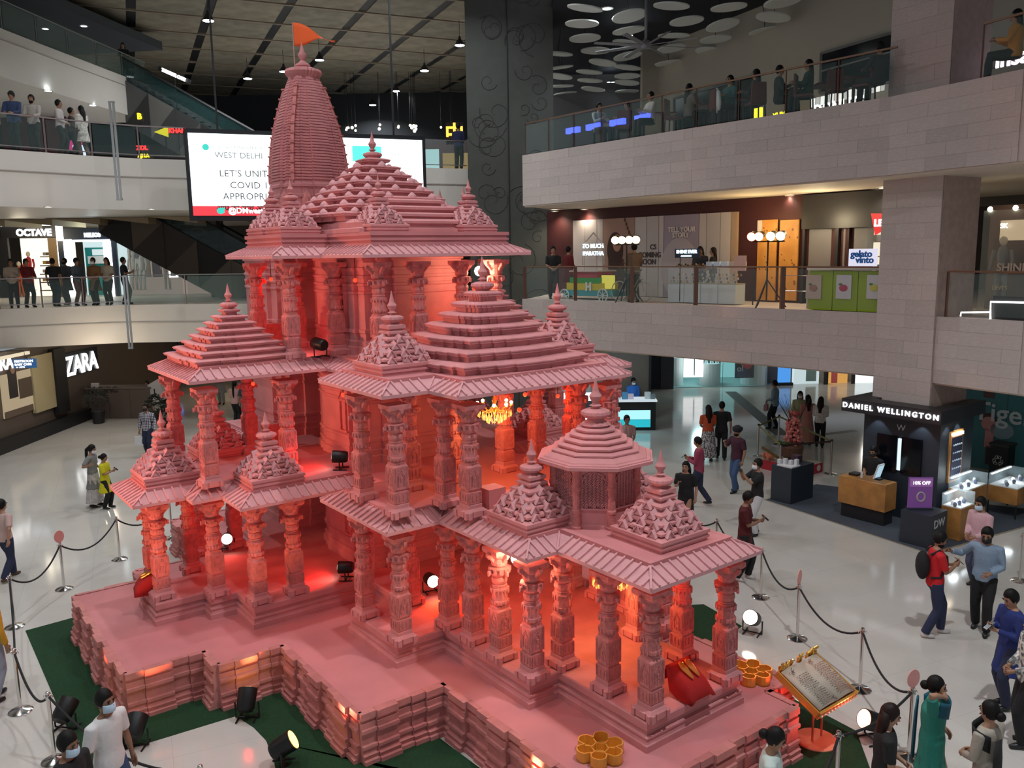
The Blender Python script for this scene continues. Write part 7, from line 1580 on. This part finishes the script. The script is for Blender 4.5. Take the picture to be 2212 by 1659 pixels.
LB.text('LEVERO', 358, 765, .42, glow('sign_violet', (.25, .3, 1), 2.4), -.1, b=.008)
for k, x in enumerate((211, 229)): P = aty(x, 768, 37.5); o = empty('tube_lamp', P); MB().tube([(0, 0, -.3), (0, 0, .28)], .05, n=10).build('tube', glow('tube_warm', (1, .78, .4), 5), o); MB().tube([(0, 0, .28), (0, 0, 3.24 - P.z)], .01, n=5).build('cord', BLACK, o); tag(o, 'short warm tube lamp hung in the dark lobby', 'lamp', 'tube lamps in the lobby')
lamp('lobby_light', 'POINT', (-12, 38, 2.9), 90, (1, .8, .55), radius=.4); lamp('lobby_light', 'POINT', (-14.5, 29, 3.0), 60, (1, .82, .6), radius=.3)
# ---- left first floor shops
SH_ = Front('menswear_shop', (-24, 38, 4.62), (1, 0), 'menswear shop with white lit frame and bright shelves on the first floor', 'shop front')
SH_.rect('fascia', DK, 4, 482, 134, 514, -.05, .1); SH_.rect('fascia_side', DK, 4, 514, 16, 664, -.05, .1); SH_.rect('fascia_side', pm((.22, .13, .05)), 118, 514, 128, 664, -.05, .1); SH_.rect('light_line', WGL, 4, 482, 132, 489, -.1, -.05); SH_.rect('light_line', WGL, 130, 486, 136, 575, -.1, -.05); SH_.rect('back_wall', glow('menswear_glow_wall', (1, .90, .72), 1.35), 14, 512, 120, 664, 1.6, 1.65)  # back wall emits the shop's brightness itself
SH_.text('OCTAVE', 75, 503, .40, WGL, -.08, b=.02)
for k, y in enumerate((553, 573, 592, 610, 628, 645)): SH_.rect('shelf', pm((.12, .09, .06)), 62, y, 118, y + 3, .9, 1.3)
for k in range(24): x = 66 + (k % 6) * 8.5; y = 545 + (k // 6) * 19 ; SH_.rect('folded_shirt', pm([(.6, .5, .4), (.3, .1, .08), (.6, .45, .08), (.2, .2, .22)][(k * 7) % 4]), x, y, x + 6, y + 7, 1.0, 1.2)
mannequin(SH_.o, SH_.lp(52, 600)[0], .5, .3, (.5, .02, .03), 1.75); mannequin(SH_.o, SH_.lp(32, 600)[0], .4, 0, (.75, .14, .02), 1.6)
HE = Front('watch_shop', (-19.4, 37.9, 4.62), (1, 0), 'navy fronted watch shop with a white lit doorway on the first floor', 'shop front'); HE.rect('fascia', NVY, 139, 492, 249, 520, -.05, .1); HE.rect('fascia_side', NVY, 139, 520, 153, 664, -.05, .1); HE.rect('fascia_side', NVY, 240, 520, 250, 664, -.05, .1); HE.rect('light_line', WGL, 151, 517, 238, 523, -.1, -.05); HE.rect('light_line', WGL, 151, 517, 156, 650, -.1, -.05); HE.rect('light_line', WGL, 235, 520, 240, 650, -.1, -.05); HE.rect('back_wall', glow('watch_shop_glow_wall', (.75, .95, .97), .85), 153, 520, 238, 664, 1.6, 1.65); HE.rect('teal_pillar', pm((.01, .30, .28)), 173, 534, 215, 640, .8, .9); HE.rect('display_window', glow('display_window', (.8, .95, .95), .8), 183, 538, 205, 552, .7, .8); HE.rect('white_counter', pm((.7, .75, .76)), 176, 553, 214, 570, .6, .7); HE.text('HELIOS', 201, 508, .22, WGL, -.08, b=.02)  # interior light put into the back wall as emission
UC = Front('clothing_shop', (-14.6, 37.9, 4.62), (1, 0), 'clothing shop with a green lit name and mannequins on the first floor', 'shop front'); UC.rect('fascia', pm((.20, .18, .14)), 250, 494, 440, 522, -.05, .1); UC.rect('back_wall', glow('clothing_glow_wall', (.85, .65, .55), .32), 250, 522, 440, 664, 1.6, 1.65); UC.text('UNITED COLORS OF', 287, 513, .235, GGL, -.08, 'LEFT', b=.005)  # dim shop light put into the back wall colour as glow
for k, x in enumerate((262, 285, 310, 335, 362)): UC.rect('hung_cloth', pm([(.06, .05, .08), (.4, .33, .28), (.10, .04, .10), (.35, .3, .3), (.12, .1, .1)][k]), x, 530, x + 14, 600, 1.0, 1.1)
for k, (x, c) in enumerate(((280, (.7, .6, .5)), (297, (.75, .75, .72)), (352, (.5, .4, .35)))): mannequin(UC.o, UC.lp(x, 600)[0], .5, .25, c, 1.75)
UC.rect('light_frame', WGL, 358, 546, 373, 600, .4, .45); UC.rect('frame_picture', pm((.2, .25, .32)), 362, 551, 369, 597, .36, .4); UC.rect('glass_pane', CLEAR, 252, 522, 440, 660, -.02, -.01)
for P, c, e in (((-20.8, 36.4, 7.3), (1, .88, .65), 70), ((-17.6, 36.4, 7.3), (.8, .95, 1), 45), ((-13.5, 36, 7.3), (1, .8, .6), 30)): lamp('shop_light', 'POINT', P, e, c, radius=.3)
# folded soffit fins under the second floor
for k in range(6):
    P = [(-22 + k * 2.0, 33.5 - .2 * k), (-20.2 + k * 2.0, 34.3 - .2 * k), (-20.2 + k * 2.0, 37 - .2 * k), (-22 + k * 2.0, 37 - .2 * k)]
    m = MB(); z0, z1 = 7.87, 7.62; m.v = [(*P[0], z0), (*P[1], z1), (*P[2], z1), (*P[3], z0), (*P[1], z0), (*P[2], z0)]; m.f = [(0, 1, 2, 3), (1, 4, 5, 2), (0, 4, 1), (3, 2, 5), (0, 3, 5, 4)]; struct(m.build('trim_soffit_%d' % (k + 1), pm((.40, .32, .20))))
# second floor signs and glow
for nm, lab, x, y, Y, tx, sz, m in (('neon_sign', 'glowing yellow and red sign on the second floor by the escalator', 302, 252, 37, 'B', .34, YGL), ('neon_sign', 'red lit restaurant name by the yellow arrow on the second floor', 384, 283, 38, 'KHAN', .27, RGL), ('neon_sign', 'red lit small sign low on the second floor', 308, 320, 37, 'ZOL', .24, RGL), ('neon_sign', 'yellow lit small sign below the red one on the second floor', 311, 337, 37, 'AJI LA', .18, YGL), ('neon_sign', 'white lit cafe name along the top of the upper escalator', 376, 162, 40, 'THE BEER CAFE', .19, WGL)):
    F = Front(nm, aty(x, y, Y), (1, -.28 if 'BEER' in tx else 0), lab, 'sign'); q = text_mesh(tx, sz, m, F.o, 'lettering', (Matrix.Rotation(.42, 4, 'Y') if 'BEER' in tx else Matrix.Identity(4)) @ face_matrix((0, -.05, 0), (1, 0, 0)), .02, 'CENTER', .012); w_ = .36 * sz * len(tx); bk_ = MB().bx(-w_, w_, 0, .06, -sz * .5, sz * .5).build('backing', BLACK, F.o)
    MB().tube([(0, .04, 0), (0, .04, (9.5 - F.A.z) if F.A.z < 13 else -2.2)], .02, n=5).build('post', BLACK, F.o)
    if 'BEER' in tx: bk_.rotation_euler = (0, .42, 0)
ar = Front('arrow_sign', aty(350, 285, 37.8), (1, 0), 'yellow arrow sign on the second floor next to the red name', 'sign'); MB().poly([(-.35, 0, 0), (.25, 0, -.22), (.25, 0, .22)]).poly([(.25, .05, .22), (.25, .05, -.22), (-.35, .05, 0)]).build('arrow_plate', glow('arrow_yellow', (.8, .75, .02), .9), ar.o); MB().bx(.1, .16, .02, .06, 9.5 - ar.A.z, 0).build('stem', BLACK, ar.o)
pk = Front('lit_window', (-21, 40, 9.56), (1, 0), 'pink lit shop window behind the second floor rail', 'window'); pk.rect('pane', glow('pink_window', (.7, .04, .25), .6), 150, 303, 178, 325, 0, .1); pk.rect('white_door', glow('white_door', (.6, .75, 1), 1.2), 166, 315, 190, 340, -.3, -.25); pk.rect('red_wall', pm((.10, .015, .02)), 0, 215, 130, 330, .3, .4)
# warm little lamps of the far restaurants
fr_ = random.Random(21)
for k in range(24):
    x = fr_.choice((750, 757, 763, 770, 811, 861, 887, 896, 961, 1014, 1021, 950, 934, 820, 905, 976)) + fr_.uniform(-3, 3); y = 277 + fr_.uniform(-8, 6); P = aty(x, y, 55); o = empty('pendant_bulb', P); MB().sphere((0, 0, 0), fr_.uniform(.06, .1), n=8, m=5).build('bulb', LWARM, o); MB().tube([(0, 0, .08), (0, 0, max(.3, 17.6 - P.z) if P.z > 13 else 12.6 - P.z)], .01, n=4).build('cord', BLACK, o); tag(o, 'tiny warm bulb hung in the far dark restaurants', 'bulb', 'warm bulbs of the far restaurants')
gn = Front('golden_deity_sign', aty(982, 288, 40), (1, 0), 'glowing orange sign beside the man in dark blue', 'sign'); gn.text('中', 982, 290, .9, glow('sign_orange', (1, .45, .05), 2.5), -.05, b=.02); MB().bx(-.4, .4, 0, .05, -.5, .5).build('backing', BLACK, gn.o); MB().bx(-.03, .03, 0, .05, 9.5 - gn.A.z, -.5).build('post', BLACK, gn.o)
gw = Front('lit_shop_window', (-4.2, 44, 9.55), (1, 0), 'cool lit shop window behind the steel rail beside the screen', 'window'); gw.rect('pane', glow('cool_window', (.5, .85, .85), .7), 920, 322, 948, 412, 0, .05); gw.rect('warm_pane', glow('warm_window', (.8, .6, .25), .3), 958, 330, 1010, 412, 0, .05)
# ---- escalators with faceted cladding
def escalator(A_, B_, wd, label, under=1.1, n=7, sh=((.10, .10, .10), (.055, .055, .055), (.16, .155, .145), (.03, .03, .03))):
    A_, B_ = Vector(A_), Vector(B_); o = empty('escalator', A_); d = B_ - A_; L = d.length; u = d.normalized(); dn = Vector((0, 0, -1)); bk = Vector((.0, wd, 0)); tag(o, label, 'escalator')
    m = MB(); q = [Vector((0, 0, 0)), d, d + dn * under, dn * under]; m.v = [tuple(p) for p in q] + [tuple(p + bk) for p in q]; m.f = [(3, 2, 1, 0), (4, 5, 6, 7), (0, 1, 5, 4), (1, 2, 6, 5), (2, 3, 7, 6), (3, 0, 4, 7)]; m.build('truss', pm((.02, .02, .02)), o)
    for k in range(n):                                            # triangular facets on the visible side
        a, b = d * (k / n), d * ((k + 1) / n); off = Vector((0, -.03, 0)); t0 = [a, b, a + dn * under * 1.25]; t1 = [b, b + dn * under * 1.25, a + dn * under * 1.25]
        for j, t in enumerate((t0, t1)):
            f = MB(); f.v = [tuple(p + off * (1 + j)) for p in t] + [tuple(p) for p in t]; f.f = [(0, 2, 1), (3, 4, 5), (0, 1, 4, 3), (1, 2, 5, 4), (2, 0, 3, 5)]; f.build('facet', pm(sh[(k * 2 + j * 3 + k // 2) % len(sh)]), o)
    for y in (.05, wd - .05):
        yy = Vector((0, y, 0)); g = MB(); g.v = [tuple(p + yy) for p in (Vector((0, 0, 0)), d, d + Vector((0, 0, .95)), Vector((0, 0, .95)))]; g.f = [(0, 1, 2, 3)]; gg = g.build('glass_balustrade', glass_mat('escalator_glass', (.03, .08, .08), .30), o); gg.modifiers.new('thickness', 'SOLIDIFY').thickness = .012; MB().tube([yy + Vector((0, 0, .98)), d + yy + Vector((0, 0, .98))], .04, n=7).build('hand_rail', BLACK, o)
    ns = int(L / .4)
    for k in range(ns): p = d * (k / ns); MB().bx(p.x, p.x + abs(d.x) / ns, .1, wd - .1, p.z - .1, p.z + .06).build('step', pm((.10, .10, .10)), o)
escalator((-17.6, 40.2, 14.4), (-9.2, 39.0, 9.55), 1.6, 'dark escalator clad in grey triangles descending behind the video screen', 1.6)
escalator((-16.6, 34.6, 9.2), (-8.6, 34.2, 4.7), 1.6, 'dark escalator with brown faceted cladding under the video screen', 1.5, 6, ((.10, .075, .055), (.045, .035, .03), (.14, .105, .08), (.02, .018, .016)))
struct(MB().bx(-12.6, -12.1, 35.6, 36.2, 4.6, 7.9).build('wall_escalator_pier', pm((.05, .05, .04))))
bpy.data.scenes.remove(_tmp)
scene.cycles.use_denoising = True
scene.cycles.max_bounces = 8; scene.cycles.diffuse_bounces = 3; scene.cycles.glossy_bounces = 3; scene.cycles.transparent_max_bounces = 12
